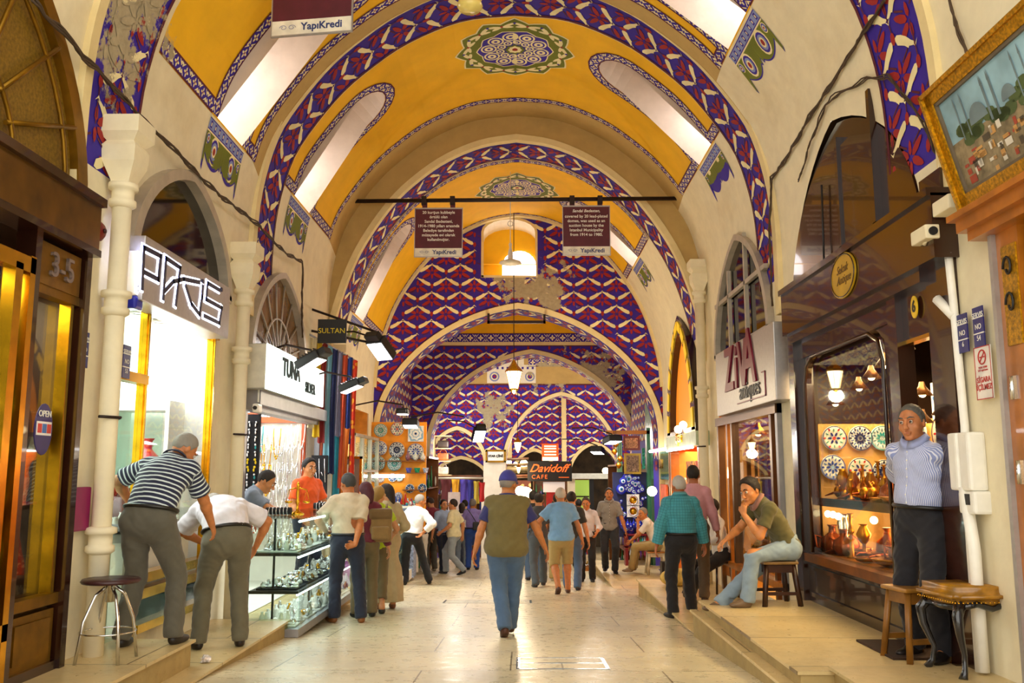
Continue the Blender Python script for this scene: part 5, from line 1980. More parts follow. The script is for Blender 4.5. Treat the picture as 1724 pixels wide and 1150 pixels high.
part('body', lambda m: m.rbox((-.4, -.2, -.14), (.4, 0, .14), .03), [WHITE], t)
part('vent', lambda m: [m.box((-.36, -.205, -.12 + .02 * i), (.36, -.2, -.112 + .02 * i)) for i in range(3)], [BLACK], t)

# ---- wall fittings on the left piers
t = thing('fire_alarm', 'round dark red fire alarm bell on the pier above the magenta box', 'alarm', (-3.08, 6.42, 3.28))
t.rotation_euler = (0, pi / 2, 0)
part('dome', lambda m: m.lathe([(.075, 0), (.075, .03), (.05, .055), (0.001, .065)], n=20), [mat('alarm_red', '7a1812', .35)], t)
part('button', lambda m: m.lathe([(.02, .06), (.018, .075), (.001, .08)], n=10), [mat('alarm_red_dark', '3a0c0a', .35)], t)
t = thing('wall_panel', 'flat magenta panel fixed low on the cream pier beside the 3-5 shop', 'panel', (-3.07, 6.42, 1.235))
part('panel', lambda m: m.rbox((-.02, -.125, -.15), (.03, .125, .16), .012), [mat('magenta_enamel', '8c1258', .4)], t)
def bluelabel(x, y, z, label, rd, txt='SERVIS\nNO\n53', w=.13, h=.26):
    s = 1 if x < 0 else -1
    t = thing('number_plate', label, 'sign', (x, y, z))
    part('plate', lambda m: (m.box((-.004, -w / 2, -h / 2), (.004, w / 2, h / 2), 0), m.box((-.005, -w / 2, -h * .18), (.006, w / 2, -h * .15), 1), m.box((-.005, -w / 2, h * .22), (.006, w / 2, h * .25), 1)), [mat('enamel_blue', '1f2170', .35), WHITE], t)
    text('lettering', txt, .05, WHITE, frameM((s * .006, 0, .0), rd), t, .001, lines=1.5)
bluelabel(-3.08, 6.36, 2.38, 'small blue enamel number plate on the cream pier above the magenta panel', (0, 1, 0))
bluelabel(-3.02, 6.93, 2.36, 'small blue enamel number plate half hidden beside the left drain pipe', (0, 1, 0))
bluelabel(3.05, 5.93, 2.42, 'blue enamel number plate on the right column, the one nearer the dark shop', (0, -1, 0), 'SERVIS\nNO\n6')
bluelabel(3.05, 5.72, 2.43, 'blue enamel number plate on the right column, above the no-smoking notice', (0, -1, 0), 'SERVIS\nNO\n54')
t = thing('alarm_box', 'white and blue alarm siren box beside the silver shop sign', 'alarm', (-2.98, 6.83, 2.98))
part('housing', lambda m: m.rbox((-.06, -.07, -.12), (.08, .07, .24), .02), [WHITE], t)
part('base_light', lambda m: m.rbox((-.06, -.07, -.22), (.08, .07, -.121), .02), [mat('siren_blue', '2028a8', .3)], t)
text('lettering', 'SONiC', .055, mat('alarm_text_red', 'b03030', .5), frameM((.083, 0, .12), (0, 0, 1), (0, -1, 0)), t, .001)
text('lettering', 'ALARM\nHATTI', .035, mat('text_dark', '222230', .5), frameM((.083, 0, -.06), (0, 1, 0)), t, .001)

def capital(x, y, zt, r, label, hgt=.55):
    """square moulded corbel capping a round drain pipe that runs down the pier"""
    sg = 1 if x < 0 else -1
    t = thing('drain_pipe', label, 'pipe', (x, y, 0))
    zb = min(floor_z(y), .2) if y < 9 else floor_z(y)
    part('corbel', lambda m: [m.lathe([(a * .92, b), (c * .92, d)], (0, 0, zt - hgt), 4, 0, Matrix.Rotation(pi / 4, 4, 'Z'), False) for a, b, c, d in
                              ((.10, 0, .11, .06), (.11, .06, .19, .20), (.19, .20, .20, .32), (.20, .32, .16, .36), (.16, .36, .24, .42), (.24, .42, .24, hgt))], [CREAM], t)
    part('pipe', lambda m: m.lathe([(r, zb), (r, zt - hgt + .02)], n=16), [CREAM], t)
    for z in (zt - hgt - .06, 2.75, 1.0):
        part('collar', lambda m: m.lathe([(r + .002, z - .09), (r + .03, z - .07), (r + .03, z - .03), (r + .012, z - .02), (r + .012, z + .05), (r + .04, z + .06), (r + .04, z + .1), (r + .002, z + .11)], n=16), [CREAM], t)
    part('bracket', lambda m: m.tube([(0, -.15, 1.9), (sg * (r + .02), -.0, 1.9), (0, .15, 1.9)], .012, 6), [IRON], t)
    return t
capital(-2.97, 6.58, 4.2, .07, 'cream round drain pipe with a square corbel beside the silver shop sign')
capital(-2.97, 9.62, 4.0, .07, 'cream round drain pipe with a corbel between the two lit signs on the left')
capital(2.96, 14.2, 4.9, .075, 'cream round drain pipe with a corbel beside the orange arched window')
capital(-2.98, 14.75, 3.6, .06, 'thin cream drain pipe behind the hanging scarves')

# ---- white jewellery shop with gold frames
T = thing('shop_front', 'gold-framed glass shop front of the brightly lit white shop, below the silver sign', 'shop front')
for y in (6.87, 7.42, 9.03):
    part('gilt_post', lambda m: (bar(m, X, y - .03, y + .035, .2, 2.98, .03, 0), bar(m, X, y - .012, y + .016, .2, 2.98, .045, 0)), [BRASS], T)
part('head_rail', lambda m: (bar(m, X, 6.87, 9.05, 2.84, 2.98, .08, 0),), [BRASS], T)
part('transom', lambda m: (bar(m, X, 6.9, 7.4, 2.22, 2.30, .07, 0),), [BRASS], T)
part('sill', lambda m: (bar(m, X, 7.44, 9.03, .60, .68, .10, 0), bar(m, X, 7.44, 9.03, .47, .55, .08, 0), bar(m, X, 7.44, 9.03, .20, .27, .08, 0)), [BRASS], T)
part('kick_panel', lambda m: bar(m, X - .02, 7.44, 9.03, .27, .47, .04, 0), [mat('green_black_glass', '12302c', .1)], T)
part('door_glass', lambda m: (m.box((-3.105, 6.92, .2), (-3.098, 7.39, 2.22)), m.box((-3.105, 6.92, 2.3), (-3.098, 7.39, 2.84))), [GLASSG], T)
part('window_glass', lambda m: m.box((-3.105, 7.46, 1.0), (-3.098, 9.0, 2.84)), [GLASS], T)
part('plinth_panel', lambda m: (m.box((-3.3, 6.95, .2), (-3.25, 7.38, 1.05))), [WHITE], T)
T = thing('wall_sign', 'brushed silver box sign with glowing outlined navy letters above the white shop', 'sign')
part('box', lambda m: m.rbox((-3.09, 6.80, 2.83), (-2.87, 8.86, 3.35), .008), [SILVERM], T)
NEON = mat('white_halo_letter_edge', 'e8ecff', emis=5)
NAVY = mat('navy_letter', '10143c', .4)
LET = [[(6.77, 2.92), (6.76, 3.24), (7.08, 3.25), (7.06, 3.05), (6.8, 3.05)], [(7.18, 2.92), (7.19, 3.26), (7.5, 3.25), (7.45, 2.92)], [(7.21, 2.99), (7.37, 3.1), (7.59, 3.17), (7.96, 3.22)],
       [(7.65, 3.12), (7.80, 2.99), (8.01, 2.93), (8.05, 3.1), (8.055, 3.2)], [(8.5, 3.26), (8.18, 3.26), (8.16, 3.1), (8.6, 3.1), (8.55, 2.94), (8.14, 2.94)]]
for k, L_ in enumerate(LET):
    def f(m, L_=L_):
        for a, b in zip(L_, L_[1:]):
            d = Vector((0, b[0] - a[0], b[1] - a[1])).normalized()
            n_ = Vector((0, -d.z, d.y))
            for (w, x, mi) in ((.034, -2.865, 0), (.020, -2.857, 1)):
                A = Vector((x, a[0], a[1])) - d * w; B_ = Vector((x, b[0], b[1])) + d * w
                m.prism([A - n_ * w, B_ - n_ * w, B_ + n_ * w, A + n_ * w], (-.006, 0, 0), mi)
    part('letter', f, [NEON, NAVY], T)
for p in ((8.06, 3.25), (8.58, 3.28)):
    part('letter_dot', lambda m: m.lathe([(.022, 0), (.022, .01)], (0, 0, 0), 14, 0, Matrix.Translation((-2.868, p[0], p[1])) @ Matrix.Rotation(pi / 2, 4, 'Y')), [NAVY], T)
T = thing('fanlight', 'round-headed fanlight with a pale frame and dark reflecting pane above the silver sign', 'window')
lun_frame(T, X, 'pacis', .10, .10, [FRAMEG], 'none', DKGLASS)
# interior of the white shop
T = thing('display_cabinet', 'tall white glass-doored display cabinet at the back of the white shop', 'cabinet')
part('body', lambda m: (m.box((-4.5, 8.6, .25), (-3.35, 9.1, .9)), m.box((-4.5, 8.7, .9), (-4.45, 9.1, 2.1)), m.box((-3.95, 8.7, .9), (-3.91, 9.1, 2.1)), m.box((-3.4, 8.7, .9), (-3.36, 9.1, 2.1)), m.box((-4.5, 8.7, 2.1), (-3.36, 9.1, 2.2))), [WHITE], T)
for x0 in (-4.45, -3.91):
    part('door', lambda m: m.box((x0 + .01, 8.69, .92), (x0 + .49, 8.7, 2.08)), [GLASSG], T)
T = thing('low_chest', 'dark red-brown low chest inside the white shop window', 'cabinet')
part('body', lambda m: m.box((-3.75, 8.45, .68), (-3.35, 8.8, 1.35)), [mat('maroon_wood', '5a2018', .4)], T)
for k, (x, y, s_, c) in enumerate(((-3.38, 8.28, 1.25, 'c81a10'), (-3.52, 8.62, 1.1, 'd8200e'), (-3.62, 8.0, .9, 'b8140c'))):
    t = thing('vase', ['large glossy red vase with a narrow neck in the white shop window', 'second glossy red vase behind the large one in the white shop window', 'smaller red vase at the left of the white shop window'][k], 'vase', (x, y, 1.36 if k < 2 else 1.2))
    part('body', lambda m: m.lathe([(.04 * s_, 0), (.10 * s_, .06 * s_), (.125 * s_, .14 * s_), (.09 * s_, .22 * s_), (.035 * s_, .28 * s_), (.03 * s_, .33 * s_), (.05 * s_, .36 * s_)], n=20), [mat('red_glaze', c, .12, coat=.5)], t)
T = thing('display_table', 'display ledge behind the gold sill of the white shop', 'table')
part('top', lambda m: m.box((-3.75, 7.46, .92), (-3.14, 9.0, 1.0)), [mat('grey_marble', 'c0bcb4', .3)], T)
part('body', lambda m: m.box((-3.7, 7.5, .2), (-3.2, 8.95, .92)), [WHITE], T)
for k, (x0, y0, n) in enumerate(((-3.40, 7.62, 'silver rings on the grey tray'), (-3.42, 8.25, 'tangled silver chains in the black tray'))):
    t = thing('jewellery_tray', 'open tray of %s in the white shop window' % n, 'tray', (x0, y0, 1.0))
    part('tray', lambda m: (m.box((-.2, -.25, 0), (.24, .3, .02)), m.box((-.2, -.25, 0), (-.18, .3, .08)), m.box((.22, -.25, 0), (.24, .3, .08)), m.box((-.2, -.25, 0), (.24, -.23, .08)), m.box((-.2, .28, 0), (.24, .3, .08))), [BLKV if k else GREYM], t)
    o = shelf_goods(t, -.16, .20, -.2, .26, .03, 3 + k, 3, 70, .12).build('jewellery', [SILVJ, SILVJ, PEARL, GOLDJ], t)
    o['kind'] = 'stuff'
for k, (x, y) in enumerate(((-3.5, 7.7), (-3.5, 8.2), (-3.5, 8.7), (-4.0, 7.9), (-4.0, 8.5))):
    t = thing('downlight', 'round recessed downlight in the white shop ceiling', 'light', (x, y, 2.985), 0, 'downlights in the white shop')
    part('ring', lambda m: m.lathe([(.09, 0), (.09, -.012), (.065, -.014), (.065, 0)], n=18), [FRAMEG], t)
    part('lens', lambda m: m.lathe([(.06, -.004), (.001, -.005)], n=16), [TUBE], t)
T = thing('display_tube', 'slanting bright light panel near the far side of the white shop', 'light')
part('lens', lambda m: m.box((-3.85, 8.7, 2.3), (-3.25, 8.76, 2.55)), [TUBE], T)

# ---- jewellery shop with backlit white sign
T = thing('wall_sign', 'glowing white box sign reading TUNA SILVER above the jewellery counter', 'sign')
LIT = mat('backlit_white_acrylic', 'f2fff6', emis=1.6)
part('box', lambda m: m.box((-3.12, 8.95 + .9, 2.42), (-2.77, 12.72, 2.93)), [mat('sign_side_grey', 'a8a49a', .5)], T)
part('face', lambda m: (m.box((-2.775, 9.86, 2.42), (-2.755, 12.72, 2.93))), [LIT], T)
part('end_face', lambda m: (m.box((-3.1, 9.838, 2.43), (-2.77, 9.85, 2.92))), [mat('sign_side_lit_tone', 'cfcab8', .5)], T)  # end face in a paler copy of the side grey, lit look in the colour
GT = mat('dark_green_letter', '04201c', .8)
text('lettering', 'TUNA', .30, GT, frameM((-2.738, 10.86, 2.73), (0, 1, 0)), T, .006, sx=1.0, offset=.006)
text('lettering', 'SILVER', .19, GT, frameM((-2.738, 11.85, 2.60), (0, 1, 0)), T, .006, sx=1.0, offset=.004)
T = thing('fanlight', 'pointed fanlight with sunburst bars and brown panes above the glowing white sign', 'window')
lun_frame(T, X, 'tuna', .08, .09, [FRAMEG], 'fan', BRGLASS)
T = thing('roller_shutter_box', 'grey roller shutter housing under the glowing white sign', 'shutter')
part('housing', lambda m: (m.box((-3.12, 10.02, 2.26), (-2.86, 13.8, 2.42)), m.box((-3.12, 10.02, 2.2), (-2.95, 13.8, 2.26))), [GREYM], T)
part('side_channel', lambda m: m.box((-3.1, 10.02, -.16), (-3.02, 10.1, 2.26)), [GREYM], T)
part('side_channel', lambda m: m.box((-3.1, 13.72, -.16), (-3.02, 13.8, 2.26)), [GREYM], T)
T = thing('security_camera', 'small white dome-ended camera under the near end of the glowing sign', 'camera', (-2.88, 10.0, 2.28))
part('bracket', lambda m: m.tube([(0, 0, .14), (0, 0, 0)], .012, 6), [WHITE], T)
part('body', lambda m: m.rbox((-.035, -.10, -.12), (.035, .06, -.02), .02), [WHITE], T)
part('lens', lambda m: m.lathe([(.022, -.125), (.022, -.095)], (0, 0, -.07), 12, 0, None, True, 'y'), [BLACK], T)
# glass counter
T = thing('glass_counter', 'tall three-tier glass jewellery counter facing the street below the glowing sign', 'counter')
cx0, cx1, cy0, cy1, cz0, cz1 = -2.72, -2.18, 9.35, 13.3, -.16, 1.02
part('base', lambda m: m.box((cx0, cy0, cz0), (cx1, cy1, cz0 + .08)), [GREYM], T)
part('back_post', lambda m: m.box((cx0 - .08, cy0 - .02, cz0), (cx0, cy0 + .06, cz1)), [mat('dark_bronze', '4a3a24', .4, .5)], T)
part('glass_end', lambda m: m.box((cx0, cy0, cz0 + .08), (cx1, cy0 + .006, cz1)), [GLASSG], T)
part('glass_side', lambda m: m.box((cx1 - .006, cy0, cz0 + .08), (cx1, cy1, cz1)), [GLASSG], T)
part('glass_top', lambda m: m.box((cx0, cy0 - .02, cz1), (cx1 + .02, cy1, cz1 + .012)), [GLASSG], T)
for k in range(3):
    part('upright', lambda m: m.box((cx0 + .22, cy0 + .12 + k * 1.6, cz0 + .08), (cx0 + .24, cy0 + .14 + k * 1.6, cz1)), [BLACK], T)
for k, z in enumerate((.29, .67)):
    part('shelf', lambda m: (m.box((cx0, cy0 + .05, z - .03), (cx1 - .03, cy1, z)),), [mat('dark_shelf_edge', '2a221c', .5)], T)
    part('tube_light', lambda m: m.tube([(cx1 - .05, cy0 + .1, z - .045), (cx1 - .05, cy1 - .1, z - .045)], .012, 6), [TUBE], T)
part('tube_light', lambda m: m.tube([(cx1 - .05, cy0 + .1, cz1 - .03), (cx1 - .05, cy1 - .1, cz1 - .03)], .012, 6), [TUBE], T)
for k, z in enumerate((cz0 + .08, .29, .67)):
    for j in range(7):
        y0 = cy0 + .1 + j * .55
        t = thing('jewellery_tray', ['white velvet tray of pearls and bangles on the floor of the glass counter', 'dark tray of silver rings and bracelets on the middle shelf of the glass counter', 'pale tray of chains and gilt pieces on the top shelf of the glass counter'][k], 'tray', (-2.46, y0 + .22, z), 0, 'trays in the glass jewellery counter, tier %d' % (k + 1))
        part('tray', lambda m: m.rbox((-.2, -.22, 0.001), (.22, .22, .02), .006), [WHITE if k != 1 else BLKV], t)
        o = shelf_goods(t, -.18, .2, -.2, .2, .02, 100 + 10 * k + j, 4, 46, .15 if k != 1 else .09).build('jewellery', [SILVJ, PEARL, SILVJ if k else WHITE, GOLDJ if j % 2 else PEARL], t)
        o['kind'] = 'stuff'
lamp('AREA', (-2.45, 11.3, 1.0), 14, COOL, .3, (0, 0, 0), 3.6)
lamp('AREA', (-2.45, 11.3, .63), 10, COOL, .3, (0, 0, 0), 3.6)
lamp('AREA', (-2.45, 11.3, .25), 10, COOL, .3, (0, 0, 0), 3.6)
for k, (x, y) in enumerate(((-2.60, 10.0), (-2.42, 11.5), (-2.45, 11.9))):
    t = thing('jewellery_roll', ['dark rolled display pad on the counter before the seller in blue-grey', 'black ring display pad on the counter before the seller in orange', 'second display pad on the counter, further from the seller in blue-grey'][k], 'display pad', (x, y, cz1 + .055))
    part('roll', lambda m: m.tube([(-.14, 0, 0), (.14, 0, 0)], .04, 12), [BLKV], t)
    part('rings', lambda m: [m.tube([(xx, .043 * cos(a), .043 * sin(a)) for a in [2 * pi * i / 12 for i in range(12)]], .004, 5, closed=True) for xx in (-.10, -.06, -.02, .02, .06, .1)], [SILVJ], t)
t = thing('balance_scale', 'ornate brass balance scale standing on the glass counter', 'scale', (-2.42, 10.1, cz1 + .012))
part('base', lambda m: m.lathe([(.08, 0), (.07, .02), (.02, .04), (.012, .10), (.025, .14), (.012, .18), (.02, .24), (.01, .30), (.022, .33), (.001, .36)], n=16), [GOLDJ], t)
part('beam', lambda m: m.tube([(-.10, 0, .27), (0, 0, .30), (.10, 0, .27)], .008, 6), [GOLDJ], t)
for s_ in (-1, 1):
    part('pan', lambda m: (m.lathe([(.001, .12), (.04, .13), (.045, .15)], (s_ * .10, 0, 0), 14), m.tube([(s_ * .10, 0, .27), (s_ * .13, 0, .15)], .003, 4), m.tube([(s_ * .10, 0, .27), (s_ * .07, 0, .15)], .003, 4)), [GOLDJ], t)
# necklaces on the side wall facing us and on the dark board
T = thing('display_board', 'orange-framed white display board hung with necklaces in the jewellery shop', 'display board')
part('board', lambda m: m.box((-4.55, 13.5, .6), (-3.16, 13.55, 2.35)), [mat('board_white', 'e8e2d2', .6)], T)
for x in (-4.55, -3.9, -3.2):
    part('frame_post', lambda m: m.box((x - .03, 13.44, .6), (x + .03, 13.5, 2.4)), [mat('orange_post', 'c8501a', .4)], T)
part('frame_top', lambda m: m.box((-4.58, 13.42, 2.24), (-3.14, 13.5, 2.42)), [mat('orange_post', 'c8501a', .4)], T)
def strand(w, L, r, seed, beads=True):
    m = MB()
    n = 14
    rr = random.Random(seed)
    pts = []
    for i in range(n + 1):
        a = pi * i / n
        pts.append((-w * cos(a) * (1 - .2 * sin(a)), -.012 * sin(a), -L * sin(a) ** .8))
    m.tube(pts, r, 5, 0)
    if beads:
        for i in range(3, n - 2, 2):
            m.ball(pts[i], r * 2.2, 6, 0)
    return m
protos = []
for k, (w, L, r, mt, nm) in enumerate(((.05, .42, .007, SILVJ, 'silver'), (.06, .36, .008, PEARL, 'pearl'), (.04, .55, .006, SILVJ, 'long silver'), (.05, .40, .009, TURQ, 'turquoise'), (.055, .45, .008, GOLDJ, 'gilt'))):
    o = strand(w, L, r, k).build('necklace', [mt])
    o.location = (-4.45 + k * .12, 13.42, 2.18)
    tag(o, '%s bead necklace hanging on the display board in the jewellery shop' % nm, 'necklace', '%s necklaces on the display board' % nm)
    protos.append(o)
r_ = random.Random(5)
for row, z in enumerate((2.18, 1.92, 1.62, 1.30, .98)):
    for i in range(19):
        if row == 0 and i < 9 and i % 2 == 0: continue
        p = protos[r_.choice((0, 0, 1, 1, 2, 2, 3, 4))] if row < 3 else protos[r_.choice((0, 1, 2))]
        copy_tree(p, (-4.46 + i * .068 + r_.uniform(-.01, .01), 13.40 - .012 * (i % 3), z + r_.uniform(-.03, .03)), 0)
T = thing('display_board', 'narrow black board covered in earrings at the near side of the jewellery shop opening', 'display board')
part('board', lambda m: m.box((-3.52, 10.85, .95), (-3.10, 10.9, 2.2)), [BLKV], T)
o = MB()
rr = random.Random(9)
for i in range(13):
    for j in range(5):
        z, x = 1.02 + i * .09, -3.48 + j * .085
        yel = 6 <= i <= 7
        o.ball((x, 10.835, z), .016, 6, 1 if yel else 0)
        o.ball((x + rr.uniform(-.01, .01), 10.835, z - .035), (.012, .008, .022), 6, 1 if yel else (2 if rr.random() < .2 else 0))
o = o.build('earrings', [SILVJ, mat('yellow_beads', 'f0d000', .4), TURQ], T)
o['kind'] = 'stuff'
for k, (x, y) in enumerate(((-3.3, 12.6), (-3.55, 11.6), (-3.4, 10.9))):
    t = thing('tube_lamp', ['bright tube lamp hung furthest inside the jewellery shop', 'bright tube lamp hung in the middle of the jewellery shop', 'bright tube lamp hung nearest in the jewellery shop'][k], 'lamp', (x, y, 2.3))
    part('tube', lambda m: m.tube([(-.3, 0, 0), (.25, .12, 0)], .022, 8), [TUBE], t)
    for q in (-.2, .15):
        part('cord', lambda m: m.tube([(q, .03, .02), (q, .03, .3)], .006, 5), [WHITE], t)

# ---- scarves on a rail, price board
T = thing('scarf_rail', 'metal rail with curtain rings carrying the hanging scarves', 'rail')
part('rail', lambda m: m.tube([(-3.1, 13.2, 3.55), (-2.55, 13.9, 3.25)], .015, 6), [GREYM], T)
part('bracket', lambda m: m.tube([(-3.1, 13.9, 3.25), (-2.55, 13.9, 3.25)], .012, 6), [GREYM], T)
def pleat(w, L, dep, n=8, seed=0, mats=None, spots=False):
    r = random.Random(seed)
    m = MB()
    cols, rows = n * 2, 14
    vs = []
    for j in range(rows + 1):
        for i in range(cols + 1):
            u = i / cols
            f = 1 - .25 * sin(pi * j / rows)
            vs.append(((u - .5) * w * f, dep * sin(u * pi * n * .5 + j * .15) * .5, -L * j / rows + .01 * sin(u * 9 + seed)))
    fs = [(j * (cols + 1) + i, j * (cols + 1) + i + 1, (j + 1) * (cols + 1) + i + 1, (j + 1) * (cols + 1) + i) for j in range(rows) for i in range(cols)]
    m.add(vs, fs, 0, True)
    k = len(m.v)
    m.add([(v[0] * .96, v[1] + .008, v[2]) for v in vs], [f[::-1] for f in fs], 0, True)
    return m
def spotted(name, c, c2, sc):
    m = cloth(name, c)
    t = NT(m)
    vo = t.new('ShaderNodeTexVoronoi')
    vo.inputs['Scale'].default_value = sc
    t.link(t.objco(), vo.inputs['Vector'])
    k = t.math('LESS_THAN', vo.outputs['Distance'], .33)
    old = t.b.inputs['Base Color'].links[0].from_socket
    t.link(t.mix(k, old, lin(c2)), t.b.inputs['Base Color'])
    return m
sc_cols = [('cream', 'd8c8a0'), ('gold yellow', 'd8b010'), ('dark red', '8a1c1c'), ('pale blue', '7fb8c8'), ('navy', '1c2458'), ('grey lilac', '8a86a0'), ('rust', 'c84a20'), ('deep blue', '203a8a'), ('orange red', 'e8401a')]
for k, (n_, c) in enumerate(sc_cols):
    f = k / (len(sc_cols) - 1)
    x, y, z = -3.05 + .50 * f, 13.24 + .64 * f, 3.50 - .26 * f
    L_ = (1.35, 1.45, 1.5, 1.9, 1.9, 1.3, 2.05, 1.35, 2.1)[k]
    mt = spotted('scarf_orange_red', 'e03a10', 'f0a020', 9) if k == 8 else cloth('scarf_' + n_.replace(' ', '_'), c)
    o = pleat(.12, L_, .05, 6, k).build('scarf', [mt], recalc=False)
    o.location = (x, y, z)
    tag(o, '%s scarf hanging in folds from the rail after the glowing sign' % n_, 'scarf', 'scarves on the rail')
for k, (n_, c) in enumerate((('rust brown', 'c06040'), ('white', 'e8e4da'), ('turquoise', '30a0b8'), ('orange flowered', 'd87820'))):
    o = pleat(.15, 1.25, .05, 6, k + 20).build('scarf', [cloth('low_scarf_' + n_.replace(' ', '_'), c)], recalc=False)
    o.location = (-3.0 + .12 * k, 13.75, 2.05 + .04 * k)
    tag(o, '%s scarf hanging low under the long scarves' % n_, 'scarf', 'scarves on the rail')
T = thing('frame_panel', 'black panel of silver pendants beside the far end of the glass counter', 'display board')
part('panel', lambda m: m.box((-3.06, 13.4, .95), (-2.82, 13.45, 1.75)), [BLKV], T)
part('pendants', lambda m: [m.tube([(-3.02 + .04 * i, 13.38, 1.7 - .2 * (i % 2)), (-3.0 + .04 * i, 13.38, 1.45 - .1 * (i % 3))], .006, 5) for i in range(5)], [SILVJ], T)
T = thing('mirror', 'tall gold-framed mirror panel under the hanging scarves', 'mirror')
part('frame', lambda m: (m.box((-2.90, 14.3, -.16), (-2.86, 14.34, 1.75)), m.box((-2.50, 14.3, -.16), (-2.46, 14.34, 1.75)), m.box((-2.90, 14.3, 1.71), (-2.46, 14.34, 1.75))), [BRASS], T)
part('glass', lambda m: m.box((-2.86, 14.32, -.16), (-2.50, 14.335, 1.71)), [mat('pale_mirror', 'b8b4a8', .08, .6)], T)
o = MB().box((-2.80, 14.29, 1.05), (-2.58, 14.30, 1.62)).build('price_notice', [WHITE])
tag(o, 'white paper notice fixed to the gold-framed mirror', 'notice')

# ---- flood lights on brackets
def flood(loc, rz, tilt, label, s=1.0, arm=(0.0, 0, .0), on=14):
    t = thing('flood_light', label, 'flood light', loc, rz)
    M = Matrix.Rotation(tilt, 4, 'X')
    part('housing', lambda m: (m.rbox((-.13 * s, -.16 * s, -.06 * s), (.13 * s, .16 * s, .05 * s), .02, 0, M), m.rbox((-.10 * s, -.25 * s, -.05 * s), (.10 * s, -.14 * s, .04 * s), .015, 0, M), [m.box((-.12 * s, -.14 * s + .04 * s * k, .05 * s), (.12 * s, -.13 * s + .04 * s * k, .07 * s), 0, M) for k in range(7)]), [BLACK], t)
    part('lens', lambda m: m.box((-.11 * s, -.13 * s, -.066 * s), (.11 * s, .15 * s, -.061 * s), 0, M), [TUBE], t)
    a = Vector(arm)
    part('arm', lambda m: m.tube([(0, 0, .05), (0, 0, .12), tuple(a * .5 + Vector((0, 0, .14))), tuple(a)], .014, 6), [IRON], t)
    if on:
        lamp('SPOT', (0, 0, -.10), on * 10, (1, .97, .92), .08, (tilt, 0, 0), spot=2.2, parent=t)
flood((-2.42, 10.5, 2.82), radians(75), radians(-28), 'black flood light over the near half of the glowing white sign', 1.0, (-.1, .62, .10), 2.5)
flood((-2.30, 12.4, 2.70), radians(80), radians(-22), 'black flood light over the far end of the glowing white sign', .95, (-.1, .70, .10), 2.5)
flood((-2.08, 13.6, 3.40), radians(-30), radians(-38), 'large black flood light on a twin-bar bracket beside the scarves', 1.25, (-.95, -.2, .28), 14)
T = thing('bracket_bar', 'two black bracket bars holding the large flood light out from the wall', 'bracket')
part('bar', lambda m: m.tube([(-3.1, 13.3, 3.95), (-2.1, 13.55, 3.62)], .02, 6), [IRON], T)
part('bar', lambda m: m.tube([(-3.1, 13.3, 3.62), (-2.1, 13.6, 3.45)], .02, 6), [IRON], T)
T = thing('hanging_sign', 'small dark hanging sign with yellow letters beside the scarf rail', 'sign')
part('board', lambda m: m.box((-2.98, 13.2, 3.42), (-2.55, 13.24, 3.78)), [BLACK], T)
text('lettering', 'SULTAN', .11, mat('yellow_letter', 'e8d020', .5), frameM((-2.765, 13.19, 3.6), (1, 0, 0)), T, .003)
flood((-1.98, 16.6, 2.40), radians(180), radians(8), 'black flood light above the plate stall', 1.1, (-1.0, .1, .12), 12)
flood((-2.0, 15.6, 2.55), radians(0), radians(0), 'white-shaded flood light beside the plate stall', .8, (-.9, 0, .1), 8)
flood((-.98, 22.0, 2.42), radians(20), radians(-50), 'flood light on a long bracket before the far painted wall', 1.2, (-.9, -.5, .3), 8)
flood((2.1, 20.0, 2.22), radians(200), radians(10), 'white-lensed flood light above the blue bead stall', 1.2, (.9, -.2, .25), 12)
flood((2.0, 22.8, 2.05), radians(160), radians(10), 'black flood light beyond the blue bead stall', 1.2, (1.0, -.2, .3), 8)

# ---- cables along the walls
def cable(pts, X, label, r=.018):
    m = MB()
    q = resample(pts, .12)
    rr = random.Random(3)
    for k in range(3):
        m.tube([((-1 if X < 0 else 1) * min(abs(X), (BA if y < 10.1 else BB).xz((BA if y < 10.1 else BB).s_of_z(z))[0] - .035) + rr.uniform(-.01, .01), y, z + .012 * k + .012 * sin(i * 1.3 + k)) for i, (y, z) in enumerate(q)], r * .55, 5, 0)
    o = m.build('cable_bundle', [mat('dusty_cable', '4a3826', .8)])
    tag(o, label, 'cable')
cable([(5.22, 4.45), (5.37, 4.42), (5.63, 4.43), (5.89, 4.39), (6.18, 4.38), (6.56, 4.36), (6.95, 4.33), (7.51, 4.33), (8.12, 4.29), (8.76, 4.29), (9.36, 4.32), (10.04, 4.35), (10.9, 4.32), (11.35, 4.32), (12.2, 4.41), (12.24, 4.14), (12.23, 3.87), (12.35, 3.36)], -2.99, 'dusty bundle of cables sagging along the left wall above the fanlights')
cable([(6.5, 5.13), (7.1, 5.09), (7.49, 5.06), (7.92, 5.02), (8.39, 5.0), (8.93, 4.93), (9.54, 4.87), (10.0, 4.86), (10.15, 4.3), (10.17, 3.4)], 2.99, 'dusty bundle of cables running along the right wall and down the pier')
cable([(9.15, 4.55), (8.71, 4.75), (8.07, 4.93), (7.9, 4.93), (7.14, 4.77), (6.78, 4.62), (6.55, 4.34), (6.31, 4.04), (6.18, 3.77), (6.1, 3.69), (5.95, 3.64)], 3.07, 'cable following the arch over the dark brown shop', .012)
cable([(5.73, 4.9), (5.70, 4.49), (5.6, 4.26), (5.57, 4.0)], 3.04, 'short loose cable hanging beside the gilt-framed picture', .014)

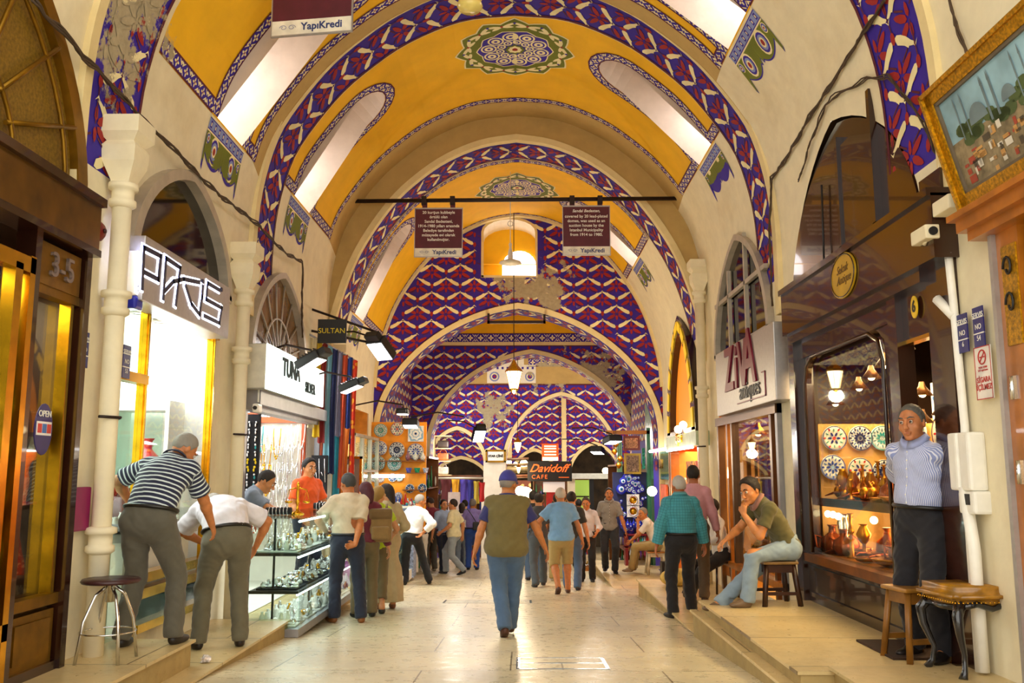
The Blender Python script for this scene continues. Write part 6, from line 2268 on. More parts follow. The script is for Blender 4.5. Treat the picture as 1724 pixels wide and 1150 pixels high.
# ---- tie rod and hanging banners
o = MB()
o.tube([(-2.92, 14.2, 5.93), (2.85, 14.2, 5.96)], .035, 8)
for x in (-1.52, -1.05, .92, 1.38):
    o.box((x - .04, 14.15, 5.86), (x + .04, 14.25, 6.0))
o = o.build('tie_rod', [IRON])
tag(o, 'black iron tie rod spanning the vault with the hanging banners', 'tie rod')
MAROON = mat('maroon_banner', '5a1a2a', .6)
def banner(name_, body, x0, x1, z0, z1, y, label, rz=0, title=None):
    T = thing('banner', label, 'banner', ((x0 + x1) / 2, y, (z0 + z1) / 2), rz)
    w, h = x1 - x0, z1 - z0
    part('panel', lambda m: m.box((-w / 2, -.01, -h / 2 + h * .17), (w / 2, .01, h / 2)), [MAROON], T)
    part('footer', lambda m: m.box((-w / 2, -.011, -h / 2), (w / 2, .011, -h / 2 + h * .17)), [mat('banner_white', 'f0ead8', .6)], T)
    part('rim', lambda m: (m.box((-w / 2 - .012, -.013, h / 2 - .012), (w / 2 + .012, .013, h / 2 + .012)), m.box((-w / 2 - .012, -.013, -h / 2 - .012), (w / 2 + .012, .013, -h / 2)), m.box((-w / 2 - .012, -.013, -h / 2), (-w / 2, .013, h / 2)), m.box((w / 2, -.013, -h / 2), (w / 2 + .012, .013, h / 2))), [SILVERM], T)
    for s_ in (-1, 1):
        part('hanger', lambda m: m.box((s_ * w * .3 - .04, -.012, h / 2), (s_ * w * .3 + .04, .012, h / 2 + .14)), [MAROON], T)
    if title:
        text('lettering', title, h * .082, WHITE, frameM((0, -.012, h * .40), (1, 0, 0)), T, .002, shear=.25, offset=.001)
        text('lettering', body, h * .082, WHITE, frameM((0, -.012, h * .10), (1, 0, 0)), T, .002, lines=1.15, offset=.001)
    elif body:
        text('lettering', body, h * .082, WHITE, frameM((0, -.012, h * .13), (1, 0, 0)), T, .002, lines=1.15, offset=.001)
    text('lettering', 'YapıKredi', h * .12, mat('banner_blue', '2a3a78', .5), frameM((w * .13, -.013, -h * .415), (1, 0, 0)), T, .002, offset=.002)
    lg = MB()
    for s_ in (-1, 1):
        lg.tube([(-w * .30 + s_ * (.05 + .045 * cos(a) * (1 - a / 12)) * h, -.014, -h * .415 + .03 * h * sin(a) * (1 - a / 12)) for a in [i * .5 for i in range(16)]], .0035, 5)
    lg.build('logo', [mat('banner_grey', 'a8a4b8', .5)], T)
    return T
banner('b', '20 kurşun kubbeyle\nörtülü olan\nSandal Bedesteni,\n1914-1980 yılları arasında\nBelediye tarafından\nmüzayede evi olarak\nkullanılmıştır.', -1.66, -.89, 4.99, 5.80, 14.2, 'maroon and white banner in Turkish hanging at the left of the tie rod')
banner('b', 'covered by 20 lead-plated\ndomes, was used as an\nauction house by the\nIstanbul Municipality\nfrom 1914 to 1980.', .77, 1.53, 5.01, 5.83, 14.2, 'maroon and white banner in English hanging at the right of the tie rod', 0, 'Sandal Bedesten,')
banner('b', '', -2.24, -1.47, 5.53, 6.36, 7.75, 'maroon and white banner cut off by the top edge of the view', radians(-8))
T = thing('hanging_bracket', 'black rectangular iron hanger below the crown of the wide arch', 'bracket', (0, 19.0, 0))
part('bar', lambda m: (m.box((-.66, -.03, 4.68), (.60, .03, 4.74)), m.box((-.66, -.03, 4.68), (-.61, .03, 4.90)), m.box((.55, -.03, 4.68), (.60, .03, 4.88))), [IRON], T)

# ---- hanging lamps
T = thing('pendant_lamp', 'white glass pendant lamp hanging under the second ochre vault', 'pendant lamp', (-.12, 16.0, 5.30))
part('cord', lambda m: m.tube([(0, 0, .35), (0, 0, 1.75)], .008, 5), [WHITE], T)
part('ring', lambda m: m.tube([(.0 + .05 * cos(a), 0, .75 + .05 * sin(a)) for a in [2 * pi * i / 12 for i in range(12)]], .008, 5, closed=True), [WHITE], T)
part('stem', lambda m: m.lathe([(.03, .05), (.05, .1), (.045, .2), (.02, .3), (.03, .36), (.01, .4)], n=12), [WHITE], T)
part('shade', lambda m: m.lathe([(.05, .08), (.19, .03), (.21, .0), (.10, -.03), (.001, -.04)], n=20), [mat('opal_glass', 'efe8d0', .3)], T)
T = thing('pendant_lamp', 'clear glass pendant lamp at the top edge of the view', 'pendant lamp', (-.40, 8.0, 5.90))
part('cord', lambda m: m.tube([(0, 0, .3), (0, 0, 1.6)], .008, 5), [WHITE], T)
part('stem', lambda m: m.lathe([(.04, .1), (.05, .18), (.02, .3)], n=12), [mat('gilt_fitting', 'c8a030', .3, .8)], T)
part('shade', lambda m: m.lathe([(.05, .12), (.11, .08), (.125, .03), (.10, -.01), (.001, -.03)], n=20), [mat('amber_glass', 'e8d47a', .15)], T)
def lantern(loc, s, label, top=None, power=60):
    T = thing('lantern', label, 'lantern', loc)
    part('body', lambda m: m.lathe([(.07 * s, 0), (.15 * s, .36 * s)], n=6, smooth=False), [BULB], T)
    part('roof', lambda m: m.lathe([(.18 * s, .36 * s), (.16 * s, .40 * s), (.07 * s, .50 * s), (.03 * s, .58 * s), (.001, .62 * s)], n=6, smooth=False), [GOLDJ], T)
    part('base', lambda m: m.lathe([(.001, -.08 * s), (.03 * s, -.05 * s), (.05 * s, -.04 * s), (.09 * s, 0), (.08 * s, .03 * s)], n=6, smooth=False), [GOLDJ], T)
    part('frame', lambda m: [m.tube([(.075 * s * cos(a), .075 * s * sin(a), 0), (.155 * s * cos(a), .155 * s * sin(a), .36 * s)], .008 * s, 4) for a in [i * pi / 3 for i in range(6)]], [GOLDJ], T)
    if top:
        part('chain', lambda m: m.tube([(0, 0, .6 * s), (0, 0, top)], .009, 5), [IRON], T)
    lamp('POINT', (0, 0, -.12 * s), power, (1, .86, .6), .12, parent=T)
lantern((-.07, 17.5, 3.10), 1.0, 'glowing glass street lantern hanging on a chain under the wide arch', 3.6, 120)
lantern((-.03, 24.0, 2.06), .62, 'second glowing lantern further away above the pillar', 2.5, 60)
lantern((-.02, 26.5, 1.5), .4, 'small round glowing lamp below the second lantern', None, 30)
# ---- right side: gilt picture, dark shop, glazed shop, orange arch
X = 3.1
T = thing('picture', 'large gilt-framed painting of a domed and minareted city on the near right wall', 'picture')
PY0, PY1, PZ0, PZ1 = 4.25, 5.60, 3.16, 3.98
FX = 2.93
def framebox(m, x, y0, y1, z0, z1, w, d, mi=0):
    m.box((x, y0, z0), (x + d, y0 + w, z1), mi); m.box((x, y1 - w, z0), (x + d, y1, z1), mi)
    m.box((x, y0, z0), (x + d, y1, z0 + w), mi); m.box((x, y0, z1 - w), (x + d, y1, z1), mi)
GILT = mat('carved_gilt', 'd09a14', .35, .85, .35, 45, bump=.6)
part('frame', lambda m: (framebox(m, FX, PY0, PY1, PZ0, PZ1, .10, .08), framebox(m, FX - .02, PY0 - .0, PY1 + .0, PZ0, PZ1, .03, .1), framebox(m, FX + .01, PY0 + .09, PY1 - .09, PZ0 + .09, PZ1 - .09, .03, .05, 1)), [GILT, mat('grey_mount', '6a5c48', .7)], T)
cv = MB()
cv.box((FX + .03, PY0 + .1, PZ0 + .1), (FX + .04, PY1 - .1, PZ1 - .1), 0)
rr = random.Random(4)
xx = FX + .028
y0, y1, z0, z1 = PY0 + .12, PY1 - .12, PZ0 + .12, PZ1 - .12
def quad(a, b, c, d, mi, k=0):
    cv.add([(xx - .0005 * k, a, c), (xx - .0005 * k, b, c), (xx - .0005 * k, b, d), (xx - .0005 * k, a, d)], [(0, 1, 2, 3)], mi)
quad(y0, y1, z0, z0 + .30, 1, 1)
for i in range(18):
    y = rr.uniform(y0, y1 - .16); z = z0 + rr.uniform(.26, .36)
    cv.add([(xx - .002, y + .07 * cos(a) + .07, z + .04 * sin(a)) for a in [2 * pi * k / 10 for k in range(10)]], [list(range(10))], 2)
for yy, w in ((y0 + .75, .10), (y0 + .42, .07)):
    cv.add([(xx - .003, yy + w * cos(a), z0 + .33 + w * 1.1 * sin(a)) for a in [pi * k / 12 for k in range(13)]], [list(range(13))], 3)
    for d in (-.2, -.12, .12, .2):
        quad(yy + d - .006, yy + d + .006, z0 + .28, z0 + .50, 3, 7)
        cv.add([(xx - .004, yy + d - .01, z0 + .5), (xx - .004, yy + d + .01, z0 + .5), (xx - .004, yy + d, z0 + .56)], [(0, 1, 2)], 3)
for i in range(60):
    y = rr.uniform(y0, y1 - .1); z = rr.uniform(z0, z0 + .22)
    quad(y, y + rr.uniform(.02, .08), z, z + rr.uniform(.01, .05), 4 + rr.randrange(4), 9)
_cv = cv.build('canvas', [mat('painted_sky', '8fb4c4', .6, 0, .25, 3), mat('painted_town', '8a7a5c', .7, 0, .3, 12), mat('painted_trees', '4a5a30', .7), mat('painted_dome', '6c7f86', .6), mat('painted_white', 'd8d0c0', .6), mat('painted_red', 'a04028', .6), mat('painted_dark', '4a4030', .6), mat('painted_ochre', 'c09050', .6)], T, recalc=False)
piv = Matrix.Translation((2.98, 0, 3.16))
T.matrix_world = piv @ Matrix.Rotation(radians(-15), 4, 'Y') @ piv.inverted()
T = thing('wall_cornice', 'orange-brown wooden cornice under the gilt-framed painting', 'cornice')
part('moulding', lambda m: (m.box((2.9, 3.2, 3.02), (3.12, 5.62, 3.10)), m.box((2.95, 3.2, 2.96), (3.12, 5.58, 3.02)), m.box((2.86, 3.2, 3.10), (3.12, 5.66, 3.14))), [OWOOD], T)
T = thing('shop_front', 'wooden shop front with gilt ornament plate at the right edge of the view', 'shop front')
part('post', lambda m: (bar(m, X, 5.18, 5.42, .23, 2.96, .06, 0),), [OWOOD], T)
part('inner_post', lambda m: (bar(m, X, 4.9, 5.1, .23, 2.9, .04, 0),), [DWOOD], T)
part('metal_edge', lambda m: bar(m, X, 5.42, 5.46, .23, 3.0, .09, 0), [SILVERM], T)
part('ornament_plate', lambda m: (bar(m, X, 5.2, 5.36, 2.25, 2.86, .07, 0),), [GILT], T)
orn = MB()
for k in range(2):
    orn.tube([(3.02, 5.28 + .05 * cos(a) * (1 - a / 9), 2.72 - .22 * k + .08 * sin(a) * (1 - a / 9)) for a in [i * .5 for i in range(13)]], .008, 5)
orn.build('scroll', [BLACK], T)
for z in (2.0, 1.5):
    part('hinge', lambda m: (bar(m, X - .06, 5.30, 5.36, z - .07, z + .07, .008, 0), m.tube([(3.03, 5.36, z - .07), (3.03, 5.36, z + .07)], .01, 8)), [STEEL], T)
# column with pipe, camera, box, notices
T = thing('conduit_pipe', 'white conduit pipe with Y-shaped branches running down the right column', 'pipe', (3.03, 6.0, 0))
part('pipe', lambda m: m.tube([(0, 0, .23), (0, 0, 1.3), (.02, 0, 1.8), (.02, .03, 2.6), (.03, .1, 3.4), (.05, .1, 3.7)], .028, 8), [WHITE], T)
part('lower_pipe', lambda m: m.tube([(-.02, -.09, .25), (-.02, -.09, 1.0), (-.02, -.02, 1.4)], .04, 8), [WHITE], T)
for z, dy in ((2.55, .16), (2.98, .10)):
    part('branch', lambda m: m.tube([(.02, .03, z), (-.03, dy, z + .15)], .035, 8), [WHITE if z < 2.7 else GREYM], T)
T = thing('meter_box', 'white double electricity meter box on the right column', 'meter box', (3.03, 5.98, 1.40))
part('box', lambda m: m.rbox((-.06, .0, -.02), (.07, .12, .36), .02), [WHITE], T)
part('box', lambda m: m.rbox((-.05, -.14, -.02), (.07, -.01, .36), .02), [WHITE], T)
part('lower_box', lambda m: m.rbox((-.04, -.15, -.17), (.10, .06, -.02), .02), [WHITE], T)
part('switch', lambda m: m.box((-.045, -.10, -.11), (-.038, -.04, -.04)), [BLACK], T)
T = thing('security_camera', 'cream box security camera on a bracket above the right column', 'camera', (2.92, 6.12, 3.14))
part('bracket', lambda m: m.tube([(.15, -.1, .02), (.0, -.05, -.03), (0, 0, -.06)], .014, 6), [CREAM], T)
part('body', lambda m: m.rbox((-.05, -.14, -.05), (.05, .10, .05), .012), [CREAM], T)
part('lens', lambda m: m.lathe([(.03, -.155), (.03, -.13)], (0, 0, 0), 14, 0, None, True, 'y'), [BLACK], T)
T = thing('junction_box', 'cream junction box angled out beside the security camera', 'junction box', (2.98, 5.85, 3.28))
part('box', lambda m: m.rbox((-.06, -.12, -.05), (.06, .12, .05), .012), [CREAM], T)
T = thing('notice', 'white no-smoking notice with red Turkish lettering on the right column', 'notice', (3.05, 5.70, 2.13))
part('panel', lambda m: (m.box((-.004, -.10, -.17), (.004, .10, .17), 0),), [mat('notice_white', 'ece6e0', .5)], T)
RT = mat('notice_red', 'b83028', .5)
part('rim', lambda m: framebox(m, -.006, -.10, .10, -.17, .17, .006, .002), [RT], T)
part('symbol', lambda m: (m.tube([(-.006, .045 * cos(a), .10 + .045 * sin(a)) for a in [2 * pi * i / 18 for i in range(18)]], .005, 5, closed=True), m.tube([(-.006, -.03, .13), (-.006, .03, .07)], .004, 5), m.box((-.007, -.03, .096), (-.003, .03, .104))), [RT], T)
text('lettering', 'SİGARA\nİÇİLMEZ', .048, RT, frameM((-.006, 0, -.07), (0, -1, 0)), T, .001, offset=.001)
text('lettering', 'YASAL UYARI\n5727 sayılı kanun', .018, RT, frameM((-.006, 0, .025), (0, -1, 0)), T, .001)

# dark brown antiques shop
T = thing('shop_front', 'dark lacquered shop front with a rounded window, behind the man in blue stripes', 'shop front')
HB = mat('dark_brown_enamel', '33190f', .18, 0, .25, 2, coat=.5)
part('header', lambda m: (m.box((2.93, 6.0, 2.96), (3.12, 9.62, 3.42)), m.box((2.90, 6.0, 3.40), (3.12, 9.62, 3.46))), [HB], T)
part('roller_box', lambda m: (m.box((2.97, 6.34, 2.86), (3.12, 9.5, 2.96)),), [DWOOD], T)
lf = LUN['dark']
part('arch_panel', lambda m: m.prism([(3.09, y, z) for y, z in arch_pts((lf[0] + lf[1]) / 2, (lf[1] - lf[0]) / 2 - .02, lf[2], lf[3] - .02, 26, .2)], (.02, 0, 0)), [HB], T)
part('arch_shutter', lambda m: (m.box((3.03, 7.2, 3.5), (3.09, 7.26, 4.72)), m.box((3.03, 8.0, 3.55), (3.09, 8.06, 4.60)), m.box((3.03, 7.2, 3.50), (3.09, 8.06, 3.56)), m.box((3.05, 7.26, 3.56), (3.09, 8.0, 4.5))), [DWOOD], T)
part('rod', lambda m: m.tube([(3.05, 8.55, 3.42), (3.05, 8.5, 4.3)], .010, 5), [BLACK], T)
part('jamb', lambda m: (m.box((3.03, 6.05, .2), (3.13, 6.38, 3.62))), [HB], T)
part('jamb', lambda m: (m.box((2.98, 9.44, .2), (3.13, 9.62, 2.96))), [HB], T)
part('door_post', lambda m: (m.box((3.0, 6.86, .2), (3.13, 7.02, 2.86))), [HB], T)
part('door_header', lambda m: (m.box((3.05, 6.36, 2.5), (3.13, 6.9, 2.88), 0), m.box((3.04, 6.36, 2.47), (3.12, 6.9, 2.5), 1)), [HB, BRASS], T)
part('window_top', lambda m: (m.box((3.03, 7.0, 2.68), (3.13, 9.46, 2.88)),), [HB], T)
for (a, b, z0, z1) in ((7.0, 7.2, .62, 2.7), (9.28, 9.46, .62, 2.7)):
    part('stile', lambda m: m.box((3.04, a, z0), (3.13, b, z1)), [HB], T)
def corner(m, yc, zc, s_):
    P_ = [(3.05, yc, zc)] + [(3.05, yc - s_ * .28 + s_ * .28 * cos(a), zc - .28 + .28 * sin(a)) for a in [pi / 2 * i / 8 for i in range(9)]]
    m.prism(P_, (.06, 0, 0))
part('corner_infill', lambda m: corner(m, 7.2, 2.69, -1), [HB], T)
part('corner_infill', lambda m: corner(m, 9.28, 2.69, 1), [HB], T)
part('beading', lambda m: m.tube([(3.03, 7.23, .7), (3.03, 7.23, 2.4), (3.03, 7.31, 2.58), (3.03, 7.5, 2.66), (3.03, 9.0, 2.66), (3.03, 9.17, 2.58), (3.03, 9.25, 2.4), (3.03, 9.25, .7)], .018, 6), [DWOOD], T)
part('sill', lambda m: (m.box((3.0, 7.0, .60), (3.13, 9.46, .68)),), [WOOD], T)
part('kick_panel', lambda m: (m.box((3.04, 7.0, .2), (3.12, 9.46, .60)), m.box((3.02, 7.1, .26), (3.05, 9.36, .30)), m.box((3.02, 7.1, .52), (3.05, 9.36, .56))), [DWOOD], T)
part('window_glass', lambda m: m.box((3.085, 7.15, .65), (3.09, 9.32, 2.7)), [GLASS], T)
T = thing('oval_sign', 'oval golden sign with fine script lettering on the dark brown header', 'sign', (2.925, 7.70, 3.21))
part('plate', lambda m: m.prism([(-.012, .30 * cos(a), .20 * sin(a)) for a in [2 * pi * i / 36 for i in range(36)]], (.012, 0, 0)), [mat('mustard_plate', 'c8a018', .4, .2)], T)
part('rim', lambda m: m.tube([(-.014, .28 * cos(a), .185 * sin(a)) for a in [2 * pi * i / 36 for i in range(36)]], .006, 5, closed=True), [DWOOD], T)
text('lettering', 'Selcuk\n  Antique', .105, mat('sign_brown', '6b4a10', .5), frameM((-.014, .0, .01), (0, -1, 0)), T, .002, shear=.4, lines=.9)
T = thing('number_plate', 'small yellow oval plate with the number 6 over the dark doorway', 'sign', (3.03, 6.58, 2.72))
part('plate', lambda m: m.prism([(-.008, .055 * cos(a), .085 * sin(a)) for a in [2 * pi * i / 24 for i in range(24)]], (.008, 0, 0)), [mat('plate_yellow', 'e8c020', .4)], T)
text('number', '6', .12, BLACK, frameM((-.01, 0, 0), (0, -1, 0)), T, .002, offset=.003)
# its display
BRASSL = mat('antique_brass', 'c07818', .3, .9, .25)
T = thing('display_shelf', 'dark curved shelf of copper antiques across the dark shop window', 'shelf')
part('board', lambda m: m.box((3.14, 7.15, 1.16), (3.6, 9.4, 1.24)), [mat('oxblood_wood', '5a1408', .25, coat=.5)], T)
def antique(k):
    m = MB()
    if k == 0: m.lathe([(.05, 0), (.055, .01), (.02, .03), (.015, .10), (.04, .13), (.06, .18), (.03, .24), (.035, .26)], n=14)
    elif k == 1: m.lathe([(.06, 0), (.09, .06), (.08, .12), (.03, .16), (.025, .2), (.04, .22)], n=14); m.tube([(.08, 0, .12), (.13, 0, .14), (.12, 0, .05), (.09, 0, .04)], .008, 6)
    elif k == 2: m.lathe([(.04, 0), (.10, .02), (.13, .05), (.125, .055), (.02, .02)], n=16)
    elif k == 3: m.lathe([(.045, 0), (.02, .02), (.012, .2), (.03, .22), (.012, .24), (.012, .34), (.03, .36)], n=12)
    elif k == 4: m.ball((0, 0, .06), (.05, .05, .06), 12); m.tube([(0, 0, .1), (.08, 0, .16), (.1, 0, .12)], .01, 6)
    else: m.tube([(-.12, 0, .02), (-.04, .02, .05), (.06, -.01, .06), (.14, 0, .03)], [.005, .012, .012, .004], 8)
    return m
AN = ['brass goblet', 'copper jug', 'shallow brass dish', 'slim brass candlestick', 'small round coffee pot', 'curved dagger']
ap = []
for k in range(6):
    o = antique(k).build('antique_' + ['goblet', 'jug', 'dish', 'candlestick', 'coffee_pot', 'dagger'][k], [BRASSL if k not in (1, 5) else mat('red_copper', 'a04a20', .3, .8, .3)])
    o.location = (3.3, 7.25 + k * .3, 1.24)
    tag(o, '%s among the antiques crowding the dark shop window' % AN[k], 'antique', '%s items in the dark shop window' % AN[k])
    ap.append(o)
rr = random.Random(2)
for i in range(52):
    k = rr.randrange(6)
    copy_tree(ap[k], (rr.uniform(3.2, 3.55), 7.2 + 2.1 * ((i * .618) % 1), 1.24), rr.uniform(0, 6), scale=rr.uniform(.7, 1.15))
for i in range(56):
    k = rr.randrange(6)
    copy_tree(ap[k], (rr.uniform(3.2, 3.7), 7.15 + 2.15 * ((i * .618 + .3) % 1), .69), rr.uniform(0, 6), scale=rr.uniform(.8, 1.3))
T = thing('display_floor', 'warm lit display floor of the dark shop window', 'shelf')
part('board', lambda m: m.box((3.14, 7.1, .62), (3.8, 9.4, .69)), [mat('amber_wood', 'b06a1c', .3)], T)
t = thing('silver_jug', 'tall polished silver jug with a curled handle low in the dark shop window', 'jug', (3.28, 7.52, .69))
part('body', lambda m: m.lathe([(.09, 0), (.10, .03), (.05, .08), (.08, .2), (.075, .3), (.04, .38), (.05, .46), (.06, .48)], n=18), [SILVJ], t)
part('handle', lambda m: m.tube([(0, .06, .40), (0, .17, .38), (0, .16, .24), (0, .08, .16)], .012, 8), [GOLDJ], t)
for k, y in enumerate((9.2, 9.05)):
    t = thing('candlestick', ['tall silver candlestick low at the far end of the dark shop window', 'second tall silver candlestick low in the dark shop window'][k], 'candlestick', (3.3, y, .69))
    part('stick', lambda m: m.lathe([(.07, 0), (.05, .03), (.02, .06), (.035, .12), (.015, .2), (.03, .3), (.015, .36), (.04, .40)], n=14), [SILVJ], t)
for k, (y, z) in enumerate(((9.25, 1.08), (9.1, 1.08), (8.95, 1.07), (8.05, 1.08), (7.5, 1.06), (7.35, 1.05))):
    o = MB().ball((0, 0, 0), .035, 10).build('light_bulb', [BULB], None, (3.2, y, z))
    tag(o, 'bare glowing bulb under the shelf of the dark shop window', 'light bulb', 'bulbs under the antiques shelf')
for k, (x, y, z) in enumerate(((3.3, 7.45, 2.52), (3.3, 7.85, 2.42), (3.35, 8.3, 2.36), (3.4, 8.75, 2.30), (3.3, 9.15, 2.18), (3.7, 7.6, 2.25), (3.7, 8.05, 2.18), (3.7, 8.5, 2.1), (3.8, 7.9, 2.0), (3.8, 8.3, 1.95), (3.8, 8.8, 1.9), (3.9, 9.2, 1.85), (4.0, 7.9, 2.3), (4.1, 8.6, 2.25))):
    small_lamp((x, y, z), 'brass bell-shaped lamp hanging lit inside the dark shop window', 'bell lamps in the dark shop window', s=1.05, mtl=mat('smoked_brass', '6a4420', .3, .7))
BACKP = mat('honey_panel', 'd8a458', .5, 0, .1)
T = thing('display_board', 'honey-coloured board hung with painted plates at the back of the dark shop', 'display board')
part('board', lambda m: (m.box((3.95, 6.95, .7), (4.0, 9.5, 2.0)), m.box((3.2, 9.42, .7), (4.0, 9.46, 2.0))), [BACKP], T)
# ---- painted plates (shared by both displays)
def plate_mesh(R, kind):
    m = MB()
    m.lathe([(.001, .02), (R * .55, .02), (R * .62, .012), (R * .97, -.01), (R, -.012), (R, -.02), (R * .6, 0), (.001, .008)], n=28, ax='y', m=0)
    # painted rosette in inlaid colours, on the face (-y side)
    def P(u, v, o): 
        r = sqrt(u * u + v * v)
        d = .008 if r < R * .6 else (.004 - .022 * (r - R * .6) / (R * .4))
        return Vector((u, -.0 + (-.004) + (d if False else (0.004 - (0.0 if r < R * .6 else .016 * (r - R * .6) / (R * .4)))) - o, v))
    n = (8, 6, 12, 10, 5)[kind]
    for i in range(n):
        a = 2 * pi * i / n
        for (r0, L_, w, mi) in ((.18, .34, .09, 1), (.66, .24, .08, 2 if kind % 2 else 1)):
            m.add([P(x, y, .012) for x, y in leafpoly((R * r0 * cos(a), R * r0 * sin(a)), a, R * L_, R * w)], [list(range(8))], mi)
        a2 = a + pi / n
        m.add([P(x, y, .012) for x, y in leafpoly((R * .5 * cos(a2), R * .5 * sin(a2)), a2, R * .3, R * .05)], [list(range(8))], 3)
    disc(m, lambda u, v, o: P(u, v, o), (0, 0), 0, R * .14, 2, .013, 14, 1)
    disc(m, lambda u, v, o: P(u, v, o), (0, 0), R * .90, R * .97, 1, .022, 28, 1)
    return m
plates = []
PK = [('ece6da', '2848a0', '90b0d8', '3a70b8', 'blue and white'), ('e6e2d4', '1c2a70', 'c03028', '208878', 'blue, red and green'), ('e8e6e0', '16204a', '16204a', '4060a0', 'dark blue petalled'), ('d8e4e0', '2a8a88', '8a9aa0', '1f5a6a', 'teal'), ('20406a', 'e0e4ea', 'c8a040', '7090c0', 'deep blue')]
for k, (a, b, c, d, n_) in enumerate(PK):
    me = plate_mesh(.17, k)
    o = me.build('plate', [mat('glaze_a%d' % k, a, .2), mat('glaze_b%d' % k, b, .25), mat('glaze_c%d' % k, c, .25), mat('glaze_d%d' % k, d, .25)], recalc=False)
    o['_n'] = n_
    plates.append(o)
def put_plate(k, loc, rz, R, label, group, first=[0, 0, 0, 0, 0]):
    p = plates[k]
    n_ = PK[k][4]
    if not first[k]:
        first[k] = 1
        o = p
    else:
        o = p.copy()
        COL.objects.link(o)
    if '_n' in o: del o['_n']
    o.location = loc
    o.rotation_euler = (0, 0, rz)
    o.scale = (R / .17,) * 3
    tag(o, label.replace('%', n_), 'plate', (group + ', ' + n_))
# back of the dark shop: facing the window (-x) and the viewer
ii = 0
for (y, z) in ((7.3, 1.85), (7.75, 1.85), (8.2, 1.85), (7.35, 1.5), (7.8, 1.5), (8.25, 1.5), (8.65, 1.85), (8.7, 1.5), (9.1, 1.7)):
    put_plate((0, 3, 1, 2, 0, 3, 1, 0, 3)[ii], (3.93, y, z), -pi / 2, .16, '% painted plate hanging on the honey-coloured board in the dark shop', 'plates in the dark shop'); ii += 1
for (x, z) in ((3.35, 1.85), (3.62, 1.85), (3.85, 1.85), (3.32, 1.55), (3.6, 1.52), (3.85, 1.5)):
    put_plate(ii % 4, (x, 9.39, z), 0, .13, '% painted plate on the far cheek of the dark shop window', 'plates on the cheek of the dark shop'); ii += 1
T = thing('tile_panel', 'square blue and white star tile among the plates in the dark shop', 'tile')
tm = MB()
tm.box((3.90, 7.98, 1.98 - .0), (3.94, 8.32, 2.32), 0)
def starpts(c, R, n, f):
    return [(c[0] + (R if i % 2 == 0 else R * f) * cos(pi * i / n + .2), c[1] + (R if i % 2 == 0 else R * f) * sin(pi * i / n + .2)) for i in range(2 * n)]
for R, mi, k in ((.15, 1, 1), (.12, 0, 2), (.09, 2, 3), (.04, 0, 4)):
    q = starpts((8.15, 2.15), R, 8, .72)
    tm.prism([(3.90 - .002 * k, y, z) for y, z in q], (.002, 0, 0), mi)
tm.build('tile', [mat('tile_white', 'dfe6ee', .2), mat('tile_blue', '2f6fb8', .2), mat('tile_dark', '1c3c80', .2)], T)

# stools
def wooden_stool(loc, rz, label, w=.40, h=.42, leg='8a5a1c', seat='9a6a24'):
    t = thing('stool', label, 'stool', loc, rz)
    part('seat', lambda m: m.rbox((-w / 2, -w / 2, h - .03), (w / 2, w / 2, h), .012), [mat('seat_' + seat, seat, .35, 0, .25, 6, coat=.3)], t)
    part('apron', lambda m: (m.box((-w / 2 + .04, -w / 2 + .03, h - .11), (w / 2 - .04, -w / 2 + .05, h - .03)), m.box((-w / 2 + .04, w / 2 - .05, h - .11), (w / 2 - .04, w / 2 - .03, h - .03)), m.box((-w / 2 + .03, -w / 2 + .04, h - .11), (-w / 2 + .05, w / 2 - .04, h - .03)), m.box((w / 2 - .05, -w / 2 + .04, h - .11), (w / 2 - .03, w / 2 - .04, h - .03))), [mat('leg_' + leg, leg, .4, 0, .25, 6)], t)
    for sx in (-1, 1):
        for sy in (-1, 1):
            part('leg', lambda m: m.tube([(sx * (w / 2 + .0), sy * (w / 2), 0), (sx * (w / 2 - .045), sy * (w / 2 - .045), h - .03)], .028, 4), [mat('leg_' + leg, leg, .4, 0, .25, 6)], t)
    for q in (-w / 2, w / 2 - .03):
        part('stretcher', lambda m: m.box((-w / 2 + .02, q, h * .25), (w / 2 - .02, q + .03, h * .32)), [mat('leg_' + leg, leg, .4, 0, .25, 6)], t)
    return t
wooden_stool((2.86, 6.55, .2), radians(12), 'plain varnished wooden stool tucked behind the leather-topped stool', .30, .50)
wooden_stool((2.62, 9.18, .2), radians(5), 'dark-legged wooden stool the young man in the olive polo sits on', .36, .43, '3a1e10', '8a6a3a')
t = thing('stool', 'black cabriole-legged stool with a padded ochre leather seat at the bottom right', 'stool', (3.02, 6.0, .23), radians(8))
LEATH = mat('ochre_leather', 'a8741a', .28, 0, .3, 9, coat=.4, bump=.2)
bm = bmesh.new()
bmesh.ops.create_cube(bm, size=1)
for v in bm.verts:
    v.co = Vector((v.co.x * .55, v.co.y * .47, v.co.z * .11 + .495))
bmesh.ops.bevel(bm, geom=list(bm.edges), offset=.045, segments=5, affect='EDGES')
for v in bm.verts:
    if v.co.z > .46: v.co.z += .035 * min(1, (v.co.z - .46) / .08) * cos(v.co.x / .52 * 2.6) * cos(v.co.y / .44 * 2.6)
sm = MB(); sm.bm(bm, 0, None, True); sm.build('seat_pad', [LEATH], t)
part('nail_trim', lambda m: [m.ball((sx * (.255 if ax else q), (q * .42 / .5) if ax else sx * .215, .462), .006, 6) for ax in (0, 1) for sx in (-1, 1) for q in [-.24 + .03 * i for i in range(17)]], [GOLDJ], t)
BLKW = mat('black_lacquer', '15151a', .2, 0, .1, coat=.6)
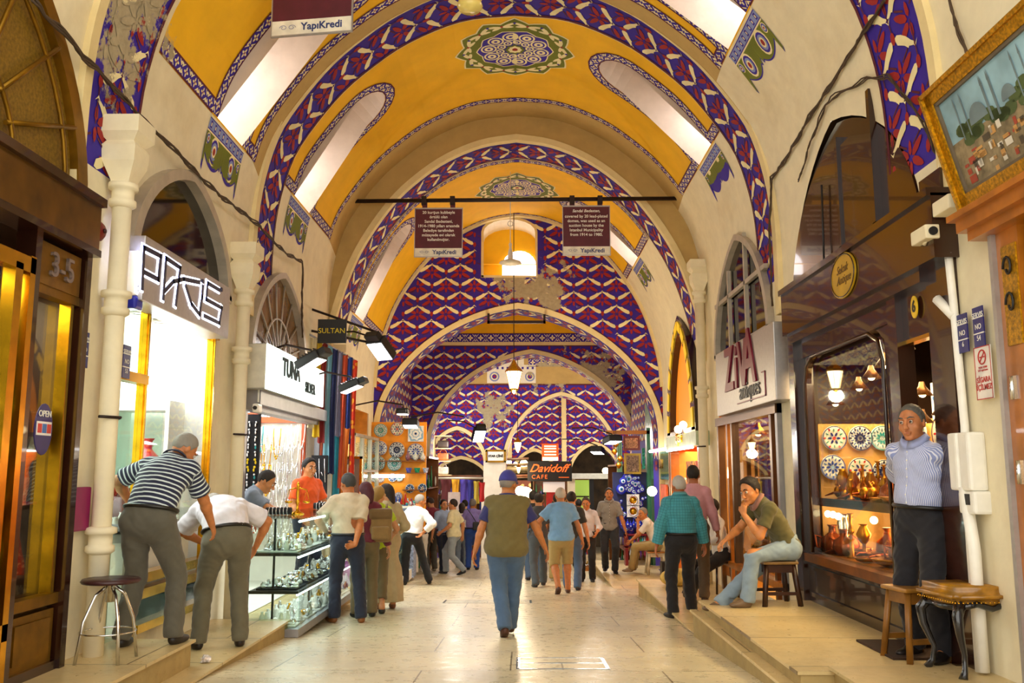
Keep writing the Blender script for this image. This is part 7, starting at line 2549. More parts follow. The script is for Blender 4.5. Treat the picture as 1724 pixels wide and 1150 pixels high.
part('apron', lambda m: [m.tube([(-.22, s_ * .18, .43), (-.1, s_ * .185, .45), (0, s_ * .185, .42), (.1, s_ * .185, .45), (.22, s_ * .18, .43)], .022, 8) for s_ in (-1, 1)] + [m.tube([(s_ * .22, -.18, .43), (s_ * .225, 0, .42), (s_ * .22, .18, .43)], .022, 8) for s_ in (-1, 1)], [BLKW], t)
for sx in (-1, 1):
    for sy in (-1, 1):
        part('leg', lambda m: m.tube([(sx * .20, sy * .165, .45), (sx * .245, sy * .20, .38), (sx * .235, sy * .195, .28), (sx * .19, sy * .16, .14), (sx * .20, sy * .17, .05), (sx * .23, sy * .19, .0)], [.038, .034, .026, .017, .018, .028], 10), [BLKW], t)
t = thing('stool', 'round-topped bar stool with splayed chrome legs on the left platform', 'stool', (-2.80, 6.42, .2))
part('seat', lambda m: m.lathe([(.001, .80), (.19, .80), (.20, .785), (.19, .77), (.001, .765)], (0, 0, -.24), 24), [mat('maroon_vinyl', '3a1a1e', .35)], t)
part('hub', lambda m: m.lathe([(.03, .4), (.035, .52), (.05, .53)], n=12), [STEEL], t)
for k in range(4):
    a = pi / 4 + k * pi / 2
    part('leg', lambda m: m.tube([(.035 * cos(a), .035 * sin(a), .50), (.10 * cos(a), .10 * sin(a), .45), (.17 * cos(a), .17 * sin(a), .28), (.21 * cos(a), .21 * sin(a), .0)], .012, 8), [STEEL], t)
part('footrest', lambda m: m.tube([(.185 * cos(a), .185 * sin(a), .20) for a in [2 * pi * i / 20 for i in range(20)]], .006, 6, closed=True), [STEEL], t)
o = MB().rbox((-.30, -.35, 0.002), (.20, .35, .02), .006).build('door_mat', [mat('brown_mat', '3a2412', .9, 0, .2, 30)], None, (2.98, 6.85, .2))
tag(o, 'small dark brown mat in front of the dark doorway', 'mat')

# glazed antiques shop
T = thing('wall_sign', 'silver box sign with maroon ZIVA letters and small word antiques on the right', 'sign')
part('box', lambda m: m.rbox((2.90, 9.86, 2.29), (3.12, 12.86, 3.17), .01), [SILVERM], T)
MRL = mat('maroon_letter', '7a1430', .35)
for k, (w_, c) in enumerate((('Z', 11.97), ('i', 11.58), ('V', 11.25), ('A', 10.92))):
    text('letter', w_, .80 if w_ != 'A' else .95, MRL, frameM((2.885, c, 2.84 if w_ != 'A' else 2.88), (0, -1, 0)), T, .012, sx=.95, offset=.018)
text('lettering', 'antiques', .30, BLACK, frameM((2.89, 10.98, 2.51), (0, -1, 0)), T, .004)
part('underline', lambda m: (m.box((2.888, 10.25, 2.37), (2.9, 11.62, 2.385)), m.box((2.888, 10.25, 2.37), (2.9, 10.27, 2.66)), m.box((2.888, 10.25, 2.65), (2.9, 10.4, 2.662))), [MRL], T)
T = thing('fanlight', 'tall pointed fanlight with crossing bars above the maroon-lettered sign', 'window')
lun_frame(T, X, 'ziva', .09, .08, [FRAMEG], 'none', DKGLASS)
part('muntins', lambda m: (m.box((3.03, 11.55, 3.2), (3.08, 11.61, 4.66)), m.box((3.03, 12.5, 3.2), (3.08, 12.56, 4.35)), m.box((3.03, 10.6, 3.95), (3.08, 13.4, 4.01))), [FRAMEG], T)
T = thing('shop_front', 'brown aluminium and glass shop front behind the seated young man', 'shop front')
BRA = mat('bronze_frame', '6a4a2c', .3, .6, .1)
for y, c in ((10.36, GREYM), (10.62, BRA), (12.62, BRA), (12.9, OWOOD), (13.5, BRA)):
    part('post', lambda m: m.box((3.04, y, -.2), (3.14, y + .09, 2.3)), [c], T)
part('head_rail', lambda m: m.box((3.02, 10.36, 2.18), (3.14, 13.6, 2.30)), [BRA], T)
part('window_glass', lambda m: m.box((3.09, 10.7, .2), (3.095, 12.62, 2.18)), [GLASSD], T)
part('sill', lambda m: m.box((3.0, 10.36, .18), (3.14, 13.6, .26)), [OWOOD], T)
part('gilt_frame', lambda m: framebox(m, 3.2, 10.75, 12.5, .9, 1.95, .05, .05), [BRASS], T)
T = thing('display_grid', 'gridded shelves of yellow-green trinkets in the glazed shop window', 'display board')
part('grid', lambda m: [m.box((3.3, 10.8 + .33 * i, .5), (3.34, 10.82 + .33 * i, 1.9)) for i in range(6)] + [m.box((3.3, 10.8, .5 + .23 * i), (3.34, 12.5, .52 + .23 * i)) for i in range(7)], [BRASS], T)
part('cloth', lambda m: m.box((3.4, 10.7, .3), (3.42, 12.6, 1.95)), [mat('mottled_brocade', 'a8983a', .7, 0, .5, 30)], T)
o = shelf_goods(T, 3.15, 3.35, 10.7, 12.5, .26, 77, 3, 90, .14).build('trinkets', [GOLDJ, BRASSL, PEARL], T)
o['kind'] = 'stuff'
for k, (y, z) in enumerate(((12.2, 2.0), (11.2, .55), (11.7, .5), (12.3, .5))):
    small_lamp((3.3, y, z), ['hanging brass lamp high in the glazed shop window', 'glowing lamp low behind the stool of the young man'][min(k, 1)], 'lamps in the glazed shop', s=1.4)

# orange arched shop
T = thing('shop_window', 'tall pointed window with yellow panes around glowing orange glass on the right', 'window')
lun_frame(T, 3.06, 'orange', .34, .12, [DWOOD], 'none', mat('amber_lit_pane', 'f08a20', emis=.5), name='frame')
y0, y1, z0, H = LUN['orange']
yc, hw = (y0 + y1) / 2, (y1 - y0) / 2
yp = MB()
for i in range(0, 12):
    a0, a1 = pi * (i + .12) / 12, pi * (i + .88) / 12
    q = [(yc - (hw - .10) * cos(a), z0 + az(cos(a), H - .10, .2)) for a in (a0, (a0 + a1) / 2, a1)] + [(yc - (hw - .26) * cos(a), z0 + az(cos(a), H - .26, .2)) for a in (a1, (a0 + a1) / 2, a0)]
    yp.prism([(2.93, y, z) for y, z in q], (-.01, 0, 0))
yp.build('yellow_panes', [mat('yellow_lit_pane', 'e0b020', emis=.55)], T)
for k, (y, z) in enumerate(((15.4, 2.55), (15.9, 2.5))):
    o = MB().ball((0, 0, 0), .07, 12).build('light_globe', [BULB], None, (2.86, y, z - .25))
    tag(o, ['glowing globe at the foot of the orange pointed window, nearer one', 'glowing globe at the foot of the orange pointed window, further one'][k], 'lamp')
T = thing('wall_sign', 'pale green sign strip with gold letters below the orange pointed window', 'sign')
part('board', lambda m: m.box((2.88, 14.4, 1.93), (3.1, 17.4, 2.16)), [mat('pale_green_sign', 'b8c8a8', .4)], T)
text('lettering', 'Eyem', .26, GOLDJ, frameM((2.87, 15.9, 2.1), (0, -1, 0)), T, .02, offset=.006)
part('tube', lambda m: m.tube([(2.86, 14.6, 1.90), (2.86, 17.2, 1.90)], .02, 6), [TUBE], T)
T = thing('shop_front', 'wooden framed opening of the carpet shop under the pale green sign', 'shop front')
for y in (14.72, 17.5):
    part('post', lambda m: m.box((2.98, y, -.5), (3.14, y + .12, 1.93)), [OWOOD], T)
for k, (n_, c, c2) in enumerate((('red patterned', 'a83018', 'e8c890'), ('cream and brown tile patterned', 'd8b070', '5a3014'), ('pink floral', 'e8a080', 'f8e0c0'), ('amber', 'd87a20', '7a2a10'))):
    o = MB()
    x, y = (3.35, 15.0), None
    o.box((3.18 + .28 * (k % 2), 17.42 - .02 * k, -.45 + .9 * (k // 2) * 1.0), (3.46 + .28 * (k % 2), 17.45 - .02 * k, .45 + .95 * (k // 2)))
    m_ = spotted('carpet_%d' % k, c, c2, 14)
    o = o.build('carpet', [m_])
    tag(o, '%s carpet hanging inside the orange-lit shop' % n_, 'carpet', None)
for k, (y, n_) in enumerate(((15.6, 'nearer'), (16.4, 'further'))):
    o = MB().box((3.2, y, -.4), (3.24, y + .7, 1.7)).build('carpet', [spotted('kilim_%d' % k, ('b8401c', 'd08a50')[k], ('f0c070', '5a2414')[k], 10)])
    tag(o, 'tall carpet hung just inside the opening of the orange-lit shop, the %s one' % n_, 'carpet')
t = thing('chair', 'dark wooden chair of the person seated behind the teal checked shirt', 'chair', (2.98, 13.15, -.2), radians(100))
part('seat', lambda m: m.rbox((-.2, -.2, .42), (.2, .2, .46), .01), [DWOOD], t)
for sx in (-1, 1):
    for sy in (-1, 1):
        part('leg', lambda m: m.tube([(sx * .17, sy * .17, .43), (sx * .19, sy * .19, 0)], .016, 6), [DWOOD], t)
part('backrest', lambda m: (m.tube([(-.18, -.19, .45), (-.18, -.25, .9), (.18, -.25, .9), (.18, -.19, .45)], .016, 6), m.box((-.16, -.24, .6), (.16, -.22, .8))), [DWOOD], t)
o = MB().ball((0, 0, .12), (.28, .2, .14), 16).build('sack', [mat('straw_sack', 'd8b860', .8, 0, .25, 12)], None, (2.45, 13.9, -.2))
tag(o, 'straw-coloured bulging sack on the low platform by the carpet shop', 'sack')
wooden_stool((2.80, 18.62, -.55), 0, 'pale wooden stool under the seated man in tan trousers', .36, .46, 'd8c8a8', 'b87a30')
# ================================================================== stalls further down the street
def SX(px, Y): return .1 + (px - 880) * Y / 1500
def SZ(py, Y): return 1.5 + (795 - py) * Y / 1500
# ---- plate stall, left
T = thing('display_board', 'orange board hung with painted plates facing us at the left stall', 'display board')
part('board', lambda m: m.box((-3.15, 18.9, .3), (-1.93, 18.94, 2.55)), [mat('orange_board', 'f09a10', .5, 0, .08)], T)
for k, z in enumerate((1.74, 1.49, 1.14)):
    part('shelf', lambda m: m.box(((-3.1, -3.1, -2.4)[k], 18.72, z - .02), (-1.95, 18.9, z)), [WOOD], T)
pl = [(365, 470, 88, 0), (570, 490, 95, 2), (797, 510, 98, 0), (370, 255, 80, 3), (570, 240, 80, 1), (190, 430, 60, 3), (345, 650, 88, 3), (545, 655, 85, 3),
      (280, 820, 50, 1), (380, 830, 50, 1), (525, 820, 50, 4), (610, 820, 45, 3), (735, 950, 55, 4), (885, 945, 55, 4), (500, 1030, 50, 1), (190, 820, 44, 0), (600, 1040, 48, 0), (395, 1060, 45, 1)]
for (cx, cy, r, k) in pl:
    x, z = SX(590 + cx * .139, 18.85), SZ(690 + cy * .139, 18.85)
    put_plate(k, (x, 18.86, z), 0, r * .00176, '% painted plate at the orange plate stall', 'plates at the orange stall')
T = thing('tile_panel', 'square white tile panel with a pale blue star at the top of the orange stall', 'tile')
tm = MB()
cxx, czz = SX(590 + 795 * .139, 18.85), SZ(690 + 295 * .139, 18.85)
tm.box((cxx - .165, 18.86, czz - .165), (cxx + .165, 18.89, czz + .165), 0)
for R, mi, k in ((.20, 1, 1), (.155, 0, 2), (.10, 1, 3), (.08, 0, 4), (.03, 2, 5)):
    q = starpts((cxx, czz), R * .95, 8, .8)
    q = [(min(max(a, cxx - .155), cxx + .155), min(max(b, czz - .155), czz + .155)) for a, b in q]
    tm.prism([(a, 18.86 - .002 * k, b) for a, b in q], (0, .002, 0), mi)
tm.build('tile', [mat('tile_pale', 'e8eef4', .3), mat('tile_sky', '7fb0dc', .3), mat('tile_dark', '1c3c80', .2)], T)
for k, (cx, n_, c) in enumerate(((705, 'brown and violet', '8a5a70'), (797, 'green and white', 'd8e8e0'), (885, 'white flowered', 'e8e0d8'))):
    o = MB().lathe([(.025, 0), (.05, .04), (.055, .08), (.025, .14), (.015, .17), (.025, .19)], n=14).build('vase', [mat('vase_%d' % k, c, .2, 0, .4, 40)], None, (SX(590 + cx * .139, 18.8), 18.8, 1.74))
    tag(o, '%s little vase on the upper shelf of the orange stall' % n_, 'vase')
for k, (cx, n_, c) in enumerate(((718, 'violet-blue', '5a60c0'), (820, 'green', '2a9a70'), (922, 'white and blue dotted', 'b8c0f0'))):
    o = MB().lathe([(.04, 0), (.065, .10), (.06, .10), (.035, .01)], n=4, smooth=False).build('bowl', [mat('bowl_%d' % k, c, .2, 0, .4, 30)], None, (SX(590 + cx * .139, 18.8), 18.8, 1.49))
    tag(o, 'square %s bowl on the middle shelf of the orange stall' % n_, 'bowl')
T = thing('glass_counter', 'white-lit glass case the man in the white long-sleeved shirt leans on', 'counter')
part('glass', lambda m: (m.box((-2.80, 16.2, -.42), (-2.17, 16.21, .6)), m.box((-2.18, 16.2, -.42), (-2.17, 18.3, .6)), m.box((-2.80, 16.18, .6), (-2.15, 18.3, .615))), [GLASSG], T)
part('base', lambda m: m.box((-2.85, 16.15, -.6), (-2.13, 18.35, -.42)), [WHITE], T)
part('shelf', lambda m: (m.box((-2.76, 16.3, -.05), (-2.25, 18.2, -.03)), m.box((-2.76, 16.3, .28), (-2.25, 18.2, .30)), m.box((-2.85, 16.3, -.42), (-2.81, 18.2, .6))), [WHITE], T)
part('tube', lambda m: m.tube([(-2.25, 16.3, .57), (-2.25, 18.2, .57)], .015, 6), [TUBE], T)
WB = [mat('white_blue_glaze', 'd8e0ee', .2, 0, .3, 30), mat('glaze_b0', '2848a0'), mat('teal_glaze', '2a9a98', .2), mat('red_glaze_dish', 'c02a20', .2)]
for k, z in enumerate((-.42, -.03, .30)):
    o = shelf_goods(None, -2.72, -2.3, 16.35, 18.1, z, 200 + k, 3, 50, .2).build('ceramics', WB)
    tag(o, ['small glazed ceramics at the bottom of the white-lit glass case', 'small glazed ceramics on the middle of the white-lit glass case', 'small glazed ceramics on the top shelf of the white-lit glass case'][k], 'ceramics', None, 'stuff')
T = thing('market_table', 'table crowded with painted ceramics before the orange stall', 'table')
part('top', lambda m: m.box((-3.1, 18.3, .78), (-2.05, 18.85, .82)), [WHITE], T)
part('body', lambda m: m.box((-3.08, 18.35, -.6), (-2.1, 18.83, .78)), [mat('printed_cloth', '9aa8c8', .8, 0, .4, 20)], T)
o = shelf_goods(None, -3.0, -2.1, 18.35, 18.8, .82, 300, 4, 60, .24).build('ceramics', WB)
tag(o, 'crowd of painted cups and jars on the table before the orange stall', 'ceramics', None, 'stuff')
T = thing('tube_lamp', 'long bright tube lamp under the shelf of the orange stall', 'lamp', (-3.0, 18.68, 1.42))
part('tube', lambda m: m.tube([(0, 0, 0), (.65, 0, 0)], .03, 8), [TUBE], T)
# window case left of the stall, white
T = thing('display_cabinet', 'tall pale glass cabinet on the left between the scarves and the orange stall', 'cabinet')
part('frame', lambda m: [m.box((-2.98, 16.0 + .9 * i, -.4), (-2.9, 16.06 + .9 * i, 2.2)) for i in range(4)] + [m.box((-2.98, 16.0, z), (-2.9, 18.76, z + .05)) for z in (-.4, .9, 1.5, 2.15)], [FRAMEG], T)
part('glass', lambda m: m.box((-2.94, 16.05, -.35), (-2.935, 18.7, 2.15)), [GLASSG], T)
for k, z in enumerate((.95, 1.55)):
    o = shelf_goods(None, -3.4, -3.0, 16.1, 18.5, z, 210 + k, 3, 40, .3).build('ceramics', WB)
    tag(o, 'glazed ware on the %s shelf of the tall pale cabinet' % ('lower', 'upper')[k], 'ceramics', None, 'stuff')

# ---- left side beyond the wide arch: goods along the wall
def stall(name_, x0, x1, y0, y1, z0, z1, label, cols, seed, n=4):
    T = thing('market_stall', label, 'stall')
    part('carcass', lambda m: (m.box((min(x0, x1), y0, z0), (max(x0, x1), y1, z0 + .08)), m.box((x0 - .02, y0, z0), (x0 + .02, y1, z1)), m.box((min(x0, x1), y1 - .03, z0), (max(x0, x1), y1, z1)), m.box((min(x0, x1), y0, z1 - .05), (max(x0, x1), y1, z1))), [WOOD], T)
    for k in range(n):
        z = z0 + .1 + (z1 - z0 - .2) * k / n
        part('shelf', lambda m: m.box((min(x0, x1), y0, z), (max(x0, x1), y1, z + .02)), [WOOD], T)
        o = shelf_goods(T, min(x0, x1) + .05, max(x0, x1) - .03, y0 + .05, y1 - .05, z + .02, seed + k, len(cols), 46, (z1 - z0) / n * .75).build('wares', cols, T)
        o['kind'] = 'stuff'
    return T
MIX = [mat('mix_red', 'a82a20', .4), mat('mix_blue', '2a4aa0', .4), mat('mix_white', 'e0dcd0', .4), mat('mix_gold', 'c89020', .3, .5), mat('mix_green', '2a7a4a', .4), mat('mix_violet', '6a50a0', .5)]
stall('a', -3.1, -2.62, 20.2, 22.4, -1.0, 2.1, 'open shelves of colourful ceramics behind the maroon tee', MIX[:4], 400)
stall('b', -3.1, -2.3, 23.0, 25.6, -1.2, 1.9, 'open shelves of mixed souvenirs further down the left side', MIX, 420)
stall('c', 3.15, 2.5, 21.6, 25.4, -1.1, 1.7, 'open shelves of dark trinkets on the right beyond the bead stall', MIX[1:], 440)
stall('d', -2.9, -1.3, 30.2, 30.9, -1.6, 1.4, 'shelves of bright goods under the small far left arch', MIX, 460, 5)
stall('e', .5, 2.6, 33.6, 34.4, -1.7, 1.3, 'shelves of goods deep behind the big far arch', MIX, 480, 5)
def bag_mesh(w, h, d, c, name_, loc, label, grp=None, rz=0, strap=.12):
    t = thing(name_, label, 'bag', loc, rz, grp)
    part('body', lambda m: m.rbox((-w / 2, -d / 2, 0), (w / 2, d / 2, h), min(w, d, h) * .25), [c], t)
    part('handle', lambda m: m.tube([(w * .3 * cos(a), 0, h * .97 + strap * sin(a)) for a in [pi * i / 10 for i in range(11)]], .012, 6), [c], t)
    return t
T = thing('bag_rack', 'three-tier wooden rack of handbags high under the small far left arch', 'rack')
for z in (1.42, 1.86, 2.26, 2.66):
    part('shelf', lambda m: m.box((SX(733, 29), 28.6, z - .03), (SX(762, 29), 29.1, z)), [mat('pale_wood', 'd0b080', .5)], T)
part('post', lambda m: m.box((SX(733, 29) - .02, 28.6, -1.3), (SX(733, 29) + .02, 29.1, 2.66)), [mat('pale_wood', 'd0b080', .5)], T)
for k, (z, c, n_) in enumerate(((2.27, '3a2a20', 'black and cream handbag on the top tier'), (1.87, 'a85a28', 'tan leather handbag on the middle tier'), (1.43, 'c8b8a8', 'pale handbag on the lowest tier'))):
    bag_mesh(.36, .24, .2, mat('bag_%d' % k, c, .4, 0, .3), 'handbag', (SX(748, 29), 28.8, z), n_ + ' of the far bag rack')
def garment(x, y, z, w, L_, c, label, grp):
    o = pleat(w, L_, .08, 5, int(x * 100) % 17).build('scarf', [cloth('far_' + c, c)], recalc=False)
    o.location = (x, y, z)
    tag(o, label, 'scarf', grp)
for k, (px, py, w, L_, c, n_) in enumerate(((752, 806, .35, .75, '5a1a20', 'dark red'), (768, 806, .26, .62, 'e8a820', 'golden yellow'), (783, 806, .3, .8, '4a3aa0', 'violet'), (793, 808, .25, .9, '2a2a88', 'deep blue'), (803, 810, .2, .7, 'c8b040', 'mustard'), (812, 812, .2, .6, 'c02020', 'bright red'))):
    garment(SX(px, 28.5), 28.5, SZ(py, 28.5), w, L_, c, '%s bundle of scarves hanging under the small far left arch' % n_, None)
T = thing('hanging_rail', 'long pale rail carrying hanging goods under the small far left arch', 'rail')
part('rail', lambda m: m.tube([(SX(735, 28.4), 28.4, SZ(805, 28.4)), (SX(815, 28.4), 28.4, SZ(805, 28.4))], .035, 8), [FRAMEG], T)
T = thing('advertising_board', 'tall white advertising panel in front of the far shelves', 'panel')
part('panel', lambda m: m.box((SX(756, 27.5), 27.5, -1.2), (SX(776, 27.5), 27.55, SZ(828, 27.5))), [mat('pinkish_white', 'e8d8d4', .5)], T)

# ---- the pillar with its sign
o = MB().box((-1.2, 29.8, -1.5), (-.47, 30.05, 1.86)).box((-1.26, 29.72, -1.5), (-.41, 30.05, .62)).box((-1.24, 29.75, .62), (-.43, 30.05, .70))
o = o.build('pillar', [WHITEP])
tag(o, 'white pillar between the two far arches', None, None, 'structure')
T = thing('wall_sign', 'wooden framed white sign with black letters STAR on the far white pillar', 'sign')
part('board', lambda m: m.box((SX(822, 29.6), 29.6, SZ(776, 29.6)), (SX(848, 29.6), 29.64, SZ(761, 29.6))), [WHITE], T)
part('frame', lambda m: (m.box((SX(818, 29.6), 29.58, SZ(779, 29.6)), (SX(852, 29.6), 29.63, SZ(776, 29.6))), m.box((SX(818, 29.6), 29.58, SZ(761, 29.6)), (SX(852, 29.6), 29.63, SZ(758, 29.6))), m.box((SX(818, 29.6), 29.58, SZ(779, 29.6)), (SX(821, 29.6), 29.63, SZ(758, 29.6))), m.box((SX(849, 29.6), 29.58, SZ(779, 29.6)), (SX(852, 29.6), 29.63, SZ(758, 29.6)))), [OLDBRASS], T)
text('lettering', 'STAR ÇİNİ', .098, BLACK, frameM((SX(835, 29.6), 29.59, SZ(768.5, 29.6)), (1, 0, 0)), T, .004, offset=.006)
# ---- cafe signs and timber beams
T = thing('hanging_sign', 'black cafe sign with orange script lettering hanging in the middle distance', 'sign')
part('board', lambda m: m.box((SX(888, 27), 27, SZ(810, 27)), (SX(962, 27), 27.06, SZ(777, 27))), [mat('sign_black', '1c1210', .5)], T)
OS = mat('orange_script', 'ff6a28', emis=.9)
text('lettering', 'Davidoff', .33, OS, frameM((SX(922, 27), 26.98, SZ(789, 27)), (1, 0, 0)), T, .004, shear=.5, offset=.004)
text('lettering', 'CAFE', .17, OS, frameM((SX(908, 27), 26.98, SZ(803, 27)), (1, 0, 0)), T, .004, spacing=1.3)
part('arrow', lambda m: m.box((SX(940, 27), 26.97, SZ(804, 27)), (SX(957, 27), 26.99, SZ(803, 27))), [OS], T)
T = thing('hanging_sign', 'small orange sign with white lines and an arrow above the black cafe sign', 'sign')
part('board', lambda m: m.box((SX(912, 27), 27, SZ(776, 27)), (SX(940, 27), 27.04, SZ(748, 27))), [mat('orange_sign', 'f0601c', emis=.5)], T)
part('white_lines', lambda m: [m.box((SX(916, 27), 26.985, SZ(y + 2.2, 27)), (SX(936, 27), 26.995, SZ(y, 27))) for y in (751, 755, 760, 765)] + [m.box((SX(913, 27), 26.985, SZ(776, 27)), (SX(939, 27), 26.995, SZ(770, 27)))], [mat('lit_white', 'fff4e0', emis=.9)], T)
T = thing('blank_sign', 'blank white board under the black cafe sign', 'board')
part('board', lambda m: m.box((SX(914, 27.2), 27.2, SZ(828, 27.2)), (SX(950, 27.2), 27.24, SZ(811, 27.2))), [mat('lit_board', 'ecdcd4', emis=.35)], T)
T = thing('red_board', 'red poster with a small white square under the white board', 'poster')
part('poster', lambda m: (m.box((SX(919, 27.3), 27.3, SZ(850, 27.3)), (SX(948, 27.3), 27.34, SZ(828, 27.3)))), [mat('poster_red', 'c8201a', .5)], T)
for k, (py, px0, px1, r, c) in enumerate(((775, 815, 890, .05, '4a3018'), (784, 835, 890, .05, '6a5434'), (793, 818, 890, .11, '7a6a40'), (803, 838, 895, .06, '8a5028'))):
    o = MB().tube([(SX(px0, 31.5), 31.5, SZ(py, 31.5)), (SX(px1, 31.5), 31.5, SZ(py - 2, 31.5))], r, 8).build('timber_beam', [mat('beam_' + c, c, .6, 0, .3)])
    tag(o, ['thin dark', 'thin brown', 'thick grey-brown', 'reddish lowest'][k] + ' timber beam left of the cafe sign', 'beam')
for k, (px, py, s_) in enumerate(((857, 779, .10), (868, 782, .08), (882, 781, .14), (884, 833, .30), (876, 826, .18), (884, 855, .12), (1018, 793, .12))):
    o = MB().ball((0, 0, 0), s_, 12).build('light_globe', [BULB], None, (SX(px, 32), 32, SZ(py, 32)))
    tag(o, 'bright globe lamp glowing in the shops far behind the cafe sign', 'lamp', 'far globe lamps')
T = thing('cafe_front', 'pale canopy and green-lit glass front of the cafe on the right far side', 'shop front')
part('canopy', lambda m: m.box((SX(958, 28.5), 28.5, SZ(806, 28.5)), (SX(1052, 28.5), 29.3, SZ(797, 28.5))), [mat('canopy_white', 'd8dcd0', .5)], T)
part('post', lambda m: m.box((SX(955, 28.6), 28.6, -1.6), (SX(967, 28.6), 28.9, SZ(806, 28.5))), [CREAM], T)
part('dark_post', lambda m: m.box((SX(991, 28.6), 28.6, -1.6), (SX(998, 28.6), 28.8, SZ(806, 28.5))), [BLACK], T)
part('glass', lambda m: m.box((SX(967, 29.2), 29.2, -.2), (SX(991, 29.2), 29.25, SZ(808, 29.2))), [mat('green_lit_glass', 'a8c858', emis=.5)], T)
part('shelf', lambda m: m.box((SX(964, 29), 29, SZ(836, 29)), (SX(990, 29), 29.2, SZ(834, 29))), [DWOOD], T)
o = MB().box((-1.2, 33.0, -1.6), (.4, 33.1, 1.2)).build('textile_backdrop', [spotted('far_textiles', '6a3a30', 'c8a878', 5)])
tag(o, 'dim patterned textiles hanging left of the cafe sign in the far shops', 'textile')
lamp('POINT', (.2, 31, 2.4), 120, (1, .8, .6), .3)
lamp('POINT', (1.8, 27.6, 2.6), 60, (1, .9, .8), .3)
lamp('POINT', (-2.0, 28.0, 2.2), 90, (1, .95, .85), .3)
lamp('POINT', (3.0, 32.5, 2.2), 70, (1, .9, .75), .3)

# ---- blue bead stall, right
T = thing('display_board', 'dark stall board covered with blue glass eye beads on the right', 'display board')
part('board', lambda m: m.box((2.15, 20.6, .05), (2.95, 20.65, 1.5)), [mat('stall_navy', '141c4a', .6)], T)
part('post', lambda m: m.box((2.92, 20.4, -.8), (3.0, 20.65, 2.5)), [mat('green_post', '2a6a4a', .4)], T)
part('cornice', lambda m: m.box((2.0, 20.4, 2.36), (3.0, 20.62, 2.44)), [OWOOD], T)
eb = MB()
for (r, y, mi) in ((.10, 0, 0), (.052, -.012, 1), (.034, -.018, 2), (.016, -.024, 3)):
    eb.lathe([(.001, y - .012), (r * .7, y - .010), (r, y - .002), (r, y)], (0, 0, 0), 20, mi, None, True, 'y')
EYE = [mat('eye_bead_cobalt', '1a2ab0', .12, coat=.6), mat('eye_bead_white', 'f0f4f8', .15), mat('eye_bead_sky', '48a0e0', .15), mat('eye_bead_pupil', '08081c', .1)]
e0 = eb.build('eye_bead', EYE, recalc=False)
first = True
rr = random.Random(21)
spots = [(1056, 806, 1.5), (1067, 815, 1.0), (1044, 823, 1.2), (1056, 822, .9), (1066, 825, .7), (1073, 826, .6), (1047, 810, .9)]
for i in range(60):
    px, py = rr.uniform(1042, 1084), rr.uniform(802, 892)
    if 1054 < px < 1074 and 832 < py < 868: continue
    spots.append((px, py, rr.uniform(.3, .75)))
for (px, py, s_) in spots:
    o = e0 if first else e0.copy()
    if not first: COL.objects.link(o)
    first = False
    o.location = (SX(px, 20.5), 20.56 - rr.uniform(0, .05), SZ(py, 20.5))
    o.scale = (s_,) * 3
    tag(o, 'round cobalt glass eye bead on the blue bead stall', 'bead', 'eye beads on the stall')
for k, (px, py) in enumerate(((1063, 841), (1063, 859))):
    t = thing('wall_clock', ['upper round silver clock plate in the white holder of the bead stall', 'lower round silver clock plate in the white holder of the bead stall'][k], 'clock', (SX(px, 20.4), 20.45, SZ(py, 20.4)))
    part('panel', lambda m: m.box((-.14, 0, -.13), (.14, .02, .13)), [WHITE], t)
    part('rim', lambda m: m.lathe([(.11, -.0), (.11, -.02), (.085, -.02), (.085, -.005)], n=24, ax='y'), [SILVJ], t)
    part('dial', lambda m: m.lathe([(.08, -.01), (.001, -.012)], n=20, ax='y'), [GOLDJ], t)
dm = MB()
dm.tube([(0, 0, 0), (0, 0, -.10)], .008, 5, 0)
dm.lathe([(.001, -.03), (.035, -.07), (.04, -.12), (.012, -.20), (.001, -.21)], (0, 0, 0), 12, 0)
dm.ball((0, -.03, -.11), .016, 8, 1)
d0 = dm.build('glass_drop', [EYE[0], EYE[1]])
for k in range(9):
    o = d0 if k == 0 else d0.copy()
    if k: COL.objects.link(o)
    o.location = (SX(1043 + 5 * k, 20.4), 20.42, SZ(872 + (k % 2) * 3, 20.4))
    tag(o, 'long cobalt glass drop hanging low on the blue bead stall', 'bead', 'glass drops on the stall')
T = thing('bead_rack', 'red wooden rack of hanging prayer beads below the blue bead stall', 'rack')
RW = mat('red_rack_wood', '7a1418', .35)
part('frame', lambda m: (m.box((SX(1048, 20.3), 20.25, SZ(968, 20.3)), (SX(1053, 20.3), 20.55, SZ(896, 20.3))), m.box((2.86, 20.25, SZ(968, 20.3)), (2.9, 20.55, SZ(896, 20.3)))), [RW], T)
for py in (897, 916, 948, 967):
    part('shelf', lambda m: m.box((SX(1048, 20.3), 20.25, SZ(py, 20.3) - .02), (2.9, 20.55, SZ(py, 20.3) + .01)), [RW], T)
bcol = ['2a50b0', 'c8d0d8', 'a02a50', 'd8a830', 'c83020', '2a9a60', '6a3a90', 'e07020', '40b0c8', '5a3020']
for row, (py, n_) in enumerate(((898, 'upper'), (917, 'middle'), (949, 'lower'))):
    for k in range(10):
        m = MB()
        m.tube([(0, 0, 0), (.012, -.01, -.12), (0, 0, -.22), (-.012, -.01, -.12)], .012, 5, 0, closed=True)
        o = m.build('bead_string', [mat('beads_' + bcol[(k * 3 + row) % 10], bcol[(k * 3 + row) % 10], .3)], None, (SX(1056 + 3.4 * k, 20.3), 20.24, SZ(py, 20.3) - .02))
        tag(o, 'short string of coloured prayer beads on the %s row of the red rack' % n_, 'beads', 'bead strings, %s row' % n_)
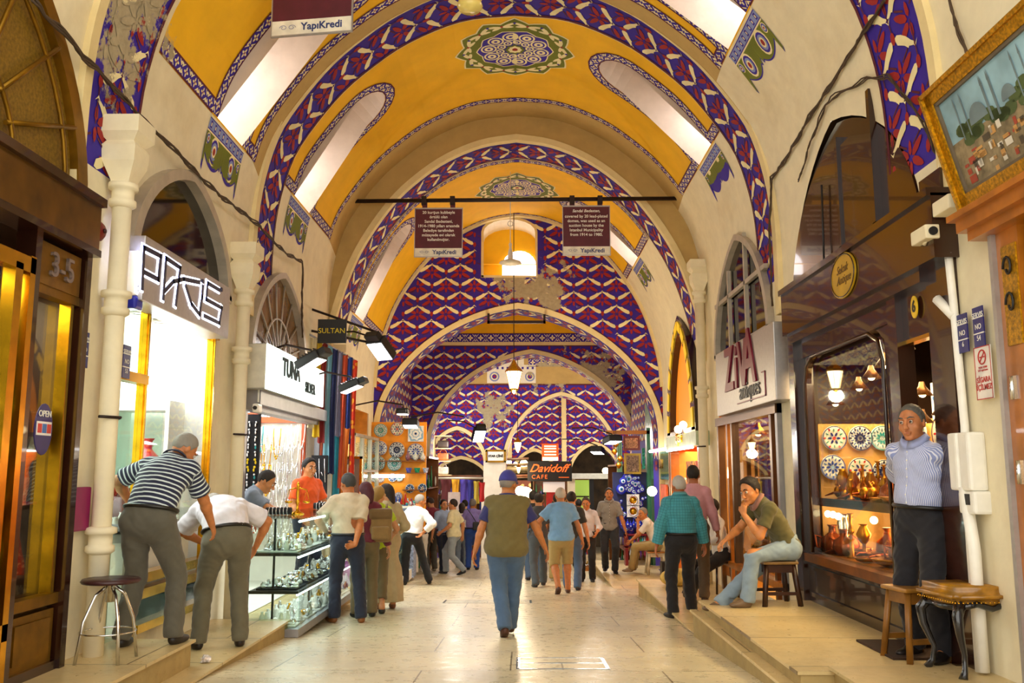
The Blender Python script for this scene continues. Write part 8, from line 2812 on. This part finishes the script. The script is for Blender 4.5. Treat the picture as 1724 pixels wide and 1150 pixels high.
for k, (px0, px1, py0, py1, c, c2, n_) in enumerate(((1048, 1076, 735, 759, '7a2418', 'c88a60', 'red framed relief picture of an animal'), (1049, 1077, 764, 798, 'b89420', '8a6a50', 'yellow framed embroidered picture under the red one'), (1079, 1084, 755, 790, '1a8a70', '1a8a70', 'narrow green framed picture beside the two others'))):
    t = thing('picture', n_ + ' above the bead stall', 'picture')
    Y = 20.5
    part('frame', lambda m: m.box((SX(px0, Y), Y, SZ(py1, Y)), (SX(px1, Y), Y + .03, SZ(py0, Y))), [mat('pic_' + c, c, .4)], t)
    d = (px1 - px0) * .13
    part('canvas', lambda m: m.box((SX(px0 + d, Y), Y - .008, SZ(py1 - d, Y)), (SX(px1 - d, Y), Y, SZ(py0 + d, Y))), [mat('picc_' + c2, c2, .7, 0, .5, 30)], t)
for k, (px, py) in enumerate(((1036, 748), (1033, 760), (1043, 772), (1040, 783))):
    t = thing('hanging_lamp', 'small pierced brass lamp hanging beside the pictures over the bead stall', 'lamp', (SX(px, 20.2), 20.2, SZ(py, 20.2)), 0, 'brass lamps by the bead stall')
    part('body', lambda m: m.lathe([(.001, -.09), (.03, -.07), (.07, -.02), (.06, .02), (.02, .05), (.001, .07)], n=10), [BRASSL], t)
    part('chain', lambda m: m.tube([(0, 0, .06), (0, 0, .45)], .006, 4), [IRON], t)
T = thing('display_cabinet', 'pale green glass cabinet strip left of the framed pictures', 'cabinet')
part('body', lambda m: m.box((SX(1038, 21), 21, .9), (SX(1046, 21), 21.2, SZ(738, 21))), [mat('pale_green_glass', '9ad8b0', .2)], T)
T = thing('shop_window', 'tall dark green lancet glazing on the right wall beyond the orange arch', 'window')
for i in range(8):
    y = 19.95 + i * .33
    part('slat', lambda m: m.prism([(3.2, y + a * .15, z) for a, z in ((-1, 1.95), (1, 1.95), (1, 3.2 + .25 * (i % 2)), (0, 3.6 + .25 * (i % 2)), (-1, 3.2 + .25 * (i % 2)))], (-.03, 0, 0)), [mat('green_slat', ('3a7a68' if i % 2 else '6aa890'), .25)], T)
part('frame', lambda m: (m.box((3.12, 19.86, 1.85), (3.22, 22.6, 1.95)),), [DWOOD], T)
T = thing('shop_front', 'green tinted glass shop front between the carpet shop and the bead stall', 'shop front')
part('fascia', lambda m: m.box((3.0, 17.75, 1.35), (3.06, 20.35, 1.92)), [mat('green_fascia_glass', '3a6a5a', .12)], T)
text('lettering', 'KiLiM', .26, OLDBRASS, frameM((2.99, 19.0, 1.66), (0, -1, 0)), T, .01, offset=.006)
part('lamp_strip', lambda m: m.tube([(2.96, 17.9, 1.96), (2.96, 20.2, 1.96)], .03, 6), [TUBE], T)
part('post', lambda m: m.box((2.98, 17.7, -.6), (3.08, 17.8, 1.92)), [OWOOD], T)
part('post', lambda m: m.box((2.98, 20.3, -.8), (3.08, 20.38, 1.92)), [mat('green_post', '2a6a4a', .4)], T)
T = thing('poster', 'orange poster behind the lamp by the teal checked shirt', 'poster')
part('panel', lambda m: m.box((3.0, 18.3, .6), (3.04, 19.2, 1.25)), [mat('poster_orange', 'd86030', .5, 0, .3)], T)
o = MB().ball((0, 0, 0), .10, 12).build('light_globe', [BULB], None, (2.7, 18.2, 1.12))
tag(o, 'bright white globe lamp just left of the teal checked shirt', 'lamp')
T = thing('carton', 'low orange tray of trinkets on the ground beyond the walking man', 'tray')
part('tray', lambda m: m.box((1.55, 22.2, -.92), (2.3, 22.8, -.78)), [OWOOD], T)
o = shelf_goods(T, 1.6, 2.25, 22.25, 22.75, -.78, 510, 3, 40, .1).build('trinkets', [SILVJ, TURQ, GOLDJ], T); o['kind'] = 'stuff'

# ---- carried things
bx, by = -1.80, 11.62
t = thing('backpack', 'brown canvas backpack worn by the woman in the lime top', 'backpack', (bx + .10, by - .22, floor_z(by) + .92), radians(14))
part('body', lambda m: m.rbox((-.15, -.10, 0), (.15, .08, .40), .05), [cloth('canvas_brown', '8a6c3c')], t)
part('pocket', lambda m: m.rbox((-.11, -.15, .04), (.11, -.08, .2), .025), [cloth('canvas_brown', '8a6c3c')], t)
part('flap', lambda m: m.rbox((-.15, -.115, .28), (.15, .09, .42), .04), [cloth('canvas_dark', '6e542c')], t)
for s_ in (-1, 1):
    part('strap', lambda m: m.tube([(s_ * .09, .06, .38), (s_ * .10, .14, .46), (s_ * .10, .26, .40), (s_ * .11, .28, .25), (s_ * .12, .08, .05)], .014, 6), [cloth('canvas_dark', '6e542c')], t)
gx, gy = -2.02, 12.25
t = thing('carrier_bag', 'translucent pink carrier bag held by the woman in the beige dress', 'bag', (gx, gy, floor_z(gy) + .28), .3)
m = MB()
rings = []
for j in range(11):
    z = .50 * j / 10
    w = .13 * (1 - (j / 10) ** 2.2 * .85) * (.55 + .45 * min(1, j / 2))
    rings.append([(w * 1.2 * cos(a) * (1 + .08 * sin(5 * a + j)), w * .7 * sin(a), z) for a in [2 * pi * i / 18 for i in range(18)]])
m.add([p for r in rings for p in r], [(j * 18 + i, j * 18 + (i + 1) % 18, (j + 1) * 18 + (i + 1) % 18, (j + 1) * 18 + i) for j in range(10) for i in range(18)] + [list(range(18))[::-1]], 0, True)
pk = mat('pink_plastic', 'f080d0', .25, 0, .15, 12)
pk.node_tree.nodes['Principled BSDF'].inputs['Transmission Weight'].default_value = .25
m.build('body', [pk], t)
part('handle', lambda m: m.tube([(-.03, 0, .49), (-.02, 0, .58), (.02, 0, .58), (.03, 0, .49)], .008, 5), [pk], t)
t = thing('shoulder_bag', 'small black camera bag hanging on the back of the lilac shirt', 'bag', (-1.06, 22.38, floor_z(22.6) + .98))
part('body', lambda m: m.rbox((-.07, -.08, 0), (.09, .03, .20), .02), [BLACK], t)
part('strap', lambda m: m.tube([(.02, -.02, .18), (-.12, -.03, .40), (-.22, .05, .52)], .010, 5), [BLACK], t)
t = thing('laptop_bag', 'dark blue bag carried between the pale blue and cream shirts', 'bag', (-1.62, 20.9, floor_z(21) + .55), .6)
part('body', lambda m: m.rbox((-.16, -.06, 0), (.16, .06, .34), .02), [cloth('bag_navy', '1c2840')], t)
part('handle', lambda m: m.tube([(-.06, 0, .33), (-.05, 0, .40), (.05, 0, .40), (.06, 0, .33)], .01, 5), [BLACK], t)
t = thing('crumpled_paper', 'crumpled white and red paper litter at the corner of the left platform', 'litter', (-2.40, 7.34, 0.001))
t.location = (-2.42, 7.33, 0.0)
bm = bmesh.new()
bmesh.ops.create_icosphere(bm, subdivisions=2, radius=.045)
rr = random.Random(1)
for v in bm.verts: v.co *= rr.uniform(.5, 1.25); v.co.z = max(-.02, v.co.z * .7)
m = MB(); m.bm(bm, 0); m.build('paper', [mat('litter_white', 'd8c8c0', .8, 0, .5, 30)], t, (0, 0, .03))
o = MB().box((-.12, -.14, 0), (.12, .14, .28)).build('waste_bin', [BLACK], None, (2.98, 18.3, -.55))
tag(o, 'black bin beside the stool of the man in tan trousers', 'bin')
